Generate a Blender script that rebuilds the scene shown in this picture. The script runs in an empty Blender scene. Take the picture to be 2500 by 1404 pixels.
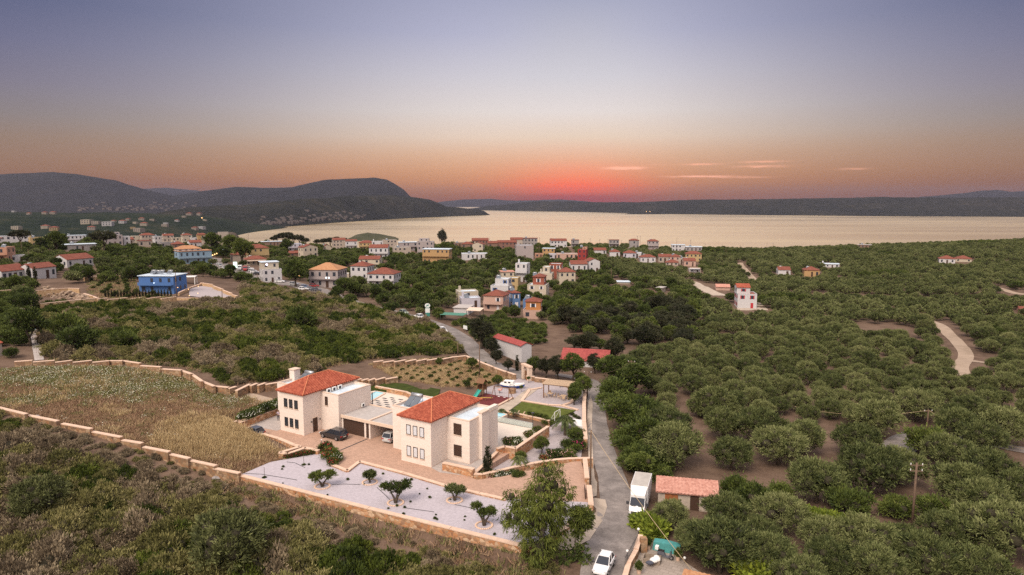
import bpy, math, random
import numpy as np
from mathutils import Vector, Matrix, geometry as mgeo

S = bpy.context.scene
COL = S.collection
# ------------------------------------------------------------------ camera
F, HY, CX, CY, H = 1667., 492., 1250., 702., 37.
TH = math.atan((CY - HY) / F)
CT, ST = math.cos(TH), math.sin(TH)
cam_d = bpy.data.cameras.new("camera"); cam = bpy.data.objects.new("camera", cam_d); COL.objects.link(cam)
cam.location = (0, 0, H); cam.rotation_euler = (math.pi / 2 - TH, 0, 0)
cam_d.sensor_fit = 'HORIZONTAL'; cam_d.sensor_width = 36; cam_d.lens = 36 * F / 2500
cam_d.clip_start = 1; cam_d.clip_end = 60000
S.camera = cam
# ------------------------------------------------------------------ render settings
S.view_settings.view_transform = 'Standard'; S.view_settings.look = 'None'
S.view_settings.exposure = 0.0; S.view_settings.gamma = 1; S.view_settings.use_curve_mapping = False
cy = S.cycles
cy.max_bounces = 5; cy.diffuse_bounces = 3; cy.glossy_bounces = 3; cy.transmission_bounces = 3
cy.volume_bounces = 0; cy.transparent_max_bounces = 6; cy.use_denoising = False
cy.caustics_reflective = False; cy.caustics_refractive = False
try:
    cy.denoising_prefilter = 'ACCURATE'; cy.denoising_input_passes = 'RGB_ALBEDO_NORMAL'
except Exception: pass

def lin(c):
    return tuple(((v / 255) / 12.92 if v / 255 <= .04045 else ((v / 255 + .055) / 1.055) ** 2.4) for v in c)

# ------------------------------------------------------------------ sky (dusk, sun just below the far land)
W = bpy.data.worlds.new("World"); S.world = W; W.use_nodes = True
nt = W.node_tree; nt.nodes.clear()
def N(t, **k):
    n = nt.nodes.new(t)
    for a, b in k.items(): setattr(n, a, b)
    return n
def M(op, a, b=None, c=None, clamp=False):
    n = N('ShaderNodeMath', operation=op, use_clamp=clamp)
    for i, v in enumerate((a, b, c)):
        if v is None: continue
        if isinstance(v, (int, float)): n.inputs[i].default_value = v
        else: nt.links.new(v, n.inputs[i])
    return n.outputs[0]
def ramp(fac, stops, interp='EASE'):
    n = N('ShaderNodeValToRGB'); n.color_ramp.interpolation = interp
    e = n.color_ramp.elements
    for i, (p, c) in enumerate(stops):
        el = e[i] if i < 2 else e.new(p)
        el.position = p; el.color = (*c, 1)
    nt.links.new(fac, n.inputs[0]); return n.outputs[0]
def mixc(f, a, b, mode='MIX'):
    n = N('ShaderNodeMix', data_type='RGBA', blend_type=mode, clamp_factor=True)
    for s, v in ((n.inputs[0], f), (n.inputs[6], a), (n.inputs[7], b)):
        if isinstance(v, (int, float)): s.default_value = v
        elif isinstance(v, tuple): s.default_value = (*v, 1)
        else: nt.links.new(v, s)
    return n.outputs[2]
tc = N('ShaderNodeTexCoord'); sep = N('ShaderNodeSeparateXYZ'); nt.links.new(tc.outputs['Generated'], sep.inputs[0])
dx, dy, dz = sep.outputs
az = M('MULTIPLY', M('ARCTAN2', dx, dy), 180 / math.pi)                  # degrees, + to the right
el = M('MULTIPLY', M('ARCSINE', dz), 180 / math.pi)
SUN_AZ = 8.5
dA = M('ABSOLUTE', M('SUBTRACT', az, SUN_AZ))
zf = M('MULTIPLY', M('MAXIMUM', el, 0.0), 1 / 40.)                       # ramp 0..1 = 0..40 degrees
HZ_D, HZ_L = 3.2e-5, (.235, .235, .325)                                   # the haze further down takes this share of the sky's light
def st(l):
    o = []
    for e, c in l:
        T = math.exp(-HZ_D * min(400 / math.sin(math.radians(max(e, .5))), 18000)); c = lin(c)
        o.append((e / 40., tuple(max(.01, (v - (1 - T) * q) / T) for v, q in zip(c, HZ_L))))
    return o
def e_(y): return math.degrees(math.atan((HY - y) / F))
def rows(*l): return st([(e_(y), c) for y, c in l])
def rows_s(*l): return st([(math.degrees(math.atan((HY - y) / 2060.)), c) for y, c in l])
side = ramp(zf, rows_s((490, (122, 99, 99)), (450, (134, 107, 102)), (410, (144, 116, 106)), (380, (146, 121, 111)), (335, (143, 124, 116)), (280, (132, 124, 128)), (200, (120, 116, 136)), (100, (104, 106, 136)), (2, (88, 95, 128)), (-160, (90, 95, 130))), 'LINEAR')
mid = ramp(zf, rows((490, (148, 108, 104)), (472, (166, 120, 109)), (448, (194, 142, 119)), (420, (212, 160, 130)), (380, (224, 184, 157)), (340, (230, 207, 190)), (280, (226, 216, 212)), (200, (209, 205, 213)), (100, (182, 183, 206)), (2, (165, 168, 194)), (-160, (150, 152, 180))), 'LINEAR')
core = ramp(zf, rows((490, (160, 92, 94)), (479, (172, 98, 95)), (470, (214, 112, 100)), (455, (240, 120, 102)), (432, (240, 144, 118)), (390, (232, 178, 150)), (340, (230, 207, 188)), (280, (228, 218, 215)), (200, (210, 207, 214)), (2, (163, 167, 192)), (-160, (150, 152, 180))), 'LINEAR')
dS = M('ABSOLUTE', M('SUBTRACT', az, 2.5))
f1 = M('POWER', 2.718, M('MULTIPLY', M('POWER', M('DIVIDE', dS, 25.), 2.2), -1.0))
f2 = M('POWER', 2.718, M('MULTIPLY', M('POWER', M('DIVIDE', M('ABSOLUTE', M('SUBTRACT', az, 5.2)), 5.8), 2.0), -1.0))
skyc = mixc(f2, mixc(f1, side, mid), core)
# thin lit cloud streaks low over the far land: (azimuth, elevation, half-width, half-height, gain)
nz = N('ShaderNodeTexNoise'); nz.inputs['Scale'].default_value = 1.0; nz.inputs['Detail'].default_value = 5
cmb = N('ShaderNodeCombineXYZ'); nt.links.new(M('MULTIPLY', az, 1.1), cmb.inputs[0]); nt.links.new(M('MULTIPLY', el, 9.), cmb.inputs[1])
nt.links.new(cmb.outputs[0], nz.inputs['Vector'])
wob = M('SUBTRACT', nz.outputs[0], .5)
cl = None
for px, py, w, h, g in ((1520, 412, 38, 5, 2.2), (1702, 432, 62, 3.2, 1.3), (1706, 403, 36, 3, .9), (1852, 397, 40, 3, .7), (1850, 408, 45, 4, .75), (2072, 414, 26, 3, .5), (1800, 434, 60, 3, .5), (1600, 404, 26, 2.5, .15)):
    a0 = math.degrees(math.atan((px - CX) / F)); r = math.hypot(F, px - CX)
    e0 = math.degrees(math.atan((HY - py) / r))
    k = 180 / math.pi / F
    ex = M('DIVIDE', M('SUBTRACT', az, a0), w * k)
    ey = M('DIVIDE', M('ADD', M('SUBTRACT', el, e0), M('MULTIPLY', wob, h * k * 1.6)), h * k * .62)
    d2 = M('ADD', M('POWER', M('ABSOLUTE', ex), 2.), M('POWER', M('ABSOLUTE', ey), 2.))
    gau = M('MULTIPLY', M('POWER', 2.718, M('MULTIPLY', d2, -1.)), g)
    cl = gau if cl is None else M('ADD', cl, gau)
cl = M('MULTIPLY', cl, M('ADD', M('MULTIPLY', nz.outputs[0], 1.2), .35), clamp=True)
skyc = mixc(cl, skyc, tuple(v * 1.25 for v in lin((255, 180, 145))))
# unseen sky overhead and behind the camera, boosted as added fill light
up = N('ShaderNodeMapRange', interpolation_type='SMOOTHSTEP'); nt.links.new(el, up.inputs[0])
up.inputs[1].default_value = 19; up.inputs[2].default_value = 50; up.inputs[3].default_value = 0; up.inputs[4].default_value = 1
bk = N('ShaderNodeMapRange', interpolation_type='SMOOTHSTEP'); nt.links.new(dA, bk.inputs[0])
bk.inputs[1].default_value = 65; bk.inputs[2].default_value = 130; bk.inputs[3].default_value = 0; bk.inputs[4].default_value = 1
ZEN = (1.24, 1.17, 1.19)
skyc = mixc(up.outputs[0], skyc, ZEN)
skyc = mixc(M('MULTIPLY', bk.outputs[0], M('SUBTRACT', 1.0, M('MULTIPLY', up.outputs[0], .75))), skyc, (1.25, 1.12, 1.06))
# nothing shines from below the horizon
lo = N('ShaderNodeMapRange'); nt.links.new(el, lo.inputs[0]); lo.inputs[1].default_value = -6; lo.inputs[2].default_value = -1
skyc = mixc(lo.outputs[0], (.05, .045, .045), skyc)
bg = N('ShaderNodeBackground'); nt.links.new(skyc, bg.inputs[0]); bg.inputs[1].default_value = 1.0
wo = N('ShaderNodeOutputWorld'); nt.links.new(bg.outputs[0], wo.inputs[0])
# wide lamp added behind the camera to brighten walls and crowns, no edged shadow
sl = bpy.data.lights.new("added_key", 'SUN'); sl.energy = 3.7; sl.angle = math.radians(30); sl.color = (1, .86, .70)
added_key = bpy.data.objects.new("added_key", sl); COL.objects.link(added_key)
added_key.rotation_euler = Vector((.55, 1.0, -1.25)).to_track_quat('-Z', 'Y').to_euler(); added_key.location = (0, -50, 120)
# ------------------------------------------------------------------ geometry of the view, used only to read off where things stand
def ray(px, py):
    a = (px - CX) / F; b = -(py - CY) / F
    return a, CT + ST * b, -ST + CT * b
def P(px, py, z=0.):
    d = ray(px, py); t = (z - H) / d[2]; return d[0] * t, d[1] * t
def PD(px, py, y):
    d = ray(px, py); t = y / d[1]; return d[0] * t, y, H + d[2] * t
def proj(x, y, z):
    z = z - H; dep = y * CT - z * ST; up = y * ST + z * CT
    return CX + F * x / dep, CY - F * up / dep, dep

# ------------------------------------------------------------------ noise
_rng = np.random.RandomState(3); _perm = _rng.permutation(512); _val = _rng.rand(512) * 2 - 1
def vnoise(x, y, z=None):
    xi = np.floor(x).astype(int); yi = np.floor(y).astype(int); fx = x - xi; fy = y - yi
    fx = fx * fx * (3 - 2 * fx); fy = fy * fy * (3 - 2 * fy)
    def g(i, j): return _val[_perm[(_perm[i & 511] + j) & 511]]
    return (g(xi, yi) * (1 - fx) + g(xi + 1, yi) * fx) * (1 - fy) + (g(xi, yi + 1) * (1 - fx) + g(xi + 1, yi + 1) * fx) * fy
def fbm(x, y, o=4):
    s = 0; a = 1.
    for i in range(o):
        s = s + a * vnoise(x * 2 ** i + 17 * i, y * 2 ** i - 9 * i); a *= .5
    return s / 1.9

# ------------------------------------------------------------------ villa frame: u along the fronts, v away from the lane side
VA = math.radians(-31); UX, UY = math.cos(VA), math.sin(VA); VO = (-11.40, 91.59)
def V2(a, b): return VO[0] + a * UX - b * UY, VO[1] + a * UY + b * UX
def toV(x, y): return (x - VO[0]) * UX + (y - VO[1]) * UY, -(x - VO[0]) * UY + (y - VO[1]) * UX

# ------------------------------------------------------------------ terrain height
_cp = [(100, 1390, -.6), (400, 1390, -1.6), (700, 1390, -2.2), (1100, 1390, -2.4), (1350, 1395, -2), (0, 1200, 1.2), (300, 1200, 0), (590, 1178, -1.2),
 (900, 1262, -1.9), (1270, 1345, -2), (0, 1000, 4.2), (300, 1080, 2.0), (150, 940, 4.6), (50, 890, 5.2), (300, 890, 4.6), (450, 915, 3.2), (560, 960, 1.8),
 (450, 1000, 1.9), (560, 1100, .3), (640, 1010, 1.25), (690, 1090, .05), (540, 1030, .9), (100, 800, 6.5), (300, 780, 6), (500, 870, 3.4), (500, 790, 4.6), (700, 880, 2),
 (800, 800, 2.6), (900, 880, .8), (1000, 880, .8), (1100, 850, -.2), (700, 740, 3.6), (350, 735, 5.5), (900, 760, 1), (1000, 930, .9), (1130, 885, .9), (1220, 915, .2),
 (1455, 1300, -1.3), (1450, 1100, -1.2), (1440, 950, -.9), (1470, 1390, -1.5), (1600, 1390, -1.6), (1190, 880, -1), (1100, 800, -1.6), (1010, 765, -1), (800, 715, 0), (700, 690, .8),
 (600, 650, 1), (540, 640, 1), (450, 630, 3), (100, 665, 8.5), (0, 600, 9), (0, 720, 8), (200, 640, 8), (300, 620, 5), (480, 600, 0), (900, 690, -1), (1100, 640, -2), (1300, 700, -3.5), (1300, 760, -2.6),
 (1300, 620, -1.5), (1600, 620, -4), (1700, 650, -6), (1600, 1200, -1.6), (1700, 1000, -2.5), (1600, 900, -2), (1900, 900, -3), (2300, 1100, -2.2), (2490, 1390, -1.6), (2000, 1300, -1.6),
 (2490, 900, -3), (2350, 850, -4), (1820, 757, -5), (2000, 700, -7), (2300, 700, -6), (2490, 700, -4), (1300, 880, -1.6), (1450, 880, -1.6), (1500, 800, -3), (1640, 720, -4)]
_pts = [(*P(a, b, z), z) for a, b, z in _cp]
for a, D, z in ((-.75, 560, 2), (-.62, 700, -8), (-.45, 640, -2), (-.38, 620, -3), (-.28, 610, -4), (-.2, 600, -4.5), (-.1, 590, -2), (0, 600, -1.4), (.1, 595, -2), (.2, 580, -3.6), (.3, 560, -7.2), (.4, 560, -5), (.45, 575, -4),
                (.55, 600, -3.4), (.66, 620, -1.6), (.75, 640, -1), (.9, 640, -2), (1.2, 600, -2)): _pts.append((a * D, D, z))
for a in (-1.2, -.9, -.75, -.55, -.4, -.25, -.1, .1, .25, .4, .55, .7, .9, 1.2):
    for D, z in ((760, -24 if a > -.5 else -34), (1000, -62), (1300, -105), (1700, -125)): _pts.append((a * D, D, z))
for x, y, z in ((-160, 40, 2), (-80, 20, -1), (0, 10, -3), (80, 20, -2), (160, 40, -3), (-260, 120, 9), (300, 150, -3), (0, -40, -4), (-150, -40, 0), (150, -40, -3), (420, 330, -5), (-420, 330, 10)): _pts.append((x, y, z))
_cpa = np.array(_pts); _K = np.hypot(_cpa[:, None, 0] - _cpa[None, :, 0], _cpa[:, None, 1] - _cpa[None, :, 1])
_n = len(_cpa); _A = np.ones((_n + 1, _n + 1)); _A[:_n, :_n] = _K - np.eye(_n) * .6; _A[_n, _n] = 0
_w = np.linalg.solve(_A, np.append(_cpa[:, 2], 0))

def sdist(poly, x, y):
    """distance outside a polygon (0 inside)"""
    p = np.array(poly); q = np.roll(p, -1, 0); ins = np.zeros(x.shape, bool); d = np.full(x.shape, 1e9)
    for (ax, ay), (bx, by) in zip(p, q):
        c = ((ay > y) != (by > y)) & (x < (bx - ax) * (y - ay) / (by - ay + 1e-12) + ax); ins ^= c
        l2 = (bx - ax) ** 2 + (by - ay) ** 2 + 1e-9
        t = np.clip(((x - ax) * (bx - ax) + (y - ay) * (by - ay)) / l2, 0, 1)
        d = np.minimum(d, np.hypot(x - ax - t * (bx - ax), y - ay - t * (by - ay)))
    return np.where(ins, 0, d), ins
def Pp(l, z=0.): return [P(a, b, z) for a, b in l]
GRAVEL = Pp([(590, 1158), (660, 1128), (800, 1103), (806, 1130), (848, 1147), (878, 1125), (1085, 1183), (1235, 1216), (1436, 1226), (1441, 1242), (1345, 1312), (1285, 1332)])
PAVE = Pp([(552, 1033), (680, 1070), (716, 1087), (742, 1095), (780, 1102), (806, 1131), (848, 1148), (878, 1126), (1085, 1184), (1235, 1217), (1437, 1226), (1428, 1160), (1418, 1124), (1300, 1147), (1230, 1163), (1165, 1172), (1090, 1140)]) + [V2(6.5, 1.2), V2(6.5, 12), V2(-38, 12), V2(-40.3, 8)]
LOT2 = [V2(*c) for c in ((-39, 10), (-33, 30), (-24, 27), (-16, 28), (-16.5, 38), (-14.5, 48), (-1, 48.5), (11, 29), (8, 22), (8, 4), (5, 9))]
GARD = Pp([(1165, 1172), (1300, 1147), (1418, 1122), (1430, 1030), (1345, 1035), (1262, 1098)], -.8)
_flat = [(GRAVEL, -.2, 2.0), (PAVE, -.2, 1.6), (LOT2, -.2, 3.0), (GARD, -.95, 1.2)]
def hgt(x, y, noise=True):
    x = np.atleast_1d(np.asarray(x, float)); y = np.atleast_1d(np.asarray(y, float))
    h = np.empty(x.shape)
    for i in range(0, x.size, 20000):
        s = slice(i, i + 20000)
        h.flat[s] = np.hypot(x.flat[s][:, None] - _cpa[None, :, 0], y.flat[s][:, None] - _cpa[None, :, 1]) @ _w[:_n] + _w[_n]
    fl = np.zeros(x.shape)
    if noise:
        D = np.hypot(x, y)
        nn = fbm(x / 9., y / 9., 3) * .28 + fbm(x / 45., y / 45., 3) * np.clip((D - 90) / 300., 0, 1) * 3.0
    else: nn = 0
    fm = np.ones(x.shape)
    near = (np.abs(x) < 90) & (y > 50) & (y < 190)
    if near.any():
        xs, ys = x[near], y[near]; hh = h[near]; f2 = np.ones(xs.shape)
        for poly, z, fall in _flat:
            d, ins = sdist(poly, xs, ys); w = np.clip(1 - d / fall, 0, 1); w = w * w * (3 - 2 * w)
            hh = hh * (1 - w) + z * w; f2 = np.minimum(f2, 1 - w)
        h[near] = hh; fm[near] = f2
    return h + nn * fm
def G(px, py):
    """the ground point seen at a pixel of the layout"""
    d = ray(px, py); ts = np.geomspace(45, 1400, 700) / d[1]
    zs = H + d[2] * ts; hs = hgt(d[0] * ts, d[1] * ts)
    i = np.argmax(zs < hs)
    if zs[i] >= hs[i]: i = len(ts) - 1
    a, b = ts[max(i - 1, 0)], ts[i]
    for _ in range(3):
        tt = np.linspace(a, b, 8); k = np.argmax(H + d[2] * tt < hgt(d[0] * tt, d[1] * tt)); k = max(k, 1); a, b = tt[k - 1], tt[k]
    return Vector((d[0] * b, d[1] * b, H + d[2] * b))
def hz(x, y): return float(hgt(x, y)[0])

# ------------------------------------------------------------------ object helpers
def tag(o, label=None, cat=None, group=None, kind=None):
    if label: o['label'] = label
    if cat: o['category'] = cat
    if group: o['group'] = group
    if kind: o['kind'] = kind
    return o
def empty(name, loc=(0, 0, 0), rz=0., label=None, cat=None, group=None, sc=1.):
    o = bpy.data.objects.new(name, None); COL.objects.link(o); o.location = loc; o.rotation_euler = (0, 0, rz); o.scale = (sc,) * 3
    o.empty_display_size = .3
    return tag(o, label, cat, group)
def link(name, me, parent=None, loc=None, rz=None):
    o = bpy.data.objects.new(name, me); COL.objects.link(o)
    if parent: o.parent = parent
    if loc is not None: o.location = loc
    if rz is not None: o.rotation_euler = (0, 0, rz)
    return o
def kids(o): return [c for c in bpy.data.objects if c.parent == o]
def copy_tree(root, ch=None, **kw):
    """ch: {object: [children]} cached"""
    c = root.copy(); COL.objects.link(c)
    for k_ in (ch or {}).get(root, []):
        d = copy_tree(k_, ch); d.parent = c
    return c
def tree_map(root):
    m = {}; st_ = [root]
    allo = list(bpy.data.objects)
    while st_:
        o = st_.pop(); m[o] = [c for c in allo if c.parent == o]; st_ += m[o]
    return m
def mesh_np(name, V, Q, mat, smooth=False):
    V = np.asarray(V, np.float32); Q = np.asarray(Q, np.int32); me = bpy.data.meshes.new(name)
    me.vertices.add(len(V)); me.vertices.foreach_set('co', V.ravel())
    k_ = Q.shape[1]; me.loops.add(Q.size); me.loops.foreach_set('vertex_index', Q.ravel())
    me.polygons.add(len(Q)); me.polygons.foreach_set('loop_start', np.arange(0, Q.size, k_, dtype=np.int32))
    if smooth: me.polygons.foreach_set('use_smooth', np.ones(len(Q), bool))
    me.update(calc_edges=True); me.validate()
    if mat: me.materials.append(mat)
    return me
class MB:
    """collects shapes of ONE mesh"""
    def __init__(s): s.v = []; s.f = []; s.mi = []; s.m = 0
    def add(s, vs, fs):
        o = len(s.v); s.v += [tuple(v) for v in vs]; s.f += [tuple(i + o for i in f) for f in fs]; s.mi += [s.m] * len(fs); return s
    def box(s, x0, x1, y0, y1, z0, z1, bev=0):
        s.add([(x0, y0, z0), (x1, y0, z0), (x1, y1, z0), (x0, y1, z0), (x0, y0, z1), (x1, y0, z1), (x1, y1, z1), (x0, y1, z1)],
              [(3, 2, 1, 0), (4, 5, 6, 7), (0, 1, 5, 4), (1, 2, 6, 5), (2, 3, 7, 6), (3, 0, 4, 7)]); return s
    def obox(s, c, d, l, w, z0, z1):
        """box along direction d (2D), centre c, length l, width w"""
        dx_, dy_ = d; n = math.hypot(dx_, dy_); dx_ /= n; dy_ /= n; p = []
        for z in (z0, z1):
            for a, b in ((-1, -1), (1, -1), (1, 1), (-1, 1)): p.append((c[0] + a * l / 2 * dx_ - b * w / 2 * dy_, c[1] + a * l / 2 * dy_ + b * w / 2 * dx_, z))
        s.add(p, [(3, 2, 1, 0), (4, 5, 6, 7), (0, 1, 5, 4), (1, 2, 6, 5), (2, 3, 7, 6), (3, 0, 4, 7)]); return s
    def prism(s, poly, z0, z1, bottom=True):
        n = len(poly); ar = sum(poly[i][0] * poly[(i + 1) % n][1] - poly[(i + 1) % n][0] * poly[i][1] for i in range(n))
        if ar < 0: poly = poly[::-1]
        zz0 = z0 if isinstance(z0, (list, tuple)) else [z0] * n; zz1 = z1 if isinstance(z1, (list, tuple)) else [z1] * n
        vs = [(p[0], p[1], zz0[i]) for i, p in enumerate(poly)] + [(p[0], p[1], zz1[i]) for i, p in enumerate(poly)]
        fs = [(i, (i + 1) % n, n + (i + 1) % n, n + i) for i in range(n)]
        tri = mgeo.tessellate_polygon([[Vector((p[0], p[1], 0)) for p in poly]])
        for t in tri:
            a, b, c = [Vector((poly[i][0], poly[i][1])) for i in t]
            up_ = (b - a).cross(c - a) > 0; t = t if up_ else t[::-1]
            fs.append(tuple(n + i for i in t))
            if bottom: fs.append(tuple(i for i in t[::-1]))
        s.add(vs, fs); return s
    def tube(s, pts, r, n=6, cap=True):
        pts = [Vector(p) for p in pts]; rs = r if isinstance(r, (list, tuple)) else [r] * len(pts); o = len(s.v); vs = []; fs = []
        for i, p in enumerate(pts):
            t = (pts[min(i + 1, len(pts) - 1)] - pts[max(i - 1, 0)]).normalized()
            a = t.orthogonal().normalized() if i == 0 else (s._a - t * s._a.dot(t)).normalized(); s._a = a; b = t.cross(a)
            for k_ in range(n):
                q = 2 * math.pi * k_ / n; vs.append(p + (a * math.cos(q) + b * math.sin(q)) * rs[i])
        for i in range(len(pts) - 1):
            for k_ in range(n): fs.append((i * n + k_, i * n + (k_ + 1) % n, (i + 1) * n + (k_ + 1) % n, (i + 1) * n + k_))
        if cap: fs += [tuple(range(n))[::-1], tuple(range((len(pts) - 1) * n, len(pts) * n))]
        s.add(vs, fs); return s
    def ball(s, c, r, nu=10, nv=6):
        rx, ry, rz = r if isinstance(r, tuple) else (r, r, r); vs = [(c[0], c[1], c[2] - rz)]; fs = []
        for j in range(1, nv):
            t = -math.pi / 2 + math.pi * j / nv
            for i in range(nu):
                q = 2 * math.pi * i / nu; vs.append((c[0] + rx * math.cos(t) * math.cos(q), c[1] + ry * math.cos(t) * math.sin(q), c[2] + rz * math.sin(t)))
        vs.append((c[0], c[1], c[2] + rz)); L_ = len(vs) - 1
        for i in range(nu): fs += [(0, 1 + (i + 1) % nu, 1 + i), (L_, L_ - nu + i, L_ - nu + (i + 1) % nu)]
        for j in range(nv - 2):
            for i in range(nu): a = 1 + j * nu; fs.append((a + i, a + (i + 1) % nu, a + nu + (i + 1) % nu, a + nu + i))
        s.add(vs, fs); return s
    def mesh(s, name, *mats, smooth=False):
        me = bpy.data.meshes.new(name); me.from_pydata(s.v, [], s.f)
        for m in mats: me.materials.append(m)
        if len(mats) > 1: me.polygons.foreach_set('material_index', s.mi)
        if smooth: me.polygons.foreach_set('use_smooth', [True] * len(me.polygons))
        me.update(); return me
    def obj(s, name, mats, parent=None, loc=None, rz=None, smooth=False):
        mats = mats if isinstance(mats, (list, tuple)) else [mats]
        return link(name, s.mesh(name, *mats, smooth=smooth), parent, loc, rz)

# ------------------------------------------------------------------ materials
MATS = {}
def newmat(name):
    m = bpy.data.materials.new(name); m.use_nodes = True; m.node_tree.nodes.clear(); return m
class NB:
    """small node builder"""
    def __init__(s, m): s.t = m.node_tree
    def n(s, ty, ins=None, **k):
        n = s.t.nodes.new(ty)
        for a, b in k.items(): setattr(n, a, b)
        for a, b in (ins or {}).items():
            sk = n.inputs[a]
            if isinstance(b, bpy.types.NodeSocket): s.t.links.new(b, sk)
            elif isinstance(b, tuple) and len(b) == 3 and sk.type == 'RGBA': sk.default_value = (*b, 1)
            else: sk.default_value = b
        return n
    def noise(s, vec, scale, detail=4, rough=.55):
        return s.n('ShaderNodeTexNoise', {'Vector': vec, 'Scale': scale, 'Detail': detail, 'Roughness': rough}).outputs[0]
    def ramp(s, fac, stops, interp='LINEAR'):
        n = s.n('ShaderNodeValToRGB', {0: fac}); n.color_ramp.interpolation = interp; e = n.color_ramp.elements
        for i, (p, c) in enumerate(stops):
            q = e[i] if i < 2 else e.new(p); q.position = p; q.color = (*(c if isinstance(c, tuple) else (c, c, c)), 1)
        return n.outputs[0]
    def mix(s, f, a, b, mode='MIX'): return s.n('ShaderNodeMix', {0: f, 6: a, 7: b}, data_type='RGBA', blend_type=mode).outputs[2]
    def math(s, op, a, b=0., clamp=False): return s.n('ShaderNodeMath', {0: a, 1: b}, operation=op, use_clamp=clamp).outputs[0]
    def out(s, col, rough=.8, spec=.3, bump=None, bstr=.3, bdist=.05, **k):
        b = s.n('ShaderNodeBsdfPrincipled', {'Base Color': col, 'Roughness': rough, 'Specular IOR Level': spec, **k})
        if bump is not None: s.t.links.new(s.n('ShaderNodeBump', {'Height': bump, 'Strength': bstr, 'Distance': bdist}).outputs[0], b.inputs['Normal'])
        s.t.links.new(b.outputs[0], s.n('ShaderNodeOutputMaterial').inputs[0]); return b
    def coord(s, kind='Object'): return s.n('ShaderNodeTexCoord').outputs[kind]
    def pos(s): return s.n('ShaderNodeNewGeometry').outputs['Position']
def mul(c, k): return tuple(min(1., v * k) for v in c)
def plain(name, c, rough=.7, amp=.12, scale=3., spec=.3, metal=0., world=False, bump=0):
    if name in MATS: return MATS[name]
    m = newmat(name); b = NB(m); v = b.pos() if world else b.coord()
    f = b.noise(v, scale, 4); f2 = b.noise(v, scale * 7, 3)
    ff = b.math('ADD', b.math('MULTIPLY', f, .65), b.math('MULTIPLY', f2, .35))
    col = b.ramp(ff, [(.3, mul(c, 1 - amp * 1.6)), (.7, mul(c, 1 + amp * 1.6))])
    b.out(col, rough, spec, bump=f2 if bump else None, bstr=bump, Metallic=metal); MATS[name] = m; return m
def glassy(name, c, rough=.08):
    if name in MATS: return MATS[name]
    m = newmat(name); b = NB(m); b.out(c, rough, .6); MATS[name] = m; return m
def emit(name, c, s_):
    if name in MATS: return MATS[name]
    m = newmat(name); b = NB(m); e = b.n('ShaderNodeEmission', {0: c, 1: s_}); b.t.links.new(e.outputs[0], b.n('ShaderNodeOutputMaterial').inputs[0]); MATS[name] = m; return m
def foliage(name, cols, rough=.75, trans=.0, pscale=.9):
    """leaf colour varies per leaf, per clump and per plant"""
    m = newmat(name); b = NB(m)
    isl = b.n('ShaderNodeNewGeometry').outputs['Random Per Island']; rnd = b.n('ShaderNodeObjectInfo').outputs['Random']
    nz_ = b.noise(b.coord(), pscale, 2)
    f = b.math('ADD', b.math('ADD', b.math('MULTIPLY', isl, .32), b.math('MULTIPLY', rnd, .42)), b.math('MULTIPLY', b.math('SUBTRACT', nz_, .5), 1.5))
    f = b.math('ADD', f, .12)
    col = b.ramp(f, [(i / (len(cols) - 1), c) for i, c in enumerate(cols)])
    d = b.n('ShaderNodeBsdfPrincipled', {'Base Color': col, 'Roughness': rough, 'Specular IOR Level': .25})
    b.t.links.new(d.outputs[0], b.n('ShaderNodeOutputMaterial').inputs[0]); MATS[name] = m; return m

# ground: earth with dry grass, litter and green patches
def ground_mat(name, cols, sc=1., bump=.5):
    m = newmat(name); b = NB(m); v = b.pos()
    n1 = b.noise(v, .035 * sc, 5, .6); n2 = b.noise(v, .35 * sc, 5, .65); n3 = b.noise(v, 3.2 * sc, 3, .6)
    f = b.math('ADD', b.math('ADD', b.math('MULTIPLY', n1, .45), b.math('MULTIPLY', n2, .4)), b.math('MULTIPLY', n3, .25))
    k_ = len(cols); col = b.ramp(f, [(.36 + .36 * i / (k_ - 1), c) for i, c in enumerate(cols)])
    b.out(col, .95, .1, bump=n3, bstr=bump, bdist=.25); MATS[name] = m; return m
m_earth = ground_mat('earth', [(.05, .036, .020), (.085, .056, .040), (.13, .086, .063), (.165, .112, .082), (.10, .074, .045)])
# ================================================================== SETTING: terrain, sea, hills
def grid_mesh(name, X, Y, Z, mat, smooth=True):
    r, c = X.shape; V = np.stack([X, Y, Z], -1).reshape(-1, 3); i = np.arange(r * c).reshape(r, c)
    Q = np.stack([i[:-1, :-1], i[:-1, 1:], i[1:, 1:], i[1:, :-1]], -1).reshape(-1, 4)
    return mesh_np(name, V, Q, mat, smooth)
ta = np.tan(np.radians(np.linspace(-57, 57, 380))); dd = np.concatenate([np.linspace(8, 46, 16)[:-1], np.geomspace(46, 1650, 330)])
TX = dd[:, None] * ta[None, :]; TY = np.repeat(dd[:, None], len(ta), 1)
ground = tag(link('ground', grid_mesh('ground', TX, TY, hgt(TX.ravel(), TY.ravel()).reshape(TX.shape), m_earth)), kind='structure')
SEA = -83.
m = newmat('water'); b = NB(m); v = b.pos()
mp = b.n('ShaderNodeMapping', {'Vector': v, 'Scale': (.00022, .0011, 1.)}).outputs[0]
w1 = b.noise(mp, 3.2, 5, .55)
rg = b.n('ShaderNodeMapRange', {'Value': w1, 'From Min': .38, 'From Max': .66, 'To Min': .18, 'To Max': .31}).outputs[0]
b2 = b.noise(b.n('ShaderNodeMapping', {'Vector': v, 'Scale': (.05, .09, 1.)}).outputs[0], 1., 3, .6)
b.out((1., .75, .38), rg, .5, bump=b2, bstr=.10, bdist=1.0, IOR=1.33, Metallic=.8); m_water = m
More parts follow.
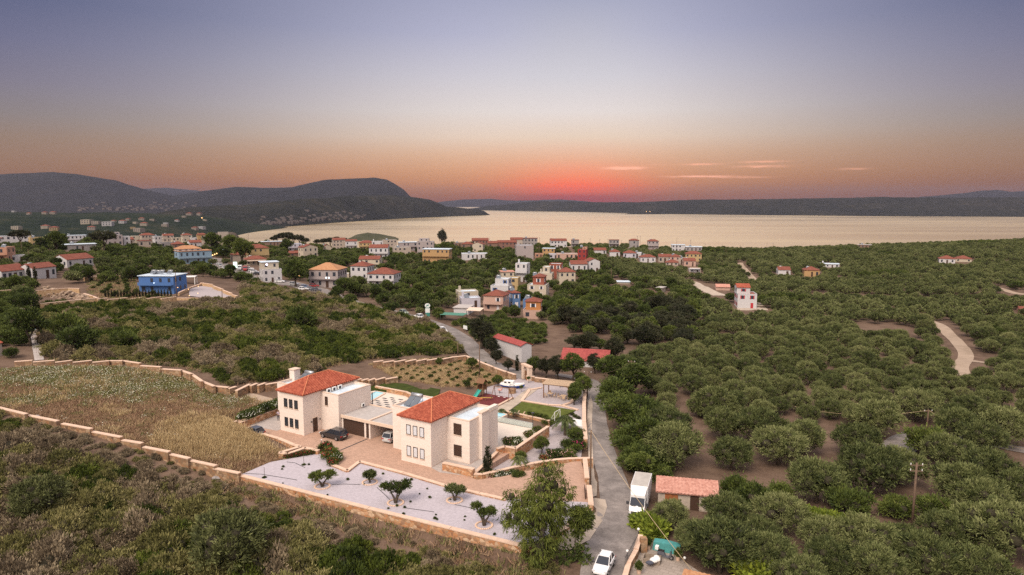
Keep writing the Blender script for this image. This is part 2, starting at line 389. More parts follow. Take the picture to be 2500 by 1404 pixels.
sea = tag(link('water', MB().add([(-16000, 900, SEA), (16000, 900, SEA), (26000, 26000, SEA), (-26000, 26000, SEA)], [(0, 1, 2, 3)]).mesh('water', m_water)), kind='structure')

def hill_mat(name, cols, sc, spots=0.):
    m = newmat(name); b = NB(m); v = b.pos()
    n1 = b.noise(v, .0016 * sc, 6, .6); n2 = b.noise(v, .016 * sc, 4, .7); n3 = b.noise(v, .09 * sc, 2, .6)
    f = b.math('ADD', b.math('ADD', b.math('MULTIPLY', n1, .35), b.math('MULTIPLY', n2, .4)), b.math('MULTIPLY', n3, .25))
    col = b.ramp(f, [(.38 + .26 * i / (len(cols) - 1), c) for i, c in enumerate(cols)])
    b.out(col, .95, .05, bump=n2, bstr=.7, bdist=14 / sc); return m
m_hill = hill_mat('hill_scrub', [(.008, .010, .009), (.014, .016, .013), (.024, .024, .018), (.05, .042, .03)], 1.)
m_mount = hill_mat('mountain', [(.012, .014, .016), (.02, .021, .022), (.034, .032, .030)], .45)
m_slope = hill_mat('green_slope', [(.006, .011, .008), (.011, .019, .012), (.021, .028, .016), (.06, .05, .032)], 2.6)
def pl(l, xs): a = np.array(l, float); return np.interp(xs, a[:, 0], a[:, 1])
def ridge(name, prof, depth, width, mat, zb=SEA - 4, amp=.10, nx=260, ny=40, back=None, bulge=1.0, seed=0):
    """a hill standing at its real distance: crest line, a spurred front slope and a back slope"""
    xs = np.linspace(prof[0][0], prof[-1][0], nx); py = pl(prof, xs); D = pl(depth, xs); wd = pl(width, xs) if isinstance(width, list) else np.full(nx, float(width))
    py = py + fbm(xs / 26. + seed, xs * 0 + seed, 4) * 1.3
    crest = np.array([PD(a, c, d) for a, c, d in zip(xs, py, D)]); tx = crest[:, 0] / crest[:, 1]
    rows = []
    for j in range(ny + 1):
        t = j / ny; y = D - wd * (1 - t); x = tx * y
        z = zb + (crest[:, 2] - zb) * (np.sin(t * math.pi / 2) ** bulge)
        nn = fbm(x / (wd.mean() * .35) + seed, y / (wd.mean() * .35), 5)
        z = z + nn * amp * (crest[:, 2] - zb) * 4 * t * (1 - t) * (1 if bulge else 1)
        z = np.where(t < 1, np.minimum(z, crest[:, 2] + (y - D) * np.maximum((H - crest[:, 2]), -999) / -np.maximum(D, 1) * 0 + (H - (H - crest[:, 2]) * (y / D)) - crest[:, 2] - 1.0 * (1 - t)), z)
        rows.append(np.stack([x, y, z], -1))
    for k_ in range(1, 7):
        t = k_ / 6; y = D + (back or wd.mean()) * t; rows.append(np.stack([tx * y, y, crest[:, 2] + (zb - crest[:, 2]) * t ** 1.6], -1))
    R = np.array(rows)
    return tag(link(name, grid_mesh(name, R[..., 0], R[..., 1], R[..., 2], mat)), kind='structure')
wl = lambda y: (H - SEA) * F / (y - HY)
ridge('hills', [(-260, 440), (-60, 427), (0, 426), (130, 420), (200, 427), (280, 440), (350, 461), (420, 478), (480, 469), (575, 456), (640, 459), (715, 457), (790, 439), (830, 437), (915, 433.5), (945, 438), (965, 449), (985, 462), (1003, 481), (1060, 500), (1090, 515)], [(-260, 8200), (1090, 7900)], 2600, m_mount, amp=.16, seed=2)
ridge('far_hills', [(300, 480), (340, 461), (400, 458.5), (440, 462), (480, 464), (540, 480)], [(0, 15000), (9, 15000)], 2500, m_mount, nx=90, seed=5)
ridge('promontory', [(380, 520), (450, 508), (520, 503), (600, 500), (640, 496), (700, 489), (760, 485), (850, 478.5), (900, 477), (960, 477), (1010, 481), (1050, 488), (1075, 497), (1090, 504), (1120, 507), (1160, 510), (1182, 515), (1196, 525)],
      [(380, 3600), (600, 3900), (700, 4100), (860, 4900), (1000, 5600), (1196, 6150)], [(380, 900), (700, 820), (860, 800), (1000, 650), (1130, 260), (1196, 60)], m_hill, amp=.2, seed=9, back=500)
ridge('hillside', [(-420, 512), (-200, 514), (0, 516), (60, 518), (200, 520), (300, 518), (400, 523), (470, 526), (540, 532), (600, 543), (640, 549), (668, 552), (700, 557)],
      [(-420, 2500), (0, 2500), (300, 2600), (500, 2750), (600, 2950), (700, 3150)], [(-420, 1500), (200, 1500), (400, 1350), (500, 900), (600, 420), (700, 60)], m_slope, amp=.30, ny=70, nx=360, seed=14, back=500, bulge=1.25)
ridge('headland', [(430, 596), (470, 585), (500, 572), (540, 567), (565, 566), (576, 569), (588, 584), (600, 600)], [(430, 1500), (600, 1750)], [(430, 260), (600, 160)], hill_mat('cliff', [(.05, .04, .03), (.10, .075, .06), (.15, .115, .09)], 6), nx=80, seed=3, back=260)
ridge('peninsula', [(1130, 512), (1180, 504), (1250, 497), (1310, 490.5), (1400, 492), (1480, 494), (1560, 493), (1700, 488), (1850, 486), (2000, 484), (2150, 480.5), (2300, 483), (2500, 481), (2700, 484), (2900, 488)],
      [(1130, 9900), (1400, 8900), (1600, 7600), (1900, 7100), (2200, 6700), (2900, 6400)], [(1130, 300), (1400, 900), (1900, 1100), (2900, 1200)], m_hill, amp=.16, nx=420, seed=21, back=900)
ridge('far_hills', [(1040, 500), (1080, 492), (1130, 487), (1200, 486), (1230, 489), (1300, 489.5), (1370, 487), (1420, 491), (1500, 500)], [(0, 17000), (9, 17000)], 2000, m_mount, nx=120, seed=7)
ridge('far_hills', [(2200, 492), (2250, 480), (2300, 477), (2330, 474), (2360, 471), (2400, 465), (2430, 463.5), (2470, 468), (2510, 466), (2600, 462), (2800, 480)], [(0, 11500), (9, 11500)], 2200, m_mount, nx=120, seed=11)
def islet(name, x0, x1, prof, yb, wdt, mat, seed): ridge(name, prof, [(x0, wl(yb)), (x1, wl(yb))], wdt, mat, nx=80, ny=16, seed=seed, back=wdt)
islet('islet', 1520, 1632, [(1518, 524), (1535, 521), (1560, 519.5), (1590, 519.5), (1615, 521), (1634, 524)], 522.5, 90, m_hill, 4)
islet('islet', 2215, 2345, [(2213, 529), (2240, 527), (2290, 526), (2345, 529)], 527.8, 80, m_hill, 6)
islet('islet', 846, 972, [(846, 586), (870, 573), (898, 568.5), (925, 571), (950, 576), (964, 578), (973, 583)], 583, 120, hill_mat('islet', [(.03, .035, .018), (.06, .06, .035), (.10, .085, .055)], 5), 8)
islet('islet', 676, 702, [(676, 556.5), (690, 553), (702, 556.5)], 555.5, 30, m_hill, 12)

# haze: one closed box of thin even air round everything on the ground
m = newmat('haze'); b = NB(m)
vol = b.n('ShaderNodeVolumePrincipled', {'Color': (.37, .37, .50), 'Density': HZ_D, 'Anisotropy': 0.0}); b.t.links.new(vol.outputs[0], b.n('ShaderNodeOutputMaterial').inputs['Volume'])
tag(MB().box(-14000, 14000, -60, 19500, -140, 420).obj('haze', m), kind='stuff')
# ================================================================== VEGETATION: prototypes
def billow(R, h0, hh, n, seed):
    rg = np.random.RandomState(seed); o = [(0, 0, h0 + hh * .46, R * .74, R * .74, hh * .46)]
    for i in range(n):      # bumps spread evenly over the dome
        t = (i + .5) / n; z = 1.02 - 1.30 * t; q = i * 2.39996 + rg.rand() * .5; c = math.sqrt(max(0, 1 - z * z)); s = R * (.27 + .13 * rg.rand()); k = .70 + .12 * rg.rand()
        o.append((math.cos(q) * c * R * k, math.sin(q) * c * R * k, h0 + hh * (.48 + .40 * z * k), s, s, s * .85))
    return o
m_coreshade = plain('crown_core_shade', (.035, .030, .018), .95, .3, 4)  # near-black crown cores: shade inside the foliage painted into the colour
def rdir(n, rg): d = rg.normal(size=(n, 3)); return d / np.linalg.norm(d, axis=1)[:, None]
def crown(name, lobes, n, l, w, mat, seed=0, up=.35, out=.8, rough=.5, low=-.35, core=.62, gap=.0, droop=0., shell=.30, tuft=26, tr=.42):
    """leaves gathered in tufts spread through the lobes of a crown, with an uneven outline and gaps"""
    rg = np.random.RandomState(seed); L = np.array(lobes, float); a = (L[:, 3] * L[:, 4] + L[:, 3] * L[:, 5] + L[:, 4] * L[:, 5]); a /= a.sum()
    nt_ = max(12, n // tuft); k_ = rg.choice(len(L), nt_ * 3, p=a); d = rdir(len(k_), rg)
    ok = d[:, 2] > low + .25 * rg.normal(size=len(d)); d, k_ = d[ok], k_[ok]
    nn = fbm(d[:, 0] * 2.3 + k_ * 7.1 + seed, d[:, 1] * 2.3 + d[:, 2] * 1.9 + k_ * 3.3, 3)
    r = (1 - shell * rg.rand(len(d)) ** 1.4) * (1 + rough * .55 * nn)
    p = L[k_, :3] + d * L[k_, 3:] * r[:, None]
    keep = np.ones(len(p), bool)
    for i, q in enumerate(L):
        e = (((p - q[:3]) / q[3:]) ** 2).sum(1); keep &= (k_ == i) | (e > .5)
    keep &= nn > -1 + gap; p, d = p[keep][:nt_], d[keep][:nt_]; m_ = len(p)
    p = np.repeat(p, tuft, 0); d = np.repeat(d, tuft, 0); n = len(p); o = rg.normal(size=(n, 3)) * .5
    ts = tr * np.repeat(.6 + .8 * rg.rand(m_), tuft)[:, None]
    p = p + o * ts * np.array([1, 1, .8])
    ax = d * out + o * .9 + np.array([0, 0, up - droop]) + rg.normal(size=(n, 3)) * .3; ax /= np.linalg.norm(ax, axis=1)[:, None]
    sd = np.cross(ax, rdir(n, rg)); sd /= np.linalg.norm(sd, axis=1)[:, None] + 1e-6
    s = (.6 + .8 * rg.rand(n))[:, None]; ll, ww = l * s, w * s
    V = np.stack([p - sd * ww * .5, p + sd * ww * .5, p + ax * ll + sd * ww * .25, p + ax * ll - sd * ww * .25], 1).reshape(-1, 3)
    Q = np.arange(4 * n).reshape(-1, 4)
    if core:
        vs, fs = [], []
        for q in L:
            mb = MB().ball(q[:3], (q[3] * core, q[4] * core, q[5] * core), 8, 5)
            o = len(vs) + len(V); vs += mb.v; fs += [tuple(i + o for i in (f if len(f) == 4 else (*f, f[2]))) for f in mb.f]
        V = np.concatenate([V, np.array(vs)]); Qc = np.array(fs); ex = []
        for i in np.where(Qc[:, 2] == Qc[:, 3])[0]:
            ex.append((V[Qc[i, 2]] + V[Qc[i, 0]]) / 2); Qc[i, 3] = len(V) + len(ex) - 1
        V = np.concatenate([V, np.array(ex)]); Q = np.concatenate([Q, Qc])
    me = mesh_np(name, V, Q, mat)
    if core: me.materials.append(m_coreshade); mi = np.zeros(len(Q), np.int32); mi[n:] = 1; me.polygons.foreach_set('material_index', mi)
    return me
def lobes(R, h0, hh, n, seed, flat=.8, spread=.55):
    rg = np.random.RandomState(seed); o = [(0, 0, h0 + hh * .5, R * .72, R * .72, hh * .52)]
    for i in range(n):
        q = 2 * math.pi * (i + rg.rand() * .6) / n; r = R * (.42 + .2 * rg.rand()); s = R * (.38 + .2 * rg.rand())
        o.append((math.cos(q) * r, math.sin(q) * r, h0 + hh * (.35 + .4 * rg.rand()), s, s, s * flat))
    return o
m_olive = foliage('olive_leaf', [(.020, .028, .008), (.054, .068, .020), (.106, .122, .040), (.165, .178, .068), (.225, .23, .10)], pscale=1.1)
m_oliveb = foliage('green_leaf', [(.014, .024, .005), (.044, .062, .012), (.090, .116, .022), (.15, .168, .04)], pscale=1.1)
m_dark = foliage('conifer_leaf', [(.012, .015, .008), (.026, .030, .013), (.046, .048, .022), (.078, .074, .034)], pscale=.9)
m_brown = foliage('dry_scrub_leaf', [(.065, .046, .028), (.165, .124, .080), (.275, .215, .140), (.37, .30, .20)], pscale=1.8)
m_sage = foliage('sage_scrub_leaf', [(.055, .056, .017), (.14, .132, .042), (.24, .215, .085), (.34, .29, .135)], pscale=1.6)
m_lentisk = foliage('lentisk_leaf', [(.015, .025, .004), (.044, .062, .008), (.09, .115, .015), (.155, .172, .03)], pscale=1.5)
m_bright = foliage('lime_leaf', [(.07, .10, .012), (.14, .18, .02), (.22, .26, .03), (.32, .34, .05)], pscale=1.)
m_eucal = foliage('eucalyptus_leaf', [(.028, .038, .007), (.07, .088, .014), (.125, .145, .026), (.19, .195, .045)], pscale=.8)
m_rust = foliage('autumn_leaf', [(.03, .035, .01), (.07, .07, .015), (.12, .10, .03)], pscale=.5)
m_palm = foliage('palm_leaf', [(.03, .045, .012), (.07, .085, .025), (.12, .125, .04)])
m_bark = plain('bark', (.085, .065, .048), .95, .3, 6); m_bark2 = plain('grey_bark', (.15, .125, .10), .95, .3, 6)
def trunk_mesh(name, h, r, branches=3, spread=1.2, mat=None, seed=0, lean=.1):
    rg = random.Random(seed); mb = MB(); tx, ty = rg.uniform(-lean, lean) * h, rg.uniform(-lean, lean) * h
    mb.tube([(0, 0, -.3), (tx * .3, ty * .3, h * .3), (tx, ty, h * .62)], [r * 1.25, r, r * .8], 7)
    for i in range(branches):
        q = 2 * math.pi * (i + rg.random() * .5) / branches
        mb.tube([(tx, ty, h * .55), (tx + math.cos(q) * spread * .45, ty + math.sin(q) * spread * .45, h * .85), (tx + math.cos(q) * spread, ty + math.sin(q) * spread, h * 1.25)], [r * .7, r * .5, r * .2], 5)
    return mb.mesh(name, mat or m_bark, smooth=True)
P_ = {}
for i in range(5):
    R = 2.9 + .25 * (i % 3)
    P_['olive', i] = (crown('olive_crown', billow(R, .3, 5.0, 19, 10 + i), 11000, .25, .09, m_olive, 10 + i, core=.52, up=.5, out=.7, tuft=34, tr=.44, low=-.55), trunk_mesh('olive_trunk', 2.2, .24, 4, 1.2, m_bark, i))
m_silver = foliage('silver_olive_leaf', [(.032, .038, .012), (.08, .09, .03), (.14, .152, .055), (.20, .208, .085), (.26, .255, .115)], pscale=1.1)
for i in range(2):
    q = P_['olive', i][0].copy(); q.name = 'olive_crown_pale'; q.materials[0] = m_silver; P_['oliveS', i] = (q, P_['olive', i][1])
for i in range(3):
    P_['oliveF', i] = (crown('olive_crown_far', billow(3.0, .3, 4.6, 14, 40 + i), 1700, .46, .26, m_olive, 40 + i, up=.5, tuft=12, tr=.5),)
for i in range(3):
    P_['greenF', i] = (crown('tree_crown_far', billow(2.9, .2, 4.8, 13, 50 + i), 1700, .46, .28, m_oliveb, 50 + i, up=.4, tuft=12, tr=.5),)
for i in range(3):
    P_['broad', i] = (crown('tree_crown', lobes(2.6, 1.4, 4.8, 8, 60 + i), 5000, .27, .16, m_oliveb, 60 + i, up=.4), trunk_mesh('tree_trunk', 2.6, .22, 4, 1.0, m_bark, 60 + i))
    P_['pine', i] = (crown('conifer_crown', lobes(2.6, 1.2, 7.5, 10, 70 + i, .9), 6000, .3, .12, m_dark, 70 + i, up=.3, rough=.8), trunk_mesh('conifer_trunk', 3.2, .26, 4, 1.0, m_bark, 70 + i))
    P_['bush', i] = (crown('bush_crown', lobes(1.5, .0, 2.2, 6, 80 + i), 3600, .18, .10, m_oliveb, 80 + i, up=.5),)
cyl = [(0, 0, z, .75 * (1 - ((z - 3.4) / 4.6) ** 2) + .12, .75 * (1 - ((z - 3.4) / 4.6) ** 2) + .12, 1.1) for z in np.linspace(.6, 7.4, 7)]
P_['cypress', 0] = (crown('cypress_crown', cyl, 1600, .45, .16, m_dark, 5, up=1.2, low=-.9), trunk_mesh('cypress_trunk', 1.5, .16, 2, .1, m_bark, 5))
um = [(0, 0, 5.6, 2.6, 2.6, 1.3)] + [(2.1 * math.cos(q), 2.1 * math.sin(q), 5.2 + .4 * math.sin(q * 3), 1.7, 1.7, 1.0) for q in np.arange(6) * 1.047]
P_['umbrella', 0] = (crown('pine_crown', um, 2000, .5, .22, m_dark, 6, up=.6), trunk_mesh('pine_trunk', 4.6, .22, 5, 1.6, m_bark, 6))
SCR = (('brown', m_brown), ('sage', m_sage), ('lentisk', m_lentisk))
for nm, mt in SCR:
    for i in range(3):
        rg = np.random.RandomState(hash(nm) % 97 + i if False else {'brown': 1, 'sage': 21, 'lentisk': 41}[nm] + i)
        lb = [(0, 0, .25, .85, .85, .62)] + [(math.cos(q) * .62, math.sin(q) * .62, .22, .42 + .2 * rg.rand(), .42 + .2 * rg.rand(), .34 + .25 * rg.rand()) for q in np.arange(5) * 1.257 + rg.rand()]
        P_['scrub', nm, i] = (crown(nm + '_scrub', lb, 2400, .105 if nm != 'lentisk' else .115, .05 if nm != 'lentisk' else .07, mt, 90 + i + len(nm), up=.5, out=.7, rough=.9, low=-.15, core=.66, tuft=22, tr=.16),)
def tuft(name, n, hgt_, spread, mat, seed, wd=.03):
    rg = np.random.RandomState(seed); p = rg.normal(size=(n, 3)) * spread; p[:, 2] = -.05
    ax = np.concatenate([rg.normal(size=(n, 2)) * .45, np.ones((n, 1))], 1) * (hgt_ * (.5 + .7 * rg.rand(n)))[:, None]; q = rg.rand(n) * 6.28
    sd = np.stack([np.cos(q), np.sin(q), 0 * q], 1) * wd
    V = np.stack([p - sd, p + sd, p + ax + sd * .4, p + ax - sd * .4], 1).reshape(-1, 3)
    return mesh_np(name, V, np.arange(4 * n).reshape(-1, 4), mat)
m_straw = foliage('dry_grass', [(.22, .145, .075), (.38, .27, .14), (.52, .40, .22), (.62, .50, .30)], pscale=.5)
m_redgrass = foliage('rust_grass', [(.17, .095, .055), (.27, .165, .10), (.36, .24, .15), (.26, .20, .10)], pscale=.5)
m_ggrass = foliage('green_weeds', [(.07, .08, .022), (.13, .135, .042), (.21, .20, .075), (.38, .35, .20)], pscale=.5)
m_white = plain('white_petals', (.62, .6, .48), .8, .1)
TUFT = {'straw': tuft('straw_tuft', 46, .62, .30, m_straw, 1, .022), 'rust': tuft('rust_tuft', 46, .34, .34, m_redgrass, 2, .03), 'weed': tuft('weed_tuft', 44, .32, .33, m_ggrass, 3, .035), 'flower': None}
def heads(seed):
    rg_ = np.random.RandomState(seed); n = 16; p = np.column_stack([rg_.normal(size=(n, 2)) * .42, .28 + .2 * rg_.rand(n)]); a = rg_.normal(size=(n, 3)); a /= np.linalg.norm(a, axis=1)[:, None]; c = np.cross(a, rdir(n, rg_))
    s_ = .055; return mesh_np('flower_heads', np.stack([p - a * s_, p - c * s_, p + a * s_, p + c * s_], 1).reshape(-1, 3), np.arange(4 * n).reshape(-1, 4), m_white)
TUFT['flower'] = heads(5)

# ------------------------------------------------------------------ masses that nobody could count: one object each, its plants placed by geometry nodes
def scatter(name, pts, meshes, scales, seed=0, tilt=.1, kind='stuff', zs=None):
    rg = np.random.RandomState(seed); n = len(pts); me = bpy.data.meshes.new(name)
    me.vertices.add(n); me.vertices.foreach_set('co', np.asarray(pts, np.float32).ravel())
    for an, ty, val in (('sc', 'FLOAT_VECTOR', None), ('rot', 'FLOAT_VECTOR', None), ('pick', 'INT', None)):
        at = me.attributes.new(an, ty, 'POINT')
        if an == 'sc':
            s = np.asarray(scales, np.float32); s = np.repeat(s[:, None], 3, 1) if s.ndim == 1 else s; at.data.foreach_set('vector', s.astype(np.float32).ravel())
        elif an == 'rot':
            r = np.stack([rg.normal(size=n) * tilt, rg.normal(size=n) * tilt, rg.rand(n) * 6.283], 1).astype(np.float32); at.data.foreach_set('vector', r.ravel())
        else: at.data.foreach_set('value', rg.randint(0, len(meshes), n).astype(np.int32))
    o = link(name, me); tag(o, kind=kind)
    g = bpy.data.node_groups.new(name, 'GeometryNodeTree'); g.interface.new_socket('Geometry', in_out='INPUT', socket_type='NodeSocketGeometry'); g.interface.new_socket('Geometry', in_out='OUTPUT', socket_type='NodeSocketGeometry')
    gi = g.nodes.new('NodeGroupInput'); go = g.nodes.new('NodeGroupOutput'); jn = g.nodes.new('GeometryNodeJoinGeometry'); ip = g.nodes.new('GeometryNodeInstanceOnPoints')
    for q in meshes:
        po = bpy.data.objects.new(name + '_plant', q); oi = g.nodes.new('GeometryNodeObjectInfo'); oi.inputs['Object'].default_value = po; oi.inputs['As Instance'].default_value = True
        g.links.new(oi.outputs['Geometry'], jn.inputs[0])
    def at(nm, ty):
        a = g.nodes.new('GeometryNodeInputNamedAttribute'); a.data_type = ty; a.inputs[0].default_value = nm; return a.outputs[0]
    g.links.new(gi.outputs[0], ip.inputs['Points']); g.links.new(jn.outputs[0], ip.inputs['Instance']); ip.inputs['Pick Instance'].default_value = True
    g.links.new(at('pick', 'INT'), ip.inputs['Instance Index']); g.links.new(at('rot', 'FLOAT_VECTOR'), ip.inputs['Rotation']); g.links.new(at('sc', 'FLOAT_VECTOR'), ip.inputs['Scale'])
    g.links.new(ip.outputs[0], go.inputs[0])
    o.modifiers.new('plants', 'NODES').node_group = g
    return o
def inpoly(poly, x, y): return sdist(poly, np.asarray(x, float), np.asarray(y, float))[1]
def place(proto, name, x, y, sc, rz, label, cat, group=None, z=None, parts=('crown', 'trunk'), sq=None):
    z = hz(x, y) if z is None else z
    t = empty(name, (x, y, z), rz, label, cat, group, sc)
    if sq: t.scale = (sc * sq[0], sc * sq[1], sc * sq[2])
    for me, pn in zip(proto, parts): link(pn, me, t)
    return t
# ================================================================== MATERIALS of buildings and paving
def stone_mat(name, cols, sc=2.6, mortar=(.42, .33, .25), wv=(1, 1, 1.5)):
    m = newmat(name); b = NB(m); v = b.n('ShaderNodeMapping', {'Vector': b.pos(), 'Scale': wv}).outputs[0]
    vo = b.n('ShaderNodeTexVoronoi', {'Vector': v, 'Scale': sc}); ed = b.n('ShaderNodeTexVoronoi', {'Vector': v, 'Scale': sc}, feature='DISTANCE_TO_EDGE').outputs[0]
    r = b.n('ShaderNodeSeparateColor', {0: vo.outputs['Color']}).outputs[0]
    col = b.ramp(r, [(i / (len(cols) - 1), c) for i, c in enumerate(cols)]); n = b.noise(v, 9, 3)
    col = b.mix(b.math('MULTIPLY', n, .22), col, mortar); e = b.ramp(ed, [(.0, 1.), (.09, 0.)])
    col = b.mix(b.math('MULTIPLY', e, .65), col, mortar)
    b.out(col, .9, .15, bump=ed, bstr=.6, bdist=.08); return m
m_stone = stone_mat('orange_stone', [(.38, .15, .06), (.54, .31, .17), (.24, .11, .06), (.62, .44, .30), (.46, .19, .08), (.30, .19, .12)], 2.0, (.30, .21, .14))
m_stone2 = stone_mat('tan_stone', [(.26, .13, .07), (.38, .24, .14), (.15, .09, .055), (.46, .32, .21), (.30, .15, .075), (.20, .13, .09)], 1.7, (.20, .145, .10))
m_rubble = stone_mat('rubble_stone', [(.30, .20, .14), (.42, .31, .23), (.22, .15, .11), (.48, .38, .29)], 1.5, (.12, .09, .07))
m_cap = plain('cap_stone', (.60, .43, .33), .85, .10, 1.5, .2, world=True)
m_lime = newmat('limestone_blocks'); b = NB(m_lime); v = b.coord()
sx = b.n('ShaderNodeSeparateXYZ', {0: v}); cb = b.n('ShaderNodeCombineXYZ', {0: b.math('ADD', sx.outputs[0], sx.outputs[1]), 1: sx.outputs[2]})
bk_ = b.n('ShaderNodeTexBrick', {'Vector': cb.outputs[0], 'Color1': (.72, .62, .56), 'Color2': (.66, .56, .50), 'Mortar': (.61, .52, .46), 'Scale': 1., 'Mortar Size': .012, 'Brick Width': .62, 'Row Height': .26, 'Bias': 0.})
n1 = b.noise(v, 2.2, 4); n2 = b.noise(v, 10, 3)
b.out(b.mix(b.math('MULTIPLY', n1, .32), bk_.outputs[0], (.75, .66, .60)), .85, .2, bump=n2, bstr=.25, bdist=.03)
m_trim = plain('pale_trim', (.62, .48, .385), .8, .06, 2.)
m_roofflat = plain('roof_membrane', (.54, .62, .70), .5, .12, .5)
m_garageroof = plain('roof_gravel', (.40, .365, .35), .9, .12, 1.5)
def tile_mat(name, c1, c2, c3, ver=1.):
    m = newmat(name); b = NB(m); v = b.pos(); g = b.n('ShaderNodeTexVoronoi', {'Vector': v, 'Scale': 4.}).outputs['Color']; r = b.n('ShaderNodeSeparateColor', {0: g}).outputs[0]
    n = b.noise(v, .6, 4); col = b.ramp(b.math('ADD', b.math('MULTIPLY', r, .55), b.math('MULTIPLY', n, .45)), [(.15, c1), (.5, c2), (.85, c3)])
    b.out(col, .85, .2); return m
m_tile = tile_mat('roof_tile', (.19, .043, .026), (.29, .070, .040), (.38, .112, .066))
m_tile2 = tile_mat('village_tile', (.12, .038, .028), (.18, .056, .038), (.24, .092, .065))
m_tilep = tile_mat('pink_tile', (.34, .155, .12), (.45, .225, .175), (.54, .30, .24))
m_ridge = plain('ridge_tile', (.50, .17, .085), .85, .12)
m_shut = plain('brown_shutter', (.06, .032, .022), .7, .25, 30.)
m_frame = plain('dark_frame', (.035, .022, .018), .5, .1)
m_glassd = glassy('window_glass', (.03, .035, .045)); m_curt = plain('white_curtain', (.55, .55, .58), .6, .05)
m_metal = plain('grey_metal', (.42, .43, .45), .35, .08, 3., .5, .6); m_dkmetal = plain('dark_metal', (.05, .05, .055), .5, .1)
m_whitep = plain('white_paint', (.72, .71, .70), .5, .05); m_panel = glassy('solar_panel', (.10, .115, .14), .15)
m_wood = plain('brown_wood', (.17, .085, .045), .7, .2, 8.); m_woodl = plain('pale_wood', (.50, .36, .24), .7, .15, 8.)
def paving_mat(name, c, sc, joint, amp=.15, mort=.03):
    m = newmat(name); b = NB(m); v = b.n('ShaderNodeMapping', {'Vector': b.pos(), 'Rotation': (0, 0, -VA)}).outputs[0]
    t = b.n('ShaderNodeTexBrick', {'Vector': v, 'Color1': mul(c, 1 - amp), 'Color2': mul(c, 1 + amp), 'Mortar': joint, 'Scale': sc, 'Mortar Size': mort, 'Brick Width': 1., 'Row Height': .6})
    n = b.noise(b.pos(), .5, 5, .6); n2 = b.noise(b.pos(), 6., 3)
    col = b.mix(b.math('MULTIPLY', b.math('ADD', b.math('MULTIPLY', n, .6), b.math('MULTIPLY', n2, .4)), .55), t.outputs[0], mul(c, .72)); b.out(col, .85, .2, bump=n2, bstr=.2, bdist=.02); return m
m_cobble = paving_mat('terracotta_cobbles', (.44, .285, .215), 2.6, (.30, .19, .13))
m_terr = paving_mat('white_terrace_tiles', (.66, .575, .50), 1.2, (.50, .43, .37), .04, .012)
m_flag = paving_mat('grey_flagstones', (.42, .37, .35), 1.6, (.30, .26, .24), .12, .03)
m_gravel = plain('white_gravel', (.41, .37, .405), .95, .11, 2.4, .1, world=True, bump=.5)
m_gravel2 = plain('grey_gravel', (.36, .315, .325), .95, .12, 1.6, .1, world=True, bump=.5)
m_rubber = plain('red_rubber', (.135, .035, .036), .95, .15, 2., .1, world=True)
m_lawn = plain('lawn_grass', (.085, .10, .022), .95, .28, 1.1, .1, world=True, bump=.6)
m_lawnd = plain('deep_lawn', (.042, .055, .012), .95, .30, 1.1, .1, world=True, bump=.6)
m_asph = newmat('asphalt'); b = NB(m_asph); v = b.pos(); n = b.noise(v, .25, 5, .65); n2 = b.noise(v, 5., 3); n3 = b.noise(v, .9, 4)
b.out(b.ramp(b.math('ADD', b.math('MULTIPLY', n, .5), b.math('ADD', b.math('MULTIPLY', n2, .25), b.math('MULTIPLY', n3, .25))), [(.35, (.11, .095, .09)), (.5, (.20, .175, .165)), (.62, (.30, .262, .245))]), .9, .2, bump=n2, bstr=.3, bdist=.03)
m_dirt = ground_mat('dirt_track', [(.22, .165, .12), (.34, .26, .20), (.42, .33, .26)], 1.)
m_conc = plain('pale_concrete', (.40, .33, .27), .9, .15, .6, .15, world=True)

# ================================================================== SITE: sheets lying on the ground, roads
def slab(name, poly, z0, z1, mat, kind='structure', parent=None):
    return tag(MB().prism(poly, z0, z1).obj(name, mat, parent), kind=kind)
def drape(name, poly, mat, dz=.05, step=2.0, kind='structure'):
    p = np.array(poly); xs = np.arange(p[:, 0].min(), p[:, 0].max(), step); ys = np.arange(p[:, 1].min(), p[:, 1].max(), step)
    X, Y = [a.ravel() for a in np.meshgrid(xs, ys)]; k_ = inpoly(poly, X, Y); ed = []
    for i in range(len(poly)):
        a, c = np.array(poly[i]), np.array(poly[(i + 1) % len(poly)]); n = max(1, int(np.hypot(*(c - a)) / step))
        ed += [tuple(a + (c - a) * t / n) for t in range(n)]
    E_ = np.array(ed); Xi, Yi = X[k_], Y[k_]
    pts = [Vector(q) for q in ed] + [Vector((a, c)) for a, c in zip(Xi, Yi)]; ne = len(ed)
    r = mgeo.delaunay_2d_cdt(pts, [(i, (i + 1) % ne) for i in range(ne)], [], 1, 1e-4)
    vx = np.array([q[:] for q in r[0]]); z = hgt(vx[:, 0], vx[:, 1]) + dz
    mb = MB().add([(a, c, q) for (a, c), q in zip(vx, z)], [tuple(f) for f in r[2]])
    # orient up
    out = []
    for f in mb.f:
        a, c, d = [Vector(mb.v[i]) for i in f[:3]]; out.append(f if (c - a).cross(d - a).z > 0 else f[::-1])
    mb.f = out
    return tag(mb.obj(name, mat, smooth=True), kind=kind)
def smooth_path(pts, n=8):
    p = [Vector(q) for q in pts]; o = []
    for i in range(len(p) - 1):
        p0, p1, p2, p3 = p[max(i - 1, 0)], p[i], p[i + 1], p[min(i + 2, len(p) - 1)]
        for k_ in range(n):
            t = k_ / n; o.append(.5 * ((2 * p1) + (p2 - p0) * t + (2 * p0 - 5 * p1 + 4 * p2 - p3) * t * t + (3 * p1 - p0 - 3 * p2 + p3) * t ** 3))
    return o + [p[-1]]
ROADS = []
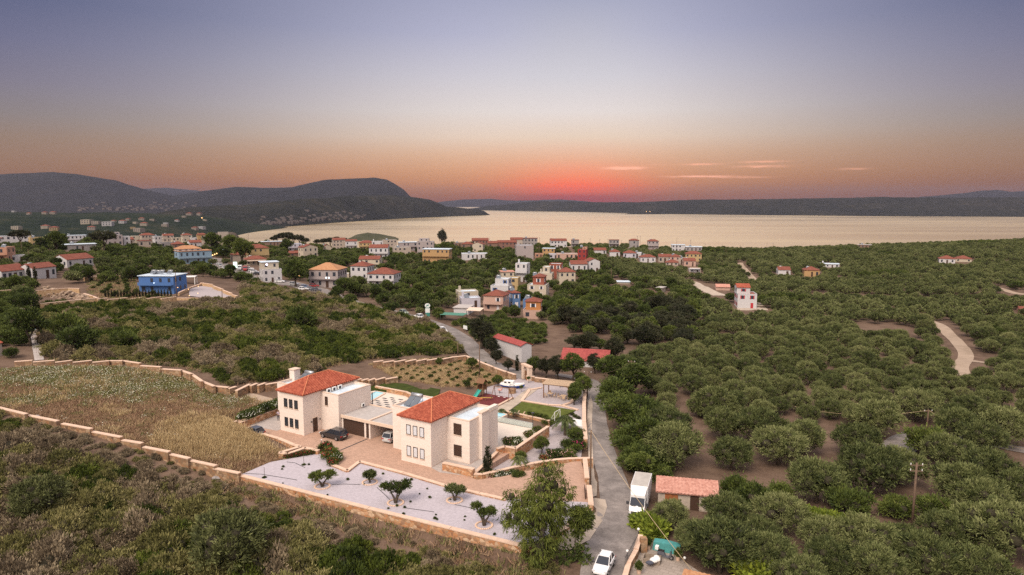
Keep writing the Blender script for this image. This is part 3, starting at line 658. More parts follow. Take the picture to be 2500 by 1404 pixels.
def road(name, px, widths, mat, dz=.09, kind='structure', crown_=.0):
    """px: pixels of the centre line on the ground, widths in metres"""
    w = [G(*q) for q in px]; path = smooth_path([(q.x, q.y, 0) for q in w]); n = len(path); ww = np.interp(np.linspace(0, 1, n), np.linspace(0, 1, len(widths)), widths)
    V = []; K = 6
    for i, q in enumerate(path):
        t = (path[min(i + 1, n - 1)] - path[max(i - 1, 0)]).normalized(); s = Vector((-t.y, t.x, 0))
        for j in range(K + 1): r = q + s * ww[i] * (j / K - .5) * (1 + .06 * float(fbm(np.array([i * .7]), np.array([j * 1.]), 2)[0])); V.append((r.x, r.y))
    V = np.array(V); z = hgt(V[:, 0], V[:, 1]) + dz; i = np.arange(n * (K + 1)).reshape(n, K + 1)
    Q = np.stack([i[:-1, 1:], i[:-1, :-1], i[1:, :-1], i[1:, 1:]], -1).reshape(-1, 4)
    ROADS.append((np.array([(q.x, q.y) for q in path]), ww / 2))
    return tag(link(name, mesh_np(name, np.column_stack([V, z]), Q, mat, True)), kind=kind)
def on_road(x, y, m=1.0):
    x = np.asarray(x, float); y = np.asarray(y, float); r = np.zeros(x.shape, bool)
    for p, w in ROADS:
        for i in range(0, len(p), 2): r |= np.hypot(x - p[i, 0], y - p[i, 1]) < w[i] + m + 1.2
    return r
FIELD = [tuple(G(*q).xy) for q in ((0, 1003), (64, 1014), (150, 1036), (225, 1055), (300, 1074), (412, 1107), (530, 1142), (592, 1158), (700, 1122), (800, 1100), (745, 1097), (705, 1108), (660, 1095), (640, 1072), (556, 1036), (575, 1030), (678, 995), (640, 985), (590, 965), (520, 952), (450, 925), (390, 908), (300, 897), (226, 897), (50, 900), (0, 905))]
road('lane', [(1478, 1440), (1492, 1330), (1510, 1260), (1500, 1190), (1475, 1110), (1460, 1040), (1455, 980), (1452, 945), (1440, 930), (1400, 922), (1360, 915)], [5.6, 5.6, 4.8, 3.9, 3.6, 3.3, 3.2, 3.2, 3.2, 3], m_asph)
road('road', [(1330, 940), (1262, 912), (1212, 893), (1160, 858), (1128, 826), (1085, 800), (1030, 780), (985, 768), (900, 748), (820, 725), (760, 705), (690, 690), (620, 676), (575, 663), (548, 650), (535, 640), (525, 630)], [5, 5.2, 5.2, 5.5, 5.5, 5.5, 5.5, 6, 7, 9, 11, 13, 13, 11, 9, 8, 7], m_asph)
road('dirt_track', [(2353, 918), (2345, 897), (2358, 870), (2345, 845), (2315, 815), (2290, 792), (2240, 778), (2150, 768)], [3.2, 3.4, 3.5, 3.6, 3.7, 3.3, 2.6, 2.4], m_dirt)
road('dirt_track', [(2352, 880), (2385, 883), (2420, 888)], [3, 2.6, 2.2], m_dirt)
road('dirt_track', [(2520, 720), (2470, 714), (2430, 702)], [4, 4, 3], m_dirt)
road('dirt_track', [(1760, 722), (1725, 708), (1700, 693), (1690, 688)], [7, 6, 5, 4], m_conc)
road('dirt_track', [(1850, 684), (1835, 678), (1812, 652), (1806, 642)], [4, 4, 4, 4], m_dirt)
road('path', [(96, 880), (88, 845), (72, 800), (56, 765), (45, 748)], [1.6, 1.5, 1.5, 1.5, 1.5], m_flag)
road('yard', [(2180, 1110), (2215, 1075), (2270, 1062), (2500, 1100), (2560, 1108)], [5, 5, 3, 3, 3], m_asph)
drape('verge', [tuple(G(*q).xy) for q in ((1345, 1312), (1380, 1300), (1436, 1245), (1441, 1222), (1452, 1218), (1478, 1222), (1482, 1240), (1470, 1275), (1440, 1320), (1390, 1345), (1330, 1350), (1300, 1340))], m_conc, .13, 1.2)
drape('verge', [tuple(G(*q).xy) for q in ((1437, 1170), (1437, 1120), (1432, 1040), (1437, 980), (1442, 965), (1447, 985), (1445, 1040), (1448, 1120), (1452, 1170), (1458, 1180), (1457, 1212), (1440, 1218))], m_conc, .13, 1.2)
slab('gravel_bed', GRAVEL, -3.2, 0., m_gravel)
slab('driveway', PAVE, -2.6, .02, m_cobble)
slab('patio', [V2(*c) for c in ((2.5, 11.3), (3.7, 10.3), (4.6, 10.3), (7.3, 10.9), (6.9, 21.9), (-3, 21.7), (-12, 21.7), (-12, 11.3))], -2.4, .05, m_terr)
slab('patio', [V2(*c) for c in ((-36, 11.4), (-12.2, 11.4), (-12.2, 19.8), (-23.5, 24.6), (-26, 25.8), (-33.5, 25.9), (-36, 20))], -2.4, .045, m_terr)
slab('walkway', [V2(*c) for c in ((.1, .1), (2.1, -.6), (7.1, .6), (5.2, 10.2), (4.0, 10.2), (4.0, 3.9), (.1, 3.9))], -1.2, .06, m_flag)
slab('walkway', [V2(*c) for c in ((-41, 4), (-37.8, -1.2), (-31, -.4), (-31, 8), (-38, 9))], -1.2, .05, m_flag)
slab('lawn', [V2(*c) for c in ((-5.0, 34.1), (5.9, 34.4), (4.7, 26.6), (-3.9, 27.2))], -1.5, .07, m_lawn)
slab('playground', [V2(*c) for c in ((-14.6, 29.5), (-13.9, 35.2), (-7.5, 35.1), (-7.2, 27.7), (-13, 28.2))], -1.5, .08, m_rubber)
slab('gravel_bed', [V2(*c) for c in ((-14, 35.2), (-16.2, 38.4), (-14.3, 48.3), (-13, 47.9), (-1, 48.6), (1.9, 47.3), (10.7, 27.6), (6.1, 25), (6, 34.6), (-5.3, 34.3), (-7.4, 35.2))], -1.6, .04, m_gravel2)
slab('path', [V2(*c) for c in ((-7.0, 27.5), (-7.3, 35.3), (-8.6, 43), (-6.6, 43.2), (-5.1, 34.2), (-4.1, 27.3))], -1.0, .10, m_conc)
drape('gravel_bed', GARD, m_gravel2, .12, 1.2)
slab('lawn', Pp([(600, 952), (680, 944), (690, 968), (650, 976), (590, 962)], .6), -1, .75, m_lawnd)
drape('path', [tuple(G(*q).xy) for q in ((585, 957), (600, 958), (680, 980), (680, 990), (640, 985), (590, 966))], m_dirt, .10, 1.5)
slab('lawn', Pp([(893, 945), (935, 933), (985, 936), (1075, 950), (1068, 968), (1020, 966), (960, 955)], .5), -1, .5, m_lawnd)

# ================================================================== WALLS
def Gd(px, py, dh):
    """the point seen at a pixel on a surface dh above the ground"""
    d = ray(px, py); ts = np.geomspace(45, 700, 500) / d[1]
    zs = H + d[2] * ts; hs = hgt(d[0] * ts, d[1] * ts, False) + dh; i = max(int(np.argmax(zs < hs)), 1); a, c = ts[i - 1], ts[i]
    tt = np.linspace(a, c, 24); k_ = max(int(np.argmax(H + d[2] * tt < hgt(d[0] * tt, d[1] * tt, False) + dh)), 1); c = tt[k_]
    return Vector((d[0] * c, d[1] * c, H + d[2] * c))
def wall(label, segs, th=.45, cap=.10, mat=None, capm=None, deep=1.2, name='stone_wall', cat='stone wall', over=.05, base=None):
    """segs: (p0, p1) world points whose z is the top; one thing: body with its cap stones"""
    body, cp = MB(), MB()
    for p0, p1 in segs:
        d = Vector((p1[0] - p0[0], p1[1] - p0[1])); L_ = d.length
        if L_ < .05: continue
        n = Vector((-d.y, d.x)).normalized() * th / 2; e = d.normalized() * .02
        def ring(k_, s): return [(p0[0] + n.x * k_ - e.x, p0[1] + n.y * k_ - e.y), (p0[0] - n.x * k_ - e.x, p0[1] - n.y * k_ - e.y), (p1[0] - n.x * k_ + e.x, p1[1] - n.y * k_ + e.y), (p1[0] + n.x * k_ + e.x, p1[1] + n.y * k_ + e.y)]
        b0 = (hz(p0[0], p0[1]) if base is None else base) - deep; b1 = (hz(p1[0], p1[1]) if base is None else base) - deep
        t0, t1 = p0[2] - cap, p1[2] - cap
        body.prism(ring(1, 0), [b0, b0, b1, b1], [t0, t0, t1, t1])
        if cap: cp.prism(ring(1 + 2 * over / th, 0), [t0 + .002, t0 + .002, t1 + .002, t1 + .002], [p0[2], p0[2], p1[2], p1[2]])
    o = tag(body.obj(name, mat or m_stone), label, cat, kind='thing')
    if cap: cp.obj('cap', capm or m_cap, o)
    return o
def stepped(px, dh):
    o = []
    for a, c, e, f in px:
        p, q = Gd(a, c, dh), Gd(e, f, dh); z = (p.z + q.z) / 2; x0, y0 = P(a, c, z); x1, y1 = P(e, f, z); o.append(((x0, y0, z), (x1, y1, z)))
    return o
def fixed(px, z):
    w = [(*P(a, c, z), z) for a, c in px]; return list(zip(w[:-1], w[1:]))
def vfix(l, z): w = [(*V2(*c), z) for c in l]; return list(zip(w[:-1], w[1:]))
zs_ = [4.55, 4.05, 3.5, 3.0, 2.5, 2.0, 1.55, 1.1, .7]
sg = []
for (a, c, e, f), z in zip(((-20, 990, 64, 1010), (69, 1013, 141, 1027), (152, 1033, 223, 1046), (222, 1052, 296, 1066), (291, 1072, 347, 1081), (351, 1090, 413, 1102), (408, 1106, 462, 1118), (462, 1122, 527, 1136), (523, 1142, 585, 1154)), zs_): sg.append(((*P(a, c, z), z), (*P(e, f, z), z)))
wall('long low stone wall stepping down beside the dry grass field above the scrub', sg, .5, .12, m_stone2)
wall('long stone retaining wall holding up the white gravel bed above the scrub', fixed([(583, 1158), (900, 1239), (1100, 1288), (1286, 1333)], .18), .55, .12, m_stone, base=-2.0)
wall('short retaining wall at the gravel corner beneath the drooping tree', fixed([(1288, 1333), (1345, 1312), (1441, 1243)], .15), .5, .1, m_stone, base=-1.6)
wall('long stone wall stepping and curving along the top of the dry grass field', stepped([(36, 882, 79, 879), (81, 883, 133, 879), (135, 884, 175, 879), (178, 884, 224, 879), (226, 884, 266, 880), (266, 880, 299, 880), (299, 880, 342, 886), (343, 892, 393, 895), (395, 900, 443, 903), (443, 904, 467, 912), (467, 912, 493, 930), (493, 930, 523, 942), (523, 942, 558, 945), (559, 948, 576, 943)], 1.25), .5, .12, m_stone2)
wall('stone wall stepping up behind the villa with the chimney', stepped([(577, 953, 610, 937), (612, 941, 628, 935), (630, 940, 648, 934), (649, 938, 690, 931)], 1.5), .5, .12, m_stone2)
wall('short stone wall stepping up behind the flat roof of the further villa', stepped([(856, 926, 868, 922), (869, 927, 882, 924), (883, 928, 899, 924), (900, 928, 916, 923), (917, 927, 940, 921), (942, 925, 970, 920)], 1.3), .5, .12, m_stone2)
wall('stone wall with many small steps between the scrub and the young orchard', stepped([(912, 883, 935, 880), (936, 884, 962, 880), (963, 883, 990, 878), (991, 882, 1016, 877), (1017, 881, 1042, 876), (1043, 879, 1075, 874), (1076, 877, 1106, 871), (1106, 871, 1137, 868)], 1.3), .5, .12, m_stone2)
wall('straight stone wall between the young orchard and the road', stepped([(1137, 868, 1170, 881), (1170, 882, 1204, 895), (1204, 896, 1236, 907), (1236, 907, 1258, 914)], 1.3), .5, .12, m_stone2)
wall('low pale stone wall between the dry grass field and the driveway', fixed([(579, 1027), (552, 1033), (680, 1069), (718, 1085), (733, 1089), (683, 1104), (702, 1107), (745, 1092), (778, 1099)], .62), .5, .12, m_stone, base=-.2)
wall('orange stone retaining wall beneath the flowering hedge', fixed([(585, 1031), (632, 1013), (684, 994)], 1.15), .45, .10, m_stone, base=-.3)
wall('low kerb wall edging the driveway above the white gravel bed', fixed([(806, 1131), (848, 1148), (878, 1125), (985, 1153), (1085, 1183), (1170, 1203), (1235, 1217)], .26), .42, .1, m_stone, base=-.3)
wall('thick orange stone wall in front of the villa side terrace', vfix([(2.0, .35), (6.9, .6)], 1.15), .55, .1, m_stone, base=-.6)
wall('curved stone wall between the driveway and the planted garden', vfix([(6.9, .6), (7.9, 1.2), (9.0, 3.1), (10.3, 5.6), (11.9, 8.2), (13.5, 10.4)], .45) + [((*V2(13.5, 10.4), .45), (*V2(15.4, 12.4), .42)), ((*V2(15.4, 12.4), .42), (*V2(18.2, 14.4), .40))], .45, .1, m_stone, base=-1.0)
wall('tall stone wall dropping from the white patio to the planted garden', vfix([(5.2, 9.2), (5.7, 10.6), (7.5, 10.7), (7.2, 16), (6.9, 22)], .95), .45, .1, m_stone, base=-1.2)
wall('pale stone wall between the villa walkway and the planted garden', vfix([(6.9, .7), (6.1, 5), (5.2, 9.2)], .5), .4, .1, m_stone, base=-1.)
wall('long pale wall between the villa garden and the lane', vfix([(1.8, 47.2), (6.2, 37.2), (10.7, 27.6), (14.4, 20.2)], .75), .55, .12, m_stone, base=-1.4)
wall('short pale wall beside the dark driveway gate on the lane', [((*P(1428, 1118, .75), .75), (*P(1433, 1166, .75), .75))], .55, .12, m_stone, base=-1.4)
wall('pale gate pillar wall at the mouth of the driveway', [((*P(1438, 1184, .75), .75), (*P(1443, 1232, .75), .75))], .55, .12, m_stone, base=-1.4)
wall('orange stone wall below the lawn with yellow shrubs', vfix([(-4.4, 27.0), (.4, 26.7), (4.9, 26.3)], .35), .4, .1, m_stone, base=-1.0)
wall('orange stone wall behind the swimming pool of the far villa', vfix([(-33.8, 26.1), (-26, 26.0), (-22.5, 24.6), (-16.5, 24.9)], .9), .4, .1, m_stone, base=-1.)
wall('stone wall along the back of the gravel yard under the dark trees', stepped([(1285, 917, 1305, 919), (1306, 921, 1345, 926), (1346, 926, 1385, 934), (1386, 937, 1425, 942)], 1.2), .45, .1, m_stone2)
wall('low kerb round the pergola gravel and the lawn', vfix([(-5.2, 34.3), (-7.6, 41.5), (-6.4, 44.2)], .22) + vfix([(-5.2, 34.3), (.3, 34.5), (2.6, 35.6), (3.2, 38), (1.6, 44.5)], .24) + vfix([(2.7, 35.5), (6.2, 34.6)], .22), .5, .06, m_cap)
wall('pale kerb wall along the path by the red playground', vfix([(-7.25, 27.6), (-7.6, 35.2)], .28), .35, .06, m_cap)
# white block and goal at the near end of the lawn
o = tag(MB().prism(Pp([(1390, 1031), (1398, 1022), (1421, 1025), (1425, 1042), (1404, 1038)], .3), -1.2, .3).obj('water_tank', m_whitep), 'flat topped white tank block beside the lane wall and palm', 'tank', kind='thing')
# ================================================================== THE TWO STONE VILLAS
def slope(mb, poly, down, pitch=.46, amp=.10):
    """corrugated tile slope: poly = plane polygon (3D), down = 2D direction water runs"""
    P3 = [Vector(p) for p in poly]; n = (P3[1] - P3[0]).cross(P3[2] - P3[0]).normalized(); n = n if n.z > 0 else -n
    d2 = Vector((down[0], down[1], 0)).normalized(); s2 = Vector((-d2.y, d2.x, 0))
    ss = [p.dot(s2) for p in P3]; lo, hi = min(ss), max(ss); k_ = max(2, int((hi - lo) / (pitch / 2))); lines = []
    for i in range(k_ + 1):
        s = lo + (hi - lo) * i / k_; s_ = min(max(s, lo + 1e-4), hi - 1e-4); hit = []
        for a, c in zip(P3, P3[1:] + P3[:1]):
            sa, sc = a.dot(s2), c.dot(s2)
            if (sa - s_) * (sc - s_) < 0: hit.append(a + (c - a) * ((s_ - sa) / (sc - sa)))
        if len(hit) < 2: continue
        hit.sort(key=lambda p: p.dot(d2)); lines.append((hit[0], hit[-1], i))
    vs = []; fs = []
    for a, c, i in lines:
        o = n * (amp if i % 2 else 0.0); vs += [a + o, c + o]
    for i in range(len(lines) - 1): fs.append((2 * i, 2 * i + 1, 2 * i + 3, 2 * i + 2))
    v0, v1, v2 = [vs[j] for j in fs[len(fs) // 2][:3]]
    if (v1 - v0).cross(v2 - v0).z < 0: fs = [f[::-1] for f in fs]
    mb.add(vs, fs)
def hip(mb, rd, u0, u1, v0, v1, ze, zr, a=None, thick=.12, pitch=.46, amp=.10):
    a = a or (u1 - u0) / 2; um = (u0 + u1) / 2; A, B_, C_, D_ = (u0, v0, ze), (u1, v0, ze), (u1, v1, ze), (u0, v1, ze); R0, R1 = (um, v0 + a, zr), (um, v1 - a, zr)
    slope(mb, [A, B_, R0], (0, -1), pitch, amp); slope(mb, [B_, C_, R1, R0], (1, 0), pitch, amp); slope(mb, [C_, D_, R1], (0, 1), pitch, amp); slope(mb, [D_, A, R0, R1], (-1, 0), pitch, amp)
    mb.box(u0, u1, v0, v1, ze - thick, ze - .01)
    for p, q in ((A, R0), (B_, R0), (C_, R1), (D_, R1), (R0, R1)): rd.tube([(p[0], p[1], p[2] + .05), (q[0], q[1], q[2] + .05)], .10, 5)
def win(par, u, z0, z1, w, face, at, glass=m_glassd, frame=m_frame, shutter=None, mull=True, cat='window'):
    """a window set proud of a wall plane: face '-v' (plane v=at) or '+u' (plane u=at) ..."""
    fr, gl = MB(), MB(); d = .06
    def bx(mb, a0, a1, zz0, zz1, o0, o1):
        if face == '-v': mb.box(a0, a1, at - o1, at - o0, zz0, zz1)
        elif face == '+v': mb.box(a0, a1, at + o0, at + o1, zz0, zz1)
        elif face == '+u': mb.box(at + o0, at + o1, a0, a1, zz0, zz1)
        else: mb.box(at - o1, at - o0, a0, a1, zz0, zz1)
    t = .08
    bx(fr, u - w / 2, u - w / 2 + t, z0, z1, .002, d); bx(fr, u + w / 2 - t, u + w / 2, z0, z1, .002, d); bx(fr, u - w / 2 + t, u + w / 2 - t, z0, z0 + t, .002, d); bx(fr, u - w / 2 + t, u + w / 2 - t, z1 - t, z1, .002, d)
    bx(gl, u - w / 2 + t, u + w / 2 - t, z0 + t, z1 - t, .003, .03)
    o = fr.obj('window', frame, par)
    if shutter:
        sh = MB(); n = int((z1 - z0) / .12)
        for i in range(n): bx(sh, u - w / 2 + t, u + w / 2 - t, z0 + t + i * (z1 - z0 - 2 * t) / n, z0 + t + (i + .8) * (z1 - z0 - 2 * t) / n, .031, .05)
        gl.obj('pane', frame, o); sh.obj('shutter', shutter, o)
    else: gl.obj('pane', glass, o)
    sill = MB(); bx(sill, u - w / 2 - .08, u + w / 2 + .08, z0 - .09, z0 - .005, .002, .11); sill.obj('sill', m_trim, o)
    return o
def flatblock(par, u0, u1, v0, v1, z, roof, pw=.25, ph=.45, wallm=None, top=m_trim):
    w = MB(); w.box(u0, u1, v0, v1, -.8, z - ph); t = .0
    w.box(u0, u1, v0, v0 + pw, z - ph, z - .09); w.box(u0, u1, v1 - pw, v1, z - ph, z - .09); w.box(u0, u0 + pw, v0 + pw, v1 - pw, z - ph, z - .09); w.box(u1 - pw, u1, v0 + pw, v1 - pw, z - ph, z - .09)
    o = w.obj('wall', wallm or m_lime, par)
    c = MB(); e = .04
    c.box(u0 - e, u1 + e, v0 - e, v0 + pw + e, z - .088, z); c.box(u0 - e, u1 + e, v1 - pw - e, v1 + e, z - .088, z); c.box(u0 - e, u0 + pw + e, v0 + pw + e, v1 - pw - e, z - .088, z); c.box(u1 - pw - e, u1 + e, v0 + pw + e, v1 - pw - e, z - .088, z)
    c.obj('parapet_cap', top, o)
    if roof: MB().box(u0 + pw, u1 - pw, v0 + pw, v1 - pw, z - ph + .004, z - ph + .03).obj('roof', roof, par)
    return o
def heater(par, u, v, z, rz=0., s=1.):
    h = empty('solar_heater', (u, v, z), rz); h.parent = par
    t = MB().tube([(-.85 * s, .25 * s, 1.25 * s), (.85 * s, .25 * s, 1.25 * s)], .27 * s, 12).obj('tank', m_metal, h, smooth=True)
    p = MB()
    for a in (-.95, .05): p.add([(a * s, -1.35 * s, .25 * s), ((a + .9) * s, -1.35 * s, .25 * s), ((a + .9) * s, .0, 1.1 * s), (a * s, .0, 1.1 * s), (a * s, -1.35 * s, .17 * s), ((a + .9) * s, -1.35 * s, .17 * s), ((a + .9) * s, .0, 1.02 * s), (a * s, .0, 1.02 * s)], [(0, 1, 2, 3), (7, 6, 5, 4), (0, 4, 5, 1), (1, 5, 6, 2), (2, 6, 7, 3), (3, 7, 4, 0)])
    p.obj('panel', m_panel, h)
    f = MB()
    for a in (-.9, .9): f.tube([(a * s, -1.3 * s, .2 * s), (a * s, -1.3 * s, 0)], .025, 4).tube([(a * s, .25 * s, 1.0 * s), (a * s, .3 * s, 0)], .025, 4).tube([(a * s, -1.3 * s, .16 * s), (a * s, .0, 1.0 * s)], .025, 4)
    f.tube([(-.9 * s, .27 * s, .5 * s), (.9 * s, .27 * s, .5 * s)], .025, 4); f.obj('stand', m_dkmetal, h); return h
def acunit(par, u, v, z, rz=0., s=1.):
    h = MB().box(-.42 * s, .42 * s, -.16 * s, .16 * s, .05, .72 * s).obj('air_conditioner', m_whitep, par, (u, v, z), rz)
    MB().tube([(-.12 * s, -.165 * s, .38 * s), (-.12 * s, -.18 * s, .38 * s)], .27 * s, 14).obj('fan_grille', m_dkmetal, h); return h
def villa(off, label, kind):
    r = empty('villa', (*V2(off, 0), 0), VA, label, 'villa', 'twin stone villas')
    MB().box(-5.4, 0, .2, 12.4, -.8, 6.58).obj('wall', m_lime, r)
    flatblock(r, 0.002, 3.9, 4.0, 11.5, 6.35, m_roofflat)
    flatblock(r, -9.7, -5.402, 3.4, 9.9, 6.7, m_roofflat)
    rf, rd = MB(), MB(); hip(rf, rd, -5.9, .35, -.1, 12.7, 6.72, 8.55, 4.2)
    o = rf.obj('roof', m_tile, r); rd.obj('ridge_cap', m_ridge, o)
    MB().box(-5.55, .1, .1, 12.5, 6.45, 6.597).obj('cornice', m_trim, r)
    for i, u in enumerate((-3.97, -2.78, -1.57)):
        for z0, z1 in ((.94, 2.43), (4.12, 5.56)): win(r, u, z0, z1, .78, '-v', .2, m_curt if kind == 'near' else m_glassd)
    if kind == 'near':
        win(r, 1.85, 3.95, 5.6, 1.35, '-v', 4.0, shutter=m_shut); win(r, 1.85, .8, 2.45, 1.35, '-v', 4.0, shutter=m_shut)
        ch = MB().box(3.902, 4.5, 6.3, 8.1, -.8, 6.9).obj('chimney', m_lime, r); MB().box(3.75, 4.6, 6.2, 8.2, 6.902, 7.05).obj('chimney_cap', m_trim, ch)
        MB().box(3.2, 3.9, 8.2, 11.6, 6.36, 6.8).obj('parapet', m_lime, r)
        heater(r, -7.6, 6.4, 6.28, 0., 1.15); acunit(r, -6.3, 9.0, 6.28)
        win(r, 7.5, .9, 2.3, .8, '+u', 3.9)
    else:
        win(r, 1.22, 4.2, 5.65, .62, '-v', 4.0, shutter=m_shut)
        d = MB().box(.002, .06, 2.1, 3.05, .02, 2.35).obj('door', m_shut, r); MB().box(.062, .09, 2.2, 2.24, 1.05, 1.2).obj('handle', m_metal, d); MB().box(.002, .09, 2.02, 3.13, 2.352, 2.46).obj('lintel', m_trim, d)
        for v_ in (1.75, 3.5): MB().tube([(.02, v_, 1.75), (.14, v_, 1.8)], .04, 6).box(.08, .22, v_ - .07, v_ + .07, 1.78, 2.02).obj('wall_lamp', m_dkmetal, r)
        ch = MB().box(-9.95, -8.75, 6.3, 7.6, -.5, 8.2).obj('chimney', m_lime, r); MB().box(-10.05, -8.65, 6.2, 7.7, 8.202, 8.36).obj('chimney_cap', m_trim, ch)
        heater(r, -7.2, 8.0, 6.28, 0., 1.1)
        for v_ in (5.2, 6.4, 7.7): acunit(r, .55, v_, 5.93, math.pi / 2, .95)
        acunit(r, 4.15, 9.3, 3.05, math.pi / 2, .8)
        MB().tube([(4.0, 11.7, -.1), (4.0, 11.7, 4.9)], .09, 6).obj('pole', m_dkmetal, r)
    return r
villa(0, 'nearer cream stone villa with white curtained windows and a chimney beside its flat roof', 'near')
villa(-25.4, 'further cream stone villa with a brown door and three rooftop air conditioners', 'far')
g = empty('garage', (*V2(0, 0), 0), VA, 'flat roofed garage with brown door and open carport between the two villas', 'garage')
w = MB(); w.box(-21.45, -21.15, 4.55, 11, -.5, 2.55); w.box(-16.6, -16.25, 4.55, 11, -.5, 2.55); w.box(-15.6, -15.3, 4.5, 11, -.5, 2.55); w.box(-21.15, -9.75, 10.7, 11, -.5, 2.55); w.box(-21.15, -16.6, 5.2, 5.3, 2.3, 2.55)
w.obj('wall', m_lime, g)
rf = MB().box(-21.45, -9.72, 4.35, 11.2, 2.552, 2.80); rf.box(-21.45, -9.72, 4.3, 4.5, 2.55, 3.02).box(-21.45, -9.72, 11.0, 11.2, 2.8, 3.02).box(-15.75, -15.35, 4.5, 11.0, 2.8, 3.04)
rf.obj('roof_slab', m_trim, g); MB().box(-21.4, -15.77, 4.52, 10.98, 2.803, 2.86).box(-15.33, -9.75, 4.52, 10.98, 2.803, 2.86).obj('roof', m_garageroof, g)
d = MB()
for i in range(9): d.box(-21.15, -16.6, 4.66, 4.72, .05 + i * .275, .05 + i * .275 + .262)
d.obj('garage_door', m_shut, g); MB().box(-16.24, -15.61, 4.66, 4.72, .02, 2.5).obj('door', m_shut, g)
MB().box(-15.9, -15.66, -2.3, 4.3, .021, .035).obj('drain_grate', m_dkmetal, None, (*V2(0, 0), 0), VA)
bpy.data.objects['drain_grate']['label'] = 'dark drain grate line across the driveway towards the garage'; bpy.data.objects['drain_grate']['category'] = 'drain'
# pools
m_pool = newmat('pool_water'); b = NB(m_pool); b.out((.42, .68, .75), .06, .6, bump=b.noise(b.pos(), 2.5, 2), bstr=.15, bdist=.05)
m_poolt = plain('pool_tiles', (.12, .42, .55), .3, .08, 4.)
def pool(label, poly, z, rim=.35):
    c = [V2(*p) for p in poly]; cx = sum(p[0] for p in c) / len(c); cy_ = sum(p[1] for p in c) / len(c)
    o = empty('swimming_pool', (cx, cy_, 0), 0, label, 'swimming pool')
    lc = [(p[0] - cx, p[1] - cy_) for p in c]
    MB().prism(lc, z - .3, z).obj('water', m_pool, o)
    rm, tl = MB(), MB(); n = len(lc)
    for i in range(n):
        a, d_ = Vector(lc[i]), Vector(lc[(i + 1) % n]); e = (d_ - a).normalized()
        nn = Vector((e.y, -e.x)); nn = nn if nn.dot((a + d_) / 2) > 0 else -nn
        rm.prism([a - e * 0, d_ + e * 0, d_ + nn * rim, a + nn * rim], -1.2, z + .10)
        tl.prism([a + nn * .01, d_ + nn * .01, d_ - nn * .05, a - nn * .05], z - .2, z + .09)
    rm.obj('rim', m_trim, o); tl.obj('tiles', m_poolt, o)
pool('turquoise swimming pool behind the further villa beside dark dotted paving', [(-32.7, 24.9), (-30.6, 24.9), (-29.0, 18.8), (-31.3, 18.5)], .12)
pool('raised turquoise swimming pool corner behind the nearer villa', [(-9.5, 25.2), (-2.95, 25.1), (-2.95, 22.4), (-9.5, 22.4)], .35, .3)
# dark inlays of the poolside paving
il = MB()
for i in range(7):
    for j in range(7):
        if (i + j) % 2: il.box(-28.4 + i * 1.05 - .52, -28.4 + i * 1.05 + .52, 17.6 + j * .95, 17.6 + j * .95 + .44, .0, .058)
tag(il.obj('paving_inlay', m_dkmetal, None, (*V2(0, 0), 0), VA), 'staggered dark slabs set into the white poolside paving', 'paving slabs', kind='thing')
# glass balustrade of the white patio
gb = empty('glass_balustrade', (*V2(0, 0), 0), VA, 'low glass balustrade along the edge of the white patio', 'balustrade')
m_gl = newmat('clear_glass'); b = NB(m_gl); b.out((.62, .70, .68), .05, .5, Alpha=.42)
MB().box(-2.8, 4.1, 21.92, 21.95, .05, .95).obj('glass', m_gl, gb); MB().box(-2.8, 4.1, 21.9, 21.97, .952, 1.0).obj('rail', m_metal, gb)
pf = MB()
for u in (-2.8, -.5, 1.8, 4.1): pf.box(u - .03, u + .03, 21.98, 22.04, .05, 1.0)
pf.obj('post', m_metal, gb)
# ================================================================== THE VILLAGE
HF = []          # footprints: x, y, radius (kept clear of trees)
WALLC = {'white': (.66, .64, .66), 'lilac': (.60, .57, .64), 'cream': (.60, .52, .42), 'beige': (.50, .42, .36), 'pink': (.60, .40, .33), 'salmon': (.55, .30, .21), 'yellow': (.55, .40, .21), 'ochre': (.52, .33, .16),
         'orange': (.52, .22, .08), 'terracotta': (.34, .105, .07), 'red': (.33, .05, .045), 'blue': (.13, .24, .46), 'sky': (.30, .42, .54), 'grey': (.36, .33, .33), 'brown': (.26, .17, .13), 'deepblue': (.09, .20, .48), 'dusk': (.44, .38, .38), 'dullred': (.26, .14, .11)}
def wm(c): return plain('plaster_' + c, mul(WALLC[c], .72), .85, .07, 1.2)
m_winf = glassy('far_window', (.035, .04, .055), .2); m_shutb = plain('blue_shutter', (.10, .16, .36), .6); m_shutr = plain('red_shutter', (.38, .03, .04), .6); m_shutw = plain('white_shutter', (.66, .62, .64), .6)
m_tiler = tile_mat('red_sheet_roof', (.22, .045, .045), (.28, .06, .055), (.34, .085, .075)); m_tileo = tile_mat('orange_tile', (.30, .14, .07), (.38, .19, .10), (.44, .25, .14))
ROOFM = {'red': m_tile2, 'sheet': m_tiler, 'orange': m_tileo, 'tile': m_tile, 'grey': m_garageroof, 'pink': m_tilep, 'white': m_roofflat}
def gable(mb, u0, u1, v0, v1, z, rise, along='u', th=.16):
    if along == 'u':
        vm = (v0 + v1) / 2; A = [(u0, v0, z), (u1, v0, z), (u1, vm, z + rise), (u0, vm, z + rise)]; B_ = [(u1, v1, z), (u0, v1, z), (u0, vm, z + rise), (u1, vm, z + rise)]
    else:
        um = (u0 + u1) / 2; A = [(u0, v1, z), (u0, v0, z), (um, v0, z + rise), (um, v1, z + rise)]; B_ = [(u1, v0, z), (u1, v1, z), (um, v1, z + rise), (um, v0, z + rise)]
    for q in (A, B_):
        lo = [(a, c, d - th) for a, c, d in q]; mb.add(list(q) + lo, [(0, 1, 2, 3), (7, 6, 5, 4), (0, 4, 5, 1), (1, 5, 6, 2), (2, 6, 7, 3), (3, 7, 4, 0)])
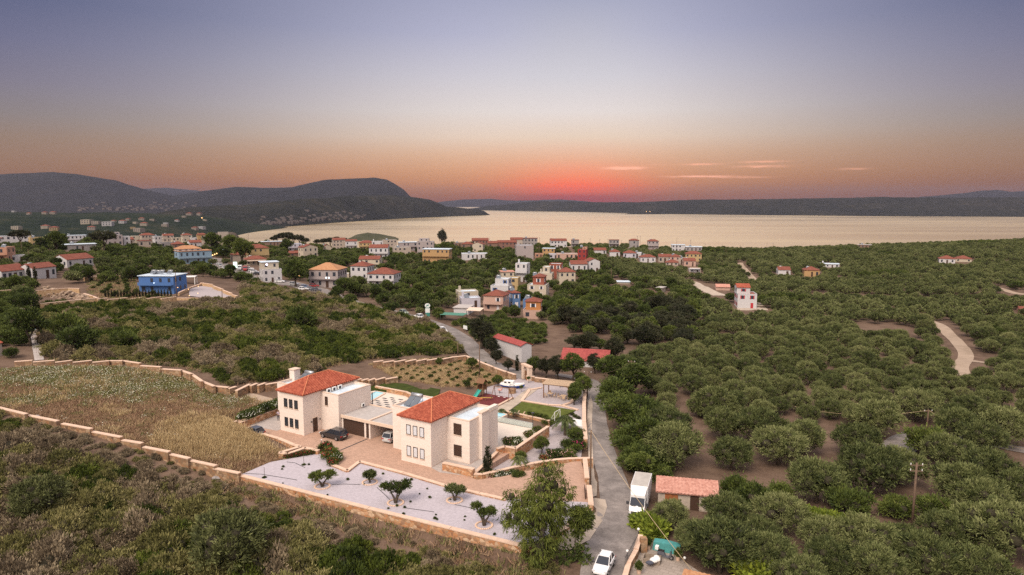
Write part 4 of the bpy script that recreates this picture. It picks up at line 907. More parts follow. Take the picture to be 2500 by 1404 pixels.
def hip0(mb, u0, u1, v0, v1, z, rise):
    w, d = u1 - u0, v1 - v0
    if w > d: a = d / 2; R = ((u0 + a, v0 + a, z + rise), (u1 - a, v0 + a, z + rise)); f = [(0, 1, 5, 4), (1, 2, 5), (2, 3, 4, 5), (3, 0, 4)]
    else: a = w / 2; R = ((u0 + a, v0 + a, z + rise), (u0 + a, v1 - a, z + rise)); f = [(0, 1, 4), (1, 2, 5, 4), (2, 3, 5), (3, 0, 4, 5)]
    mb.add([(u0, v0, z), (u1, v0, z), (u1, v1, z), (u0, v1, z), *R], f); mb.box(u0, u1, v0, v1, z - .15, z - .005)
def volume(par, u0, u1, v0, v1, z0, z1, roof, wall_, rmat, rise=None):
    """one built volume of a house: wall part, roof part"""
    w = MB()
    if roof == 'flat': flatblock(par, u0, u1, v0, v1, z1, m_roofflat if rmat is m_tile2 else rmat, .22, .4, wm(wall_), wm(wall_)) if z0 <= 0 else None
    if roof == 'flat' and z0 > 0:
        w.box(u0, u1, v0, v1, z0, z1 - .35); p = .2
        w.box(u0, u1, v0, v0 + p, z1 - .35, z1); w.box(u0, u1, v1 - p, v1, z1 - .35, z1); w.box(u0, u0 + p, v0 + p, v1 - p, z1 - .35, z1); w.box(u1 - p, u1, v0 + p, v1 - p, z1 - .35, z1)
        w.obj('wall', wm(wall_), par); MB().box(u0 + p, u1 - p, v0 + p, v1 - p, z1 - .345, z1 - .32).obj('roof', m_roofflat, par)
    if roof in ('hip', 'gable', 'gablev', 'slab'):
        rise = rise or min(u1 - u0, v1 - v0) * (.24 if roof != 'slab' else 0)
        w.box(u0, u1, v0, v1, z0 - (1.0 if z0 <= 0 else 0), z1 - .02)
        if roof == 'gable': w.add([(u0, v0, z1 - .02), (u0, v1, z1 - .02), (u0, (v0 + v1) / 2, z1 + rise - .25), (u0 + .25, v0, z1 - .02), (u0 + .25, v1, z1 - .02), (u0 + .25, (v0 + v1) / 2, z1 + rise - .25)], [(1, 0, 2), (3, 4, 5), (0, 3, 5, 2), (4, 1, 2, 5)]).add([(u1 - .25, v0, z1 - .02), (u1 - .25, v1, z1 - .02), (u1 - .25, (v0 + v1) / 2, z1 + rise - .25), (u1, v0, z1 - .02), (u1, v1, z1 - .02), (u1, (v0 + v1) / 2, z1 + rise - .25)], [(1, 0, 2), (3, 4, 5), (0, 3, 5, 2), (4, 1, 2, 5)])
        if roof == 'gablev': w.add([(u0, v0, z1 - .02), (u1, v0, z1 - .02), ((u0 + u1) / 2, v0, z1 + rise - .25), (u0, v0 + .25, z1 - .02), (u1, v0 + .25, z1 - .02), ((u0 + u1) / 2, v0 + .25, z1 + rise - .25)], [(0, 1, 2), (4, 3, 5), (3, 0, 2, 5), (1, 4, 5, 2)]).add([(u0, v1 - .25, z1 - .02), (u1, v1 - .25, z1 - .02), ((u0 + u1) / 2, v1 - .25, z1 + rise - .25), (u0, v1, z1 - .02), (u1, v1, z1 - .02), ((u0 + u1) / 2, v1, z1 + rise - .25)], [(0, 1, 2), (4, 3, 5), (3, 0, 2, 5), (1, 4, 5, 2)])
        w.obj('wall', wm(wall_), par); r = MB(); e = .35
        if roof == 'hip': hip0(r, u0 - e, u1 + e, v0 - e, v1 + e, z1 + .13, rise)
        elif roof == 'gable': gable(r, u0 - .15, u1 + .15, v0 - e, v1 + e, z1 + .10, rise, 'u')
        elif roof == 'gablev': gable(r, u0 - e, u1 + e, v0 - .15, v1 + .15, z1 + .10, rise, 'v')
        else: r.box(u0 - e, u1 + e, v0 - e, v1 + e, z1 - .018, z1 + .2)
        r.obj('roof', rmat, par)
def openings(par, u0, u1, v0, v1, z0, z1, rng, side, shut=None, dens=2.7, door=True, glass=None):
    """windows (each its own part) on the front and on one side"""
    ns = max(1, int(round((z1 - z0) / 3.1))); sh = (z1 - z0) / ns
    for fc, a0, a1, at in (('-v', u0, u1, v0), (('+u', v0, v1, u1) if side > 0 else ('-u', v0, v1, u0))):
        n = max(1, int((a1 - a0) / dens))
        for s in range(ns):
            for i in range(n):
                if rng.random() < .16: continue
                c = a0 + (i + .5) * (a1 - a0) / n; w = rng.choice((.9, 1.0, 1.25)); zb = z0 + s * sh + sh * .3; zt = z0 + s * sh + sh * .76; dr = False
                if s == 0 and z0 <= .1 and door and fc == '-v' and i == n // 2: zb = z0 + .05; dr = True
                mb = MB(); o = .06
                def bx(m_, p, q, r_, t, o1): m_.box(p, q, at - o1, at - .004, r_, t) if fc == '-v' else (m_.box(at + .004, at + o1, p, q, r_, t) if fc == '+u' else m_.box(at - o1, at - .004, p, q, r_, t))
                bx(mb, c - w / 2, c + w / 2, zb, zt, .05)
                wo_ = mb.obj('door' if dr else 'window', (shut or m_shut) if dr else (glass or m_winf), par)
                if shut and not dr and rng.random() < .75:
                    s2 = MB(); bx(s2, c - w / 2 - .38, c - w / 2 - .02, zb - .03, zt + .03, .075); s2.obj('shutter', shut, wo_); s2 = MB(); bx(s2, c + w / 2 + .02, c + w / 2 + .38, zb - .03, zt + .03, .075); s2.obj('shutter', shut, wo_)
_hr = random.Random(5)
_h2 = random.Random(8)
def house(label, x0, x1, yt, yb, roof='flat', wall_='white', rot=12, dep=None, up=None, rc='red', heat=0, chim=0, balc=0, shut=None, cat='house', name='house', wins=True, canopy=0, D=None, glass=None, dens=2.7):
    g = G((x0 + x1) / 2, yb) if D is None else Vector(PD((x0 + x1) / 2, yb, D)); d = g.y; k_ = d / F / CT
    Wt = (x1 - x0) * k_; hh = (yb - yt) * k_ * 1.0; a = math.radians(abs(rot)); dep = dep or min(max(5., Wt * .6), 9.); dep = min(dep, Wt * .75 / max(math.sin(a), .05)) if a else dep
    w = max(2.2, (Wt - dep * math.sin(a)) / math.cos(a)); base = math.atan2(g.x, g.y)
    rz = -base + math.radians(rot)
    if D is None and g.y > 640:      # on the crest: the foot is hidden behind the last trees, stand it on the ground there
        dd_ = 615.; x_, _, zt = PD((x0 + x1) / 2, yt, dd_); g = Vector((x_, dd_, hz(x_, dd_))); d = dd_; k_ = d / F / CT; Wt = (x1 - x0) * k_; hh = max(2.6, zt - g.z); yb = yt + hh / k_
        dep = min(max(5., Wt * .6), 8.); w = max(2.2, (Wt - dep * math.sin(a)) / math.cos(a)); base = math.atan2(g.x, g.y); rz = -base + math.radians(rot)
    e = empty(name, g, rz, label, cat); rm = ROOFM[rc]
    # front-bottom edge centred on g
    sft = math.sin(math.radians(rot)) * dep / 2; off = sft * (1 if rot > 0 else 1)
    e.location = g + Vector((math.cos(base) * off * 0, 0, 0))
    u0, u1 = -w / 2, w / 2
    volume(e, u0, u1, 0, dep, 0, hh, roof, wall_, rm)
    side = -1 if rot > 0 else 1
    if wins: openings(e, u0, u1, 0, dep, 0, hh, _hr, side, shut, dens, glass=glass)
    if up:
        f0, f1, y2, r2, c2 = up; z2 = (yb - y2) * k_; a0, a1 = u0 + w * f0, u0 + w * f1; vv0 = dep * .25
        zb = hh if roof == 'flat' else hh
        volume(e, a0, a1, vv0, dep - .02, zb - .38 if roof == 'flat' else zb, z2, r2, c2, rm)
        if wins: openings(e, a0, a1, vv0, dep, zb, z2, _hr, side, shut, dens, False, glass=glass)
    top = hh if not up else (yb - up[2]) * k_
    if not heat and wins and _h2.random() < .45: heat = 1
    if wins and not balc and hh > 5 and _h2.random() < .35: balc = 1
    if not chim and wins and _h2.random() < .25: chim = 1
    if heat:
        for i in range(heat): heater(e, u0 + w * (.3 + .4 * i / max(1, heat - 1 or 1)), dep * .62, (top if roof != 'flat' and not up else top - .3) + (.45 if (up[3] if up else roof) in ('hip', 'gable', 'gablev') else 0), _hr.uniform(-.3, .3), 1.0)
    if chim: MB().box(u0 + w * .14 - .4, u0 + w * .14 + .4, dep * .55, dep * .55 + .8, hh - .5, hh + 1.7).obj('chimney', wm(wall_), e)
    if balc:
        z = hh * .5; MB().box(u0 + .2, u1 - .2, -1.3, -.004, z - .18, z).box(u0 + .2, u1 - .2, -1.3, -1.2, z, z + .9).obj('balcony', wm(wall_), e)
    if canopy: MB().box(u0, u1, -2.6, -.004, 2.7, 2.85).tube([(u0 + .1, -2.5, -.3), (u0 + .1, -2.5, 2.7)], .07, 5).tube([(u1 - .1, -2.5, -.3), (u1 - .1, -2.5, 2.7)], .07, 5).obj('canopy', m_trim, e)
    c_ = g + Vector((math.sin(base), math.cos(base), 0)) * dep / 2; HF.append((c_.x, c_.y, math.hypot(w, dep) / 2 + .8, x0, x1, yt, yb, d))
    return e
H_ = house
# --- left of the bay road
H_('white house with arches and the left of two red gabled roofs', -6, 84, 660, 682, 'gable', 'white', 42, 8.5, rc='red', dens=2.2)
H_('white arcaded house wing with red roof and white chimney, next to cypress columns', 72, 148, 653, 680, 'gable', 'white', 40, 7, chim=1, dens=2.2)
H_('white villa with two stepped red roofs below the dark round trees', 155, 240, 632, 650, 'gable', 'white', 38, 9, heat=1)
H_('salmon and cream house cut by the left edge of the view', -14, 25, 604, 640, 'flat', 'salmon', -25, 8)
H_('small white hut beside the salmon house', 25, 61, 623, 640, 'flat', 'white', 8, 5)
H_('long white flat roofed block on the left skyline of the village', 8, 77, 576, 597, 'flat', 'white', 5, 9, up=(.5, .8, 573, 'flat', 'white'))
H_('cream block joined to the long white block, with a thin chimney', 76, 108, 580, 601, 'flat', 'yellow', 8, 8, chim=1)
H_('small white cube with red roof left of the long white block', -8, 8, 582, 600, 'hip', 'white', 8, 7)
H_('white flat roofed bungalow with dark windows in front of the green slope', 156, 207, 575, 586, 'slab', 'white', 6, 8, rc='white')
H_('small cream houses with a blue tank left of the white bungalow', 110, 150, 578, 587, 'flat', 'cream', 6, 7)
H_('pinkish beige block with a roof cabin above the dark round trees', 250, 300, 574, 600, 'flat', 'dusk', 10, 9, up=(.45, .9, 568, 'flat', 'dusk'))
H_('narrow white house beside the pinkish beige block', 302, 320, 577, 600, 'flat', 'white', 10, 7)
H_('low house with a flat roof and a tilted solar heater among dark trees', 160, 232, 597, 613, 'slab', 'grey', 6, 9, rc='white', heat=1)
for i, (x0, x1, yt, yb, rf, c, lab) in enumerate([
    (322, 352, 576, 590, 'flat', 'cream', 'cream flat roofed house at the left end of the dense old village'), (345, 378, 574, 586, 'hip', 'beige', 'beige house with a wide red hipped roof in the old village'),
    (376, 402, 577, 592, 'flat', 'white', 'white box house behind the beige red roofed house'), (398, 424, 575, 590, 'gable', 'beige', 'beige gabled house in the middle of the old village'),
    (420, 447, 580, 596, 'flat', 'cream', 'cream house with brown openings in the old village'), (445, 470, 574, 590, 'hip', 'cream', 'cream hipped house beneath the far green slope'),
    (466, 500, 580, 592, 'flat', 'white', 'white terraced house left of the beige tower block'), (340, 372, 588, 602, 'slab', 'beige', 'low beige house with a pale slab roof behind dark trees'),
    (392, 425, 592, 604, 'flat', 'grey', 'grey flat house under the white gable of the old village'), (422, 452, 596, 609, 'hip', 'brown', 'brown walled house with a dull red roof before the orange hipped roof'),
    (462, 494, 592, 604, 'gable', 'white', 'white gabled house just behind the orange hipped roof'), (300, 330, 585, 598, 'gable', 'beige', 'beige gabled house close to the pinkish block'), (482, 506, 573, 583, 'hip', 'ochre', 'ochre house with red roof on the far rim of the old village')]):
    H_(lab, x0, x1, yt, yb, rf, c, 10 + 4 * (i % 3), 7)
H_('beige apartment block with balconies beside the round tower', 497, 538, 581, 603, 'slab', 'beige', 8, 8, balc=1, rc='white')
H_('tall beige stair tower above the bay beside the apartment block', 536, 560, 567, 601, 'flat', 'beige', 8, 6, wins=False, cat='tower', name='tower_house')
H_('narrow cream house with a balcony right of the beige stair tower', 560, 580, 579, 606, 'flat', 'cream', 8, 6, balc=1)
H_('white and pale blue three storey house with an orange hipped roof', 437, 520, 613, 645, 'slab', 'sky', 14, 10, up=(.0, .72, 608, 'hip', 'white'), rc='orange', balc=1)
H_('yellow house with red roofs and a balcony by the bay road', 603, 660, 606, 640, 'hip', 'yellow', 12, 9, balc=1, heat=1)
H_('low red roofed house joined to the yellow house', 568, 612, 622, 640, 'hip', 'beige', 12, 8)
H_('low tavern with a long red roof below the yellow house', 600, 652, 633, 648, 'hip', 'cream', 10, 7, canopy=1)
H_('white shop with a blank signboard and a pergola roof beside the bay road', 640, 692, 657, 690, 'flat', 'white', 10, 9, up=(.0, .9, 641, 'slab', 'cream'), rc='white', cat='shop', name='shop')
H_('red roofed shed between the yellow house and the pedimented house', 706, 736, 618, 626, 'gable', 'brown', 10, 6)
H_('cream house with a pedimented red roof and a small belfry behind', 736, 782, 604, 628, 'gablev', 'cream', 25, 8)
H_('small pale gabled house right of the pedimented house', 786, 811, 602, 610, 'gablev', 'cream', 20, 6)
H_('white flat house left of the pedimented house', 702, 740, 595, 614, 'flat', 'lilac', 12, 8, heat=1)
H_('brown and blue low house on the bay rim', 640, 700, 590, 602, 'slab', 'brown', 8, 8, rc='white')
H_('white house with a stepped red roof and dark square windows', 900, 949, 605, 632, 'gable', 'white', -8, 8, up=(0, .35, 601, 'flat', 'white'))
H_('cream walled ruin with an open white arch behind a round tree', 873, 930, 633, 656, 'gable', 'cream', -15, 7)
H_('commercial block with orange roof, dark shopfront and columns', 745, 836, 659, 702, 'hip', 'dusk', -22, 11, rc='orange', cat='shop', name='shop', balc=1)
H_('low cream wing between the commercial block and the white cubic house', 832, 852, 668, 686, 'flat', 'cream', 0, 6, wins=False)
H_('white cubic house with a red hipped roof and a solar heater', 848, 905, 650, 682, 'hip', 'white', -24, 9, heat=1)
H_('white and cream villa with three skylights in its red hipped roof', 889, 970, 669, 700, 'hip', 'white', -20, 10)
H_('pale apartment house with brown balcony strip on the bay skyline', 974, 1020, 592, 612, 'slab', 'dusk', 8, 8, rc='white', balc=1)
H_('stepped unfinished concrete house with a roof tank on the skyline', 1018, 1060, 590, 622, 'flat', 'dusk', -5, 8, up=(.1, .7, 583, 'flat', 'dusk'))
H_('mustard yellow two storey house with a pale slab roof', 1028, 1100, 609, 642, 'slab', 'ochre', -14, 9, rc='white')
H_('low pale house in front of the pale apartment house', 960, 1005, 604, 622, 'flat', 'beige', 8, 7)
for i, (x0, x1, yt, yb, rf, c, lab) in enumerate([(812, 845, 586, 596, 'gable', 'beige', 'low beige house below the dark pines of the bay rim'), (843, 872, 589, 598, 'gable', 'white', 'white bungalow beside the dark pines of the bay rim'),
    (877, 912, 593, 601, 'hip', 'yellow', 'yellowish long house right of the bungalow on the bay rim'), (908, 935, 589, 602, 'flat', 'white', 'white two storey house with a red cap over the bay'), (935, 970, 586, 599, 'flat', 'beige', 'beige cluster house on the shore rim below the islet'),
    (1108, 1137, 593, 602, 'flat', 'brown', 'dark flat house on the skyline left of the red roofed house'), (1152, 1193, 587, 600, 'gable', 'dullred', 'dark red gabled house standing out on the sea skyline'), (1128, 1155, 596, 606, 'hip', 'brown', 'low brown house with two white roof tanks'),
    (1190, 1216, 594, 606, 'gable', 'brown', 'dull brown house under the skyline right of the pediment house'), (1214, 1262, 592, 606, 'gable', 'dullred', 'long rust coloured house on the skyline'), (1246, 1276, 585, 600, 'gable', 'beige', 'pale gabled house left of the broad flat roof'),
    (1272, 1312, 582, 597, 'slab', 'grey', 'grey house with a broad overhanging flat roof on the skyline'), (1343, 1385, 588, 604, 'gable', 'white', 'white villa with dull red roof on the right of the skyline')]):
    H_(lab, x0, x1, yt, yb, rf, c, 8 - 3 * (i % 4), 7)
H_('cream house with a white pediment and a dark arched window', 1151, 1181, 597, 616, 'gablev', 'cream', -12, 7)
H_('low white building with a pool blue roof edge among the trees', 1127, 1192, 619, 634, 'flat', 'white', 4, 9, rc='white')
H_('plain tall white cube house with one slit window', 1259, 1304, 599, 632, 'flat', 'dusk', 6, 9, dens=6)
H_('small orange house with a white slab roof', 1323, 1355, 607, 626, 'slab', 'ochre', -8, 6, rc='white')
H_('low orange annex left of the small orange house', 1306, 1326, 619, 629, 'flat', 'salmon', 6, 5)
H_('flat pink house row below the red house', 1358, 1412, 619, 634, 'flat', 'pink', 6, 7)
H_('white and violet house between the pink row and the orange house', 1340, 1372, 620, 632, 'flat', 'lilac', 6, 6)
H_('red four storey house with a salmon chimney tower', 1408, 1433, 609, 642, 'flat', 'red', -10, 7, up=(.5, 1., 604, 'flat', 'salmon'))
H_('white gabled house with pale walls and a red roof facing the grove', 1432, 1470, 638, 664, 'gablev', 'white', 18, 9)
H_('long low white house with a red roof left of the gabled white house', 1391, 1436, 645, 664, 'gable', 'white', 8, 8)
# --- the coloured houses stacked on the slope
H_('white two storey cube house with a pergola balcony at the top of the slope', 1254, 1290, 643, 688, 'flat', 'white', -14, 7, balc=1, chim=1)
H_('cream house with a pitched terrace roof left of the white cube house', 1222, 1258, 664, 690, 'slab', 'cream', 8, 7, rc='pink', heat=1)
H_('tan house with a big arch behind the palm tree', 1238, 1268, 678, 708, 'flat', 'yellow', -12, 6, dens=9)
H_('white village house with blue shutters halfway up the coloured slope', 1192, 1246, 697, 722, 'flat', 'white', -16, 7, up=(.2, .95, 681, 'flat', 'white'), shut=m_shutb)
H_('terracotta and cream stepped house at the top right of the slope', 1310, 1350, 667, 692, 'flat', 'cream', -8, 8, up=(.3, .8, 652, 'flat', 'cream'), chim=1)
H_('dark red house with white shutters at the top of the slope', 1338, 1372, 644, 680, 'flat', 'terracotta', -8, 7, shut=m_shutw)
H_('cream villa with a small red roof and terrace right of the dark red house', 1362, 1408, 664, 693, 'hip', 'cream', 10, 8, chim=1)
H_('cream house with a rust red upper floor and an arched roof', 1283, 1337, 695, 726, 'flat', 'cream', -10, 8, up=(.25, .85, 677, 'hip', 'terracotta'), shut=m_shutw)
H_('pale lilac flat house with a corner chimney at the lower left of the slope', 1116, 1172, 711, 741, 'flat', 'cream', 10, 7, chim=1, dens=5)
H_('lilac white house with dark doors below the pale lilac flat house', 1124, 1176, 727, 754, 'flat', 'lilac', 8, 6)
H_('pink house with a red hipped roof and white outer stair', 1172, 1236, 722, 760, 'hip', 'pink', -18, 8, shut=m_shutw)
H_('bright blue house with a red hipped roof in the coloured row', 1245, 1277, 715, 752, 'hip', 'blue', 20, 6, shut=m_shutw, heat=0)
H_('low blue wing with a white rimmed terrace beside the bright blue house', 1272, 1300, 731, 754, 'flat', 'blue', -14, 6, dens=5)
H_('orange house with pink ground floor and red hipped roof at the foot of the slope', 1274, 1322, 757, 779, 'flat', 'pink', -6, 7, up=(.12, .98, 738, 'hip', 'orange'), shut=m_shutw)
H_('white shed with a grey roof below the lilac houses', 1101, 1150, 752, 766, 'slab', 'white', -16, 7, rc='grey', cat='shed', name='shed', wins=False)
# --- stand-alone houses of the grove
H_('white three storey house with red shutters and a red roof amid the olives', 1797, 1850, 717, 753, 'flat', 'white', 10, 8, up=(-.02, .68, 703, 'gable', 'white'), rc='tile', shut=m_shutr)
H_('pink roofed shed left of the white house with red shutters', 1747, 1783, 701, 709, 'gable', 'pink', 8, 5, rc='pink', cat='shed', name='shed', wins=False)
H_('small white house with red roof, left of two alone in the olive grove', 1898, 1931, 659, 671, 'gable', 'white', 10, 7, heat=1)
H_('square ochre house with red roof and roof heater alone in the grove', 1962, 2002, 660, 676, 'hip', 'ochre', 10, 8, heat=1)
H_('long low white house highest in the grove behind the ochre house', 2004, 2048, 645, 653, 'slab', 'white', 5, 7, rc='white')
H_('white bungalow with red roof far right in the grove', 2294, 2330, 632, 643, 'hip', 'white', 6, 8)
H_('second bungalow behind the white bungalow far right in the grove', 2334, 2370, 632, 640, 'hip', 'cream', 6, 8)
H_('hut with brick wall at the right edge of the view', 2488, 2520, 757, 768, 'gable', 'salmon', 10, 5, cat='hut', name='hut', wins=False)
for i, (x0, x1, yt, yb, rf, c, lab, ht) in enumerate([(1448, 1482, 611, 620, 'gable', 'white', 'white house with rusty roof at the left of the holiday row', 0), (1488, 1514, 615, 627, 'hip', 'white', 'small red roofed white house next in the holiday row', 1),
    (1522, 1552, 618, 630, 'hip', 'lilac', 'lilac house with a broad red roof in the holiday row', 0), (1546, 1566, 617, 630, 'flat', 'white', 'narrow white house between two red roofs of the holiday row', 1), (1562, 1602, 628, 641, 'hip', 'white', 'white house with the tallest red pyramid roof of the holiday row', 1),
    (1607, 1640, 627, 641, 'gable', 'beige', 'beige house with solar heater in the middle of the holiday row', 1), (1636, 1660, 627, 645, 'hip', 'pink', 'pink house with red roof right of the beige holiday house', 0), (1655, 1672, 630, 646, 'flat', 'beige', 'narrow beige tower house of the holiday row', 1),
    (1668, 1700, 637, 650, 'gable', 'pink', 'pinkish walled house at the right end of the holiday row', 1), (1673, 1713, 620, 638, 'hip', 'yellow', 'pale yellow villa with a red roof above the holiday row', 0), (1625, 1655, 641, 648, 'hip', 'beige', 'low house with red roof at the front of the holiday row', 1)]):
    H_(lab, x0, x1, yt, yb, rf, c, 10 - 5 * (i % 4), 7, heat=ht)
H_('crest house with pillared verandas, left of the two on the sea skyline', 1536, 1561, 587, 595, 'hip', 'grey', 6, 7)
H_('crest house with pillared verandas, right of the two on the sea skyline', 1581, 1609, 589, 604, 'hip', 'dusk', 6, 8)
H_('flat pale house with a roof heater on the right end of the crest', 1674, 1714, 603, 614, 'slab', 'grey', 6, 8, rc='white', heat=1)
H_('white low house just behind the crest left of the flat pale house', 1640, 1673, 598, 606, 'slab', 'white', 6, 7, rc='white')
H_('white hut with a canopy below the holiday row', 1682, 1710, 657, 665, 'flat', 'white', 6, 5, canopy=1)
H_('low hut peeping over the crest left of the veranda houses', 1487, 1512, 586, 592, 'slab', 'grey', 4, 6)
H_('flat hut with roof tanks on the crest near the mast', 1395, 1414, 586, 593, 'slab', 'grey', 4, 6)
H_('white roofed shed standing alone between the bushes', 1507, 1540, 689, 694, 'slab', 'beige', 4, 6, rc='white', cat='shed', name='shed', wins=False)
H_('stone hut with a flat grey top in the clearing', 1598, 1620, 703, 714, 'slab', 'beige', -20, 5, rc='grey', cat='hut', name='hut', wins=False)
H_('house hidden in greenery on the far right crest', 2096, 2126, 598, 604, 'slab', 'brown', 0, 7, rc='grey')
# --- the blue house
bh = H_('deep blue house with white balcony posts and roof heaters', 330, 436, 674, 716, 'slab', 'deepblue', -30, 9, rc='white', dens=3.0)
for i in range(3): heater(bh, -3.2 + i * 3., 4.5, 6.4, .1, .9)
# --- warehouse and long shed by the road
wh = H_('white warehouse with a dull red barrel roof beside the road', 1236, 1335, 842, 884, 'gablev', 'white', 34, 19, rc='sheet', cat='warehouse', name='warehouse', wins=False)
def ledge_win(par, z): pass
sh = H_('long low shed with a bright red sheet roof behind the yard trees', 1362, 1490, 880, 896, 'gable', 'white', -8, 8, rc='sheet', cat='shed', name='shed', wins=False)
# --- cut by the left edge
H_('stone house with a red roof cut by the left edge of the view', -60, 22, 840, 872, 'gable', 'beige', 24, 8, rc='tile', wins=False)
# --- far slope across the valley
from mathutils.bvhtree import BVHTree
def bvh(o): me = o.data; return BVHTree.FromPolygons([v.co[:] for v in me.vertices], [p.vertices[:] for p in me.polygons])
BV = {n: bvh(bpy.data.objects[n]) for n in ('hillside', 'promontory', 'peninsula', 'hills')}
def hit(px, py, names=('hillside', 'promontory', 'peninsula', 'hills')):
    d = Vector(ray(px, py)).normalized(); best = None
    for n in names:
        r = BV[n].ray_cast(Vector((0, 0, H)), d)
        if r[0] is not None and (best is None or r[3] < best[1]): best = (r[0], r[3])
    return best[0] if best else None
def small(mb, w, d, h, roof):
    mb.m = 0; mb.box(-w / 2, w / 2, -d / 2, d / 2, -3, h)
    if roof:
        mb.m = 1; hip0(mb, -w / 2 - .3, w / 2 + .3, -d / 2 - .3, d / 2 + .3, h + .15, 1.6)
FAR = {}
for c in ('cream', 'white', 'beige', 'yellow'):
    for rf in (0, 1):
        mb = MB(); small(mb, 10, 8, 5.2, rf); mb.m = 2
        for i in range(3):
            for z in (1.0, 3.4): mb.box(-3.6 + i * 2.9, -2.5 + i * 2.9, -4.06, -4.004, z, z + 1.2)
        FAR[c, rf] = mb.mesh('far_house', plain('far_dimmed_plaster_' + c, mul(WALLC[c], .44), .9), m_tile2, m_winf)  # village wall colours darkened, painting in the dim light of the far slope
_fr = random.Random(11)
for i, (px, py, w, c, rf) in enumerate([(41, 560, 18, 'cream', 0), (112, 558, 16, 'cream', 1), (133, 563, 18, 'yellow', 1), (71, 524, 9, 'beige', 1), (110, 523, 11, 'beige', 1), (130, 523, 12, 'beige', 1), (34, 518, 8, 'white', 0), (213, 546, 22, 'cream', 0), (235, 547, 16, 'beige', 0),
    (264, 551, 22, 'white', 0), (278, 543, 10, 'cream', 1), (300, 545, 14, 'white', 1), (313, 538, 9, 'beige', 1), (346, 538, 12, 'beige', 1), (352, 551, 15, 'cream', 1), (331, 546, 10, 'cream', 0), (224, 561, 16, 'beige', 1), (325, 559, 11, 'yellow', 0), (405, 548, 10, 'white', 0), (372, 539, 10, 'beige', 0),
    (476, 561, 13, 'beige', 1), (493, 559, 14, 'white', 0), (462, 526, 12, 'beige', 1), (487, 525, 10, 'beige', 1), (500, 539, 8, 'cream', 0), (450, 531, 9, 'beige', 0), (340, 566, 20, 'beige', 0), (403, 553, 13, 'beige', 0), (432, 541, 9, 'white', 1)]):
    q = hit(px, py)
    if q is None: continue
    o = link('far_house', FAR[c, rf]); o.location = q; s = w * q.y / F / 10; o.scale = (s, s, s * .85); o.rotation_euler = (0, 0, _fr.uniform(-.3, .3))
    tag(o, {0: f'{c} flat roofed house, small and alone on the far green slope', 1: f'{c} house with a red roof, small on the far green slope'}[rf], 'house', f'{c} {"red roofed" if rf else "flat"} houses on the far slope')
mb = MB()
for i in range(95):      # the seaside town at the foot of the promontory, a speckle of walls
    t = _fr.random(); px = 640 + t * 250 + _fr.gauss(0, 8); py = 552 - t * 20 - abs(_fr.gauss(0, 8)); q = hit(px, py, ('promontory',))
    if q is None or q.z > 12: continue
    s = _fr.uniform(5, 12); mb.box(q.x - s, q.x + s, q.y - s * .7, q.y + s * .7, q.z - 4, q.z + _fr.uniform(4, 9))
for i in range(60):
    px = _fr.uniform(180, 480); q = hit(px, 515 - abs(_fr.gauss(0, 9)), ('hills',))
    if q is None: continue
    s = _fr.uniform(8, 18); mb.box(q.x - s, q.x + s, q.y - s, q.y + s, q.z - 6, q.z + _fr.uniform(6, 12))
tag(mb.obj('far_town', plain('plaster_town', (.095, .08, .075))), 'pale speckle of a seaside town below the promontory', 'town', kind='stuff')  # wall tone darkened likewise, dim distant light put into the colour
# ================================================================== VEHICLES
m_tyre = plain('tyre', (.02, .02, .02), .9, .1); m_rim = plain('wheel_rim', (.35, .35, .37), .35, .05, 3., .5, .7); m_carglass = glassy('car_glass', (.02, .024, .035), .06)
m_red = plain('tail_lamp_red', (.35, .02, .02), .4, .05); m_lampw = glassy('headlamp_glass', (.60, .60, .62), .1); m_plate = plain('number_plate', (.70, .68, .62), .5, .03)
PAINT = {'black': (.022, .020, .022), 'white': (.74, .73, .74), 'silver': (.42, .42, .43), 'dark': (.06, .065, .08), 'blue': (.10, .15, .28), 'red': (.32, .035, .035), 'grey': (.20, .20, .21), 'greenish': (.28, .32, .24)}
def paint(c):
    n = 'car_paint_' + c
    if n in MATS: return MATS[n]
    m = newmat(n); b = NB(m); b.out(PAINT[c], .32, .5, **{'Coat Weight': .4, 'Coat Roughness': .1}); MATS[n] = m; return m
def loft(mb, secs, close=True):
    n = len(secs[0]); vs = [p for s in secs for p in s]; fs = []
    for i in range(len(secs) - 1):
        for j in range(n if close else n - 1): fs.append((i * n + j, i * n + (j + 1) % n, (i + 1) * n + (j + 1) % n, (i + 1) * n + j))
    fs += [tuple(range(n))[::-1], tuple(range((len(secs) - 1) * n, len(secs) * n))]; mb.add(vs, fs); return mb
def wheel_parts(par, x, y, r, w, sgn):
    t = MB().tube([(x, y - w / 2, r), (x, y + w / 2, r)], r, 18).obj('wheel', m_tyre, par, smooth=False)
    MB().tube([(x, y + sgn * (w / 2 + .004), r), (x, y + sgn * (w / 2 + .02), r)], r * .62, 14).obj('rim', m_rim, t); return t
CARM = {}
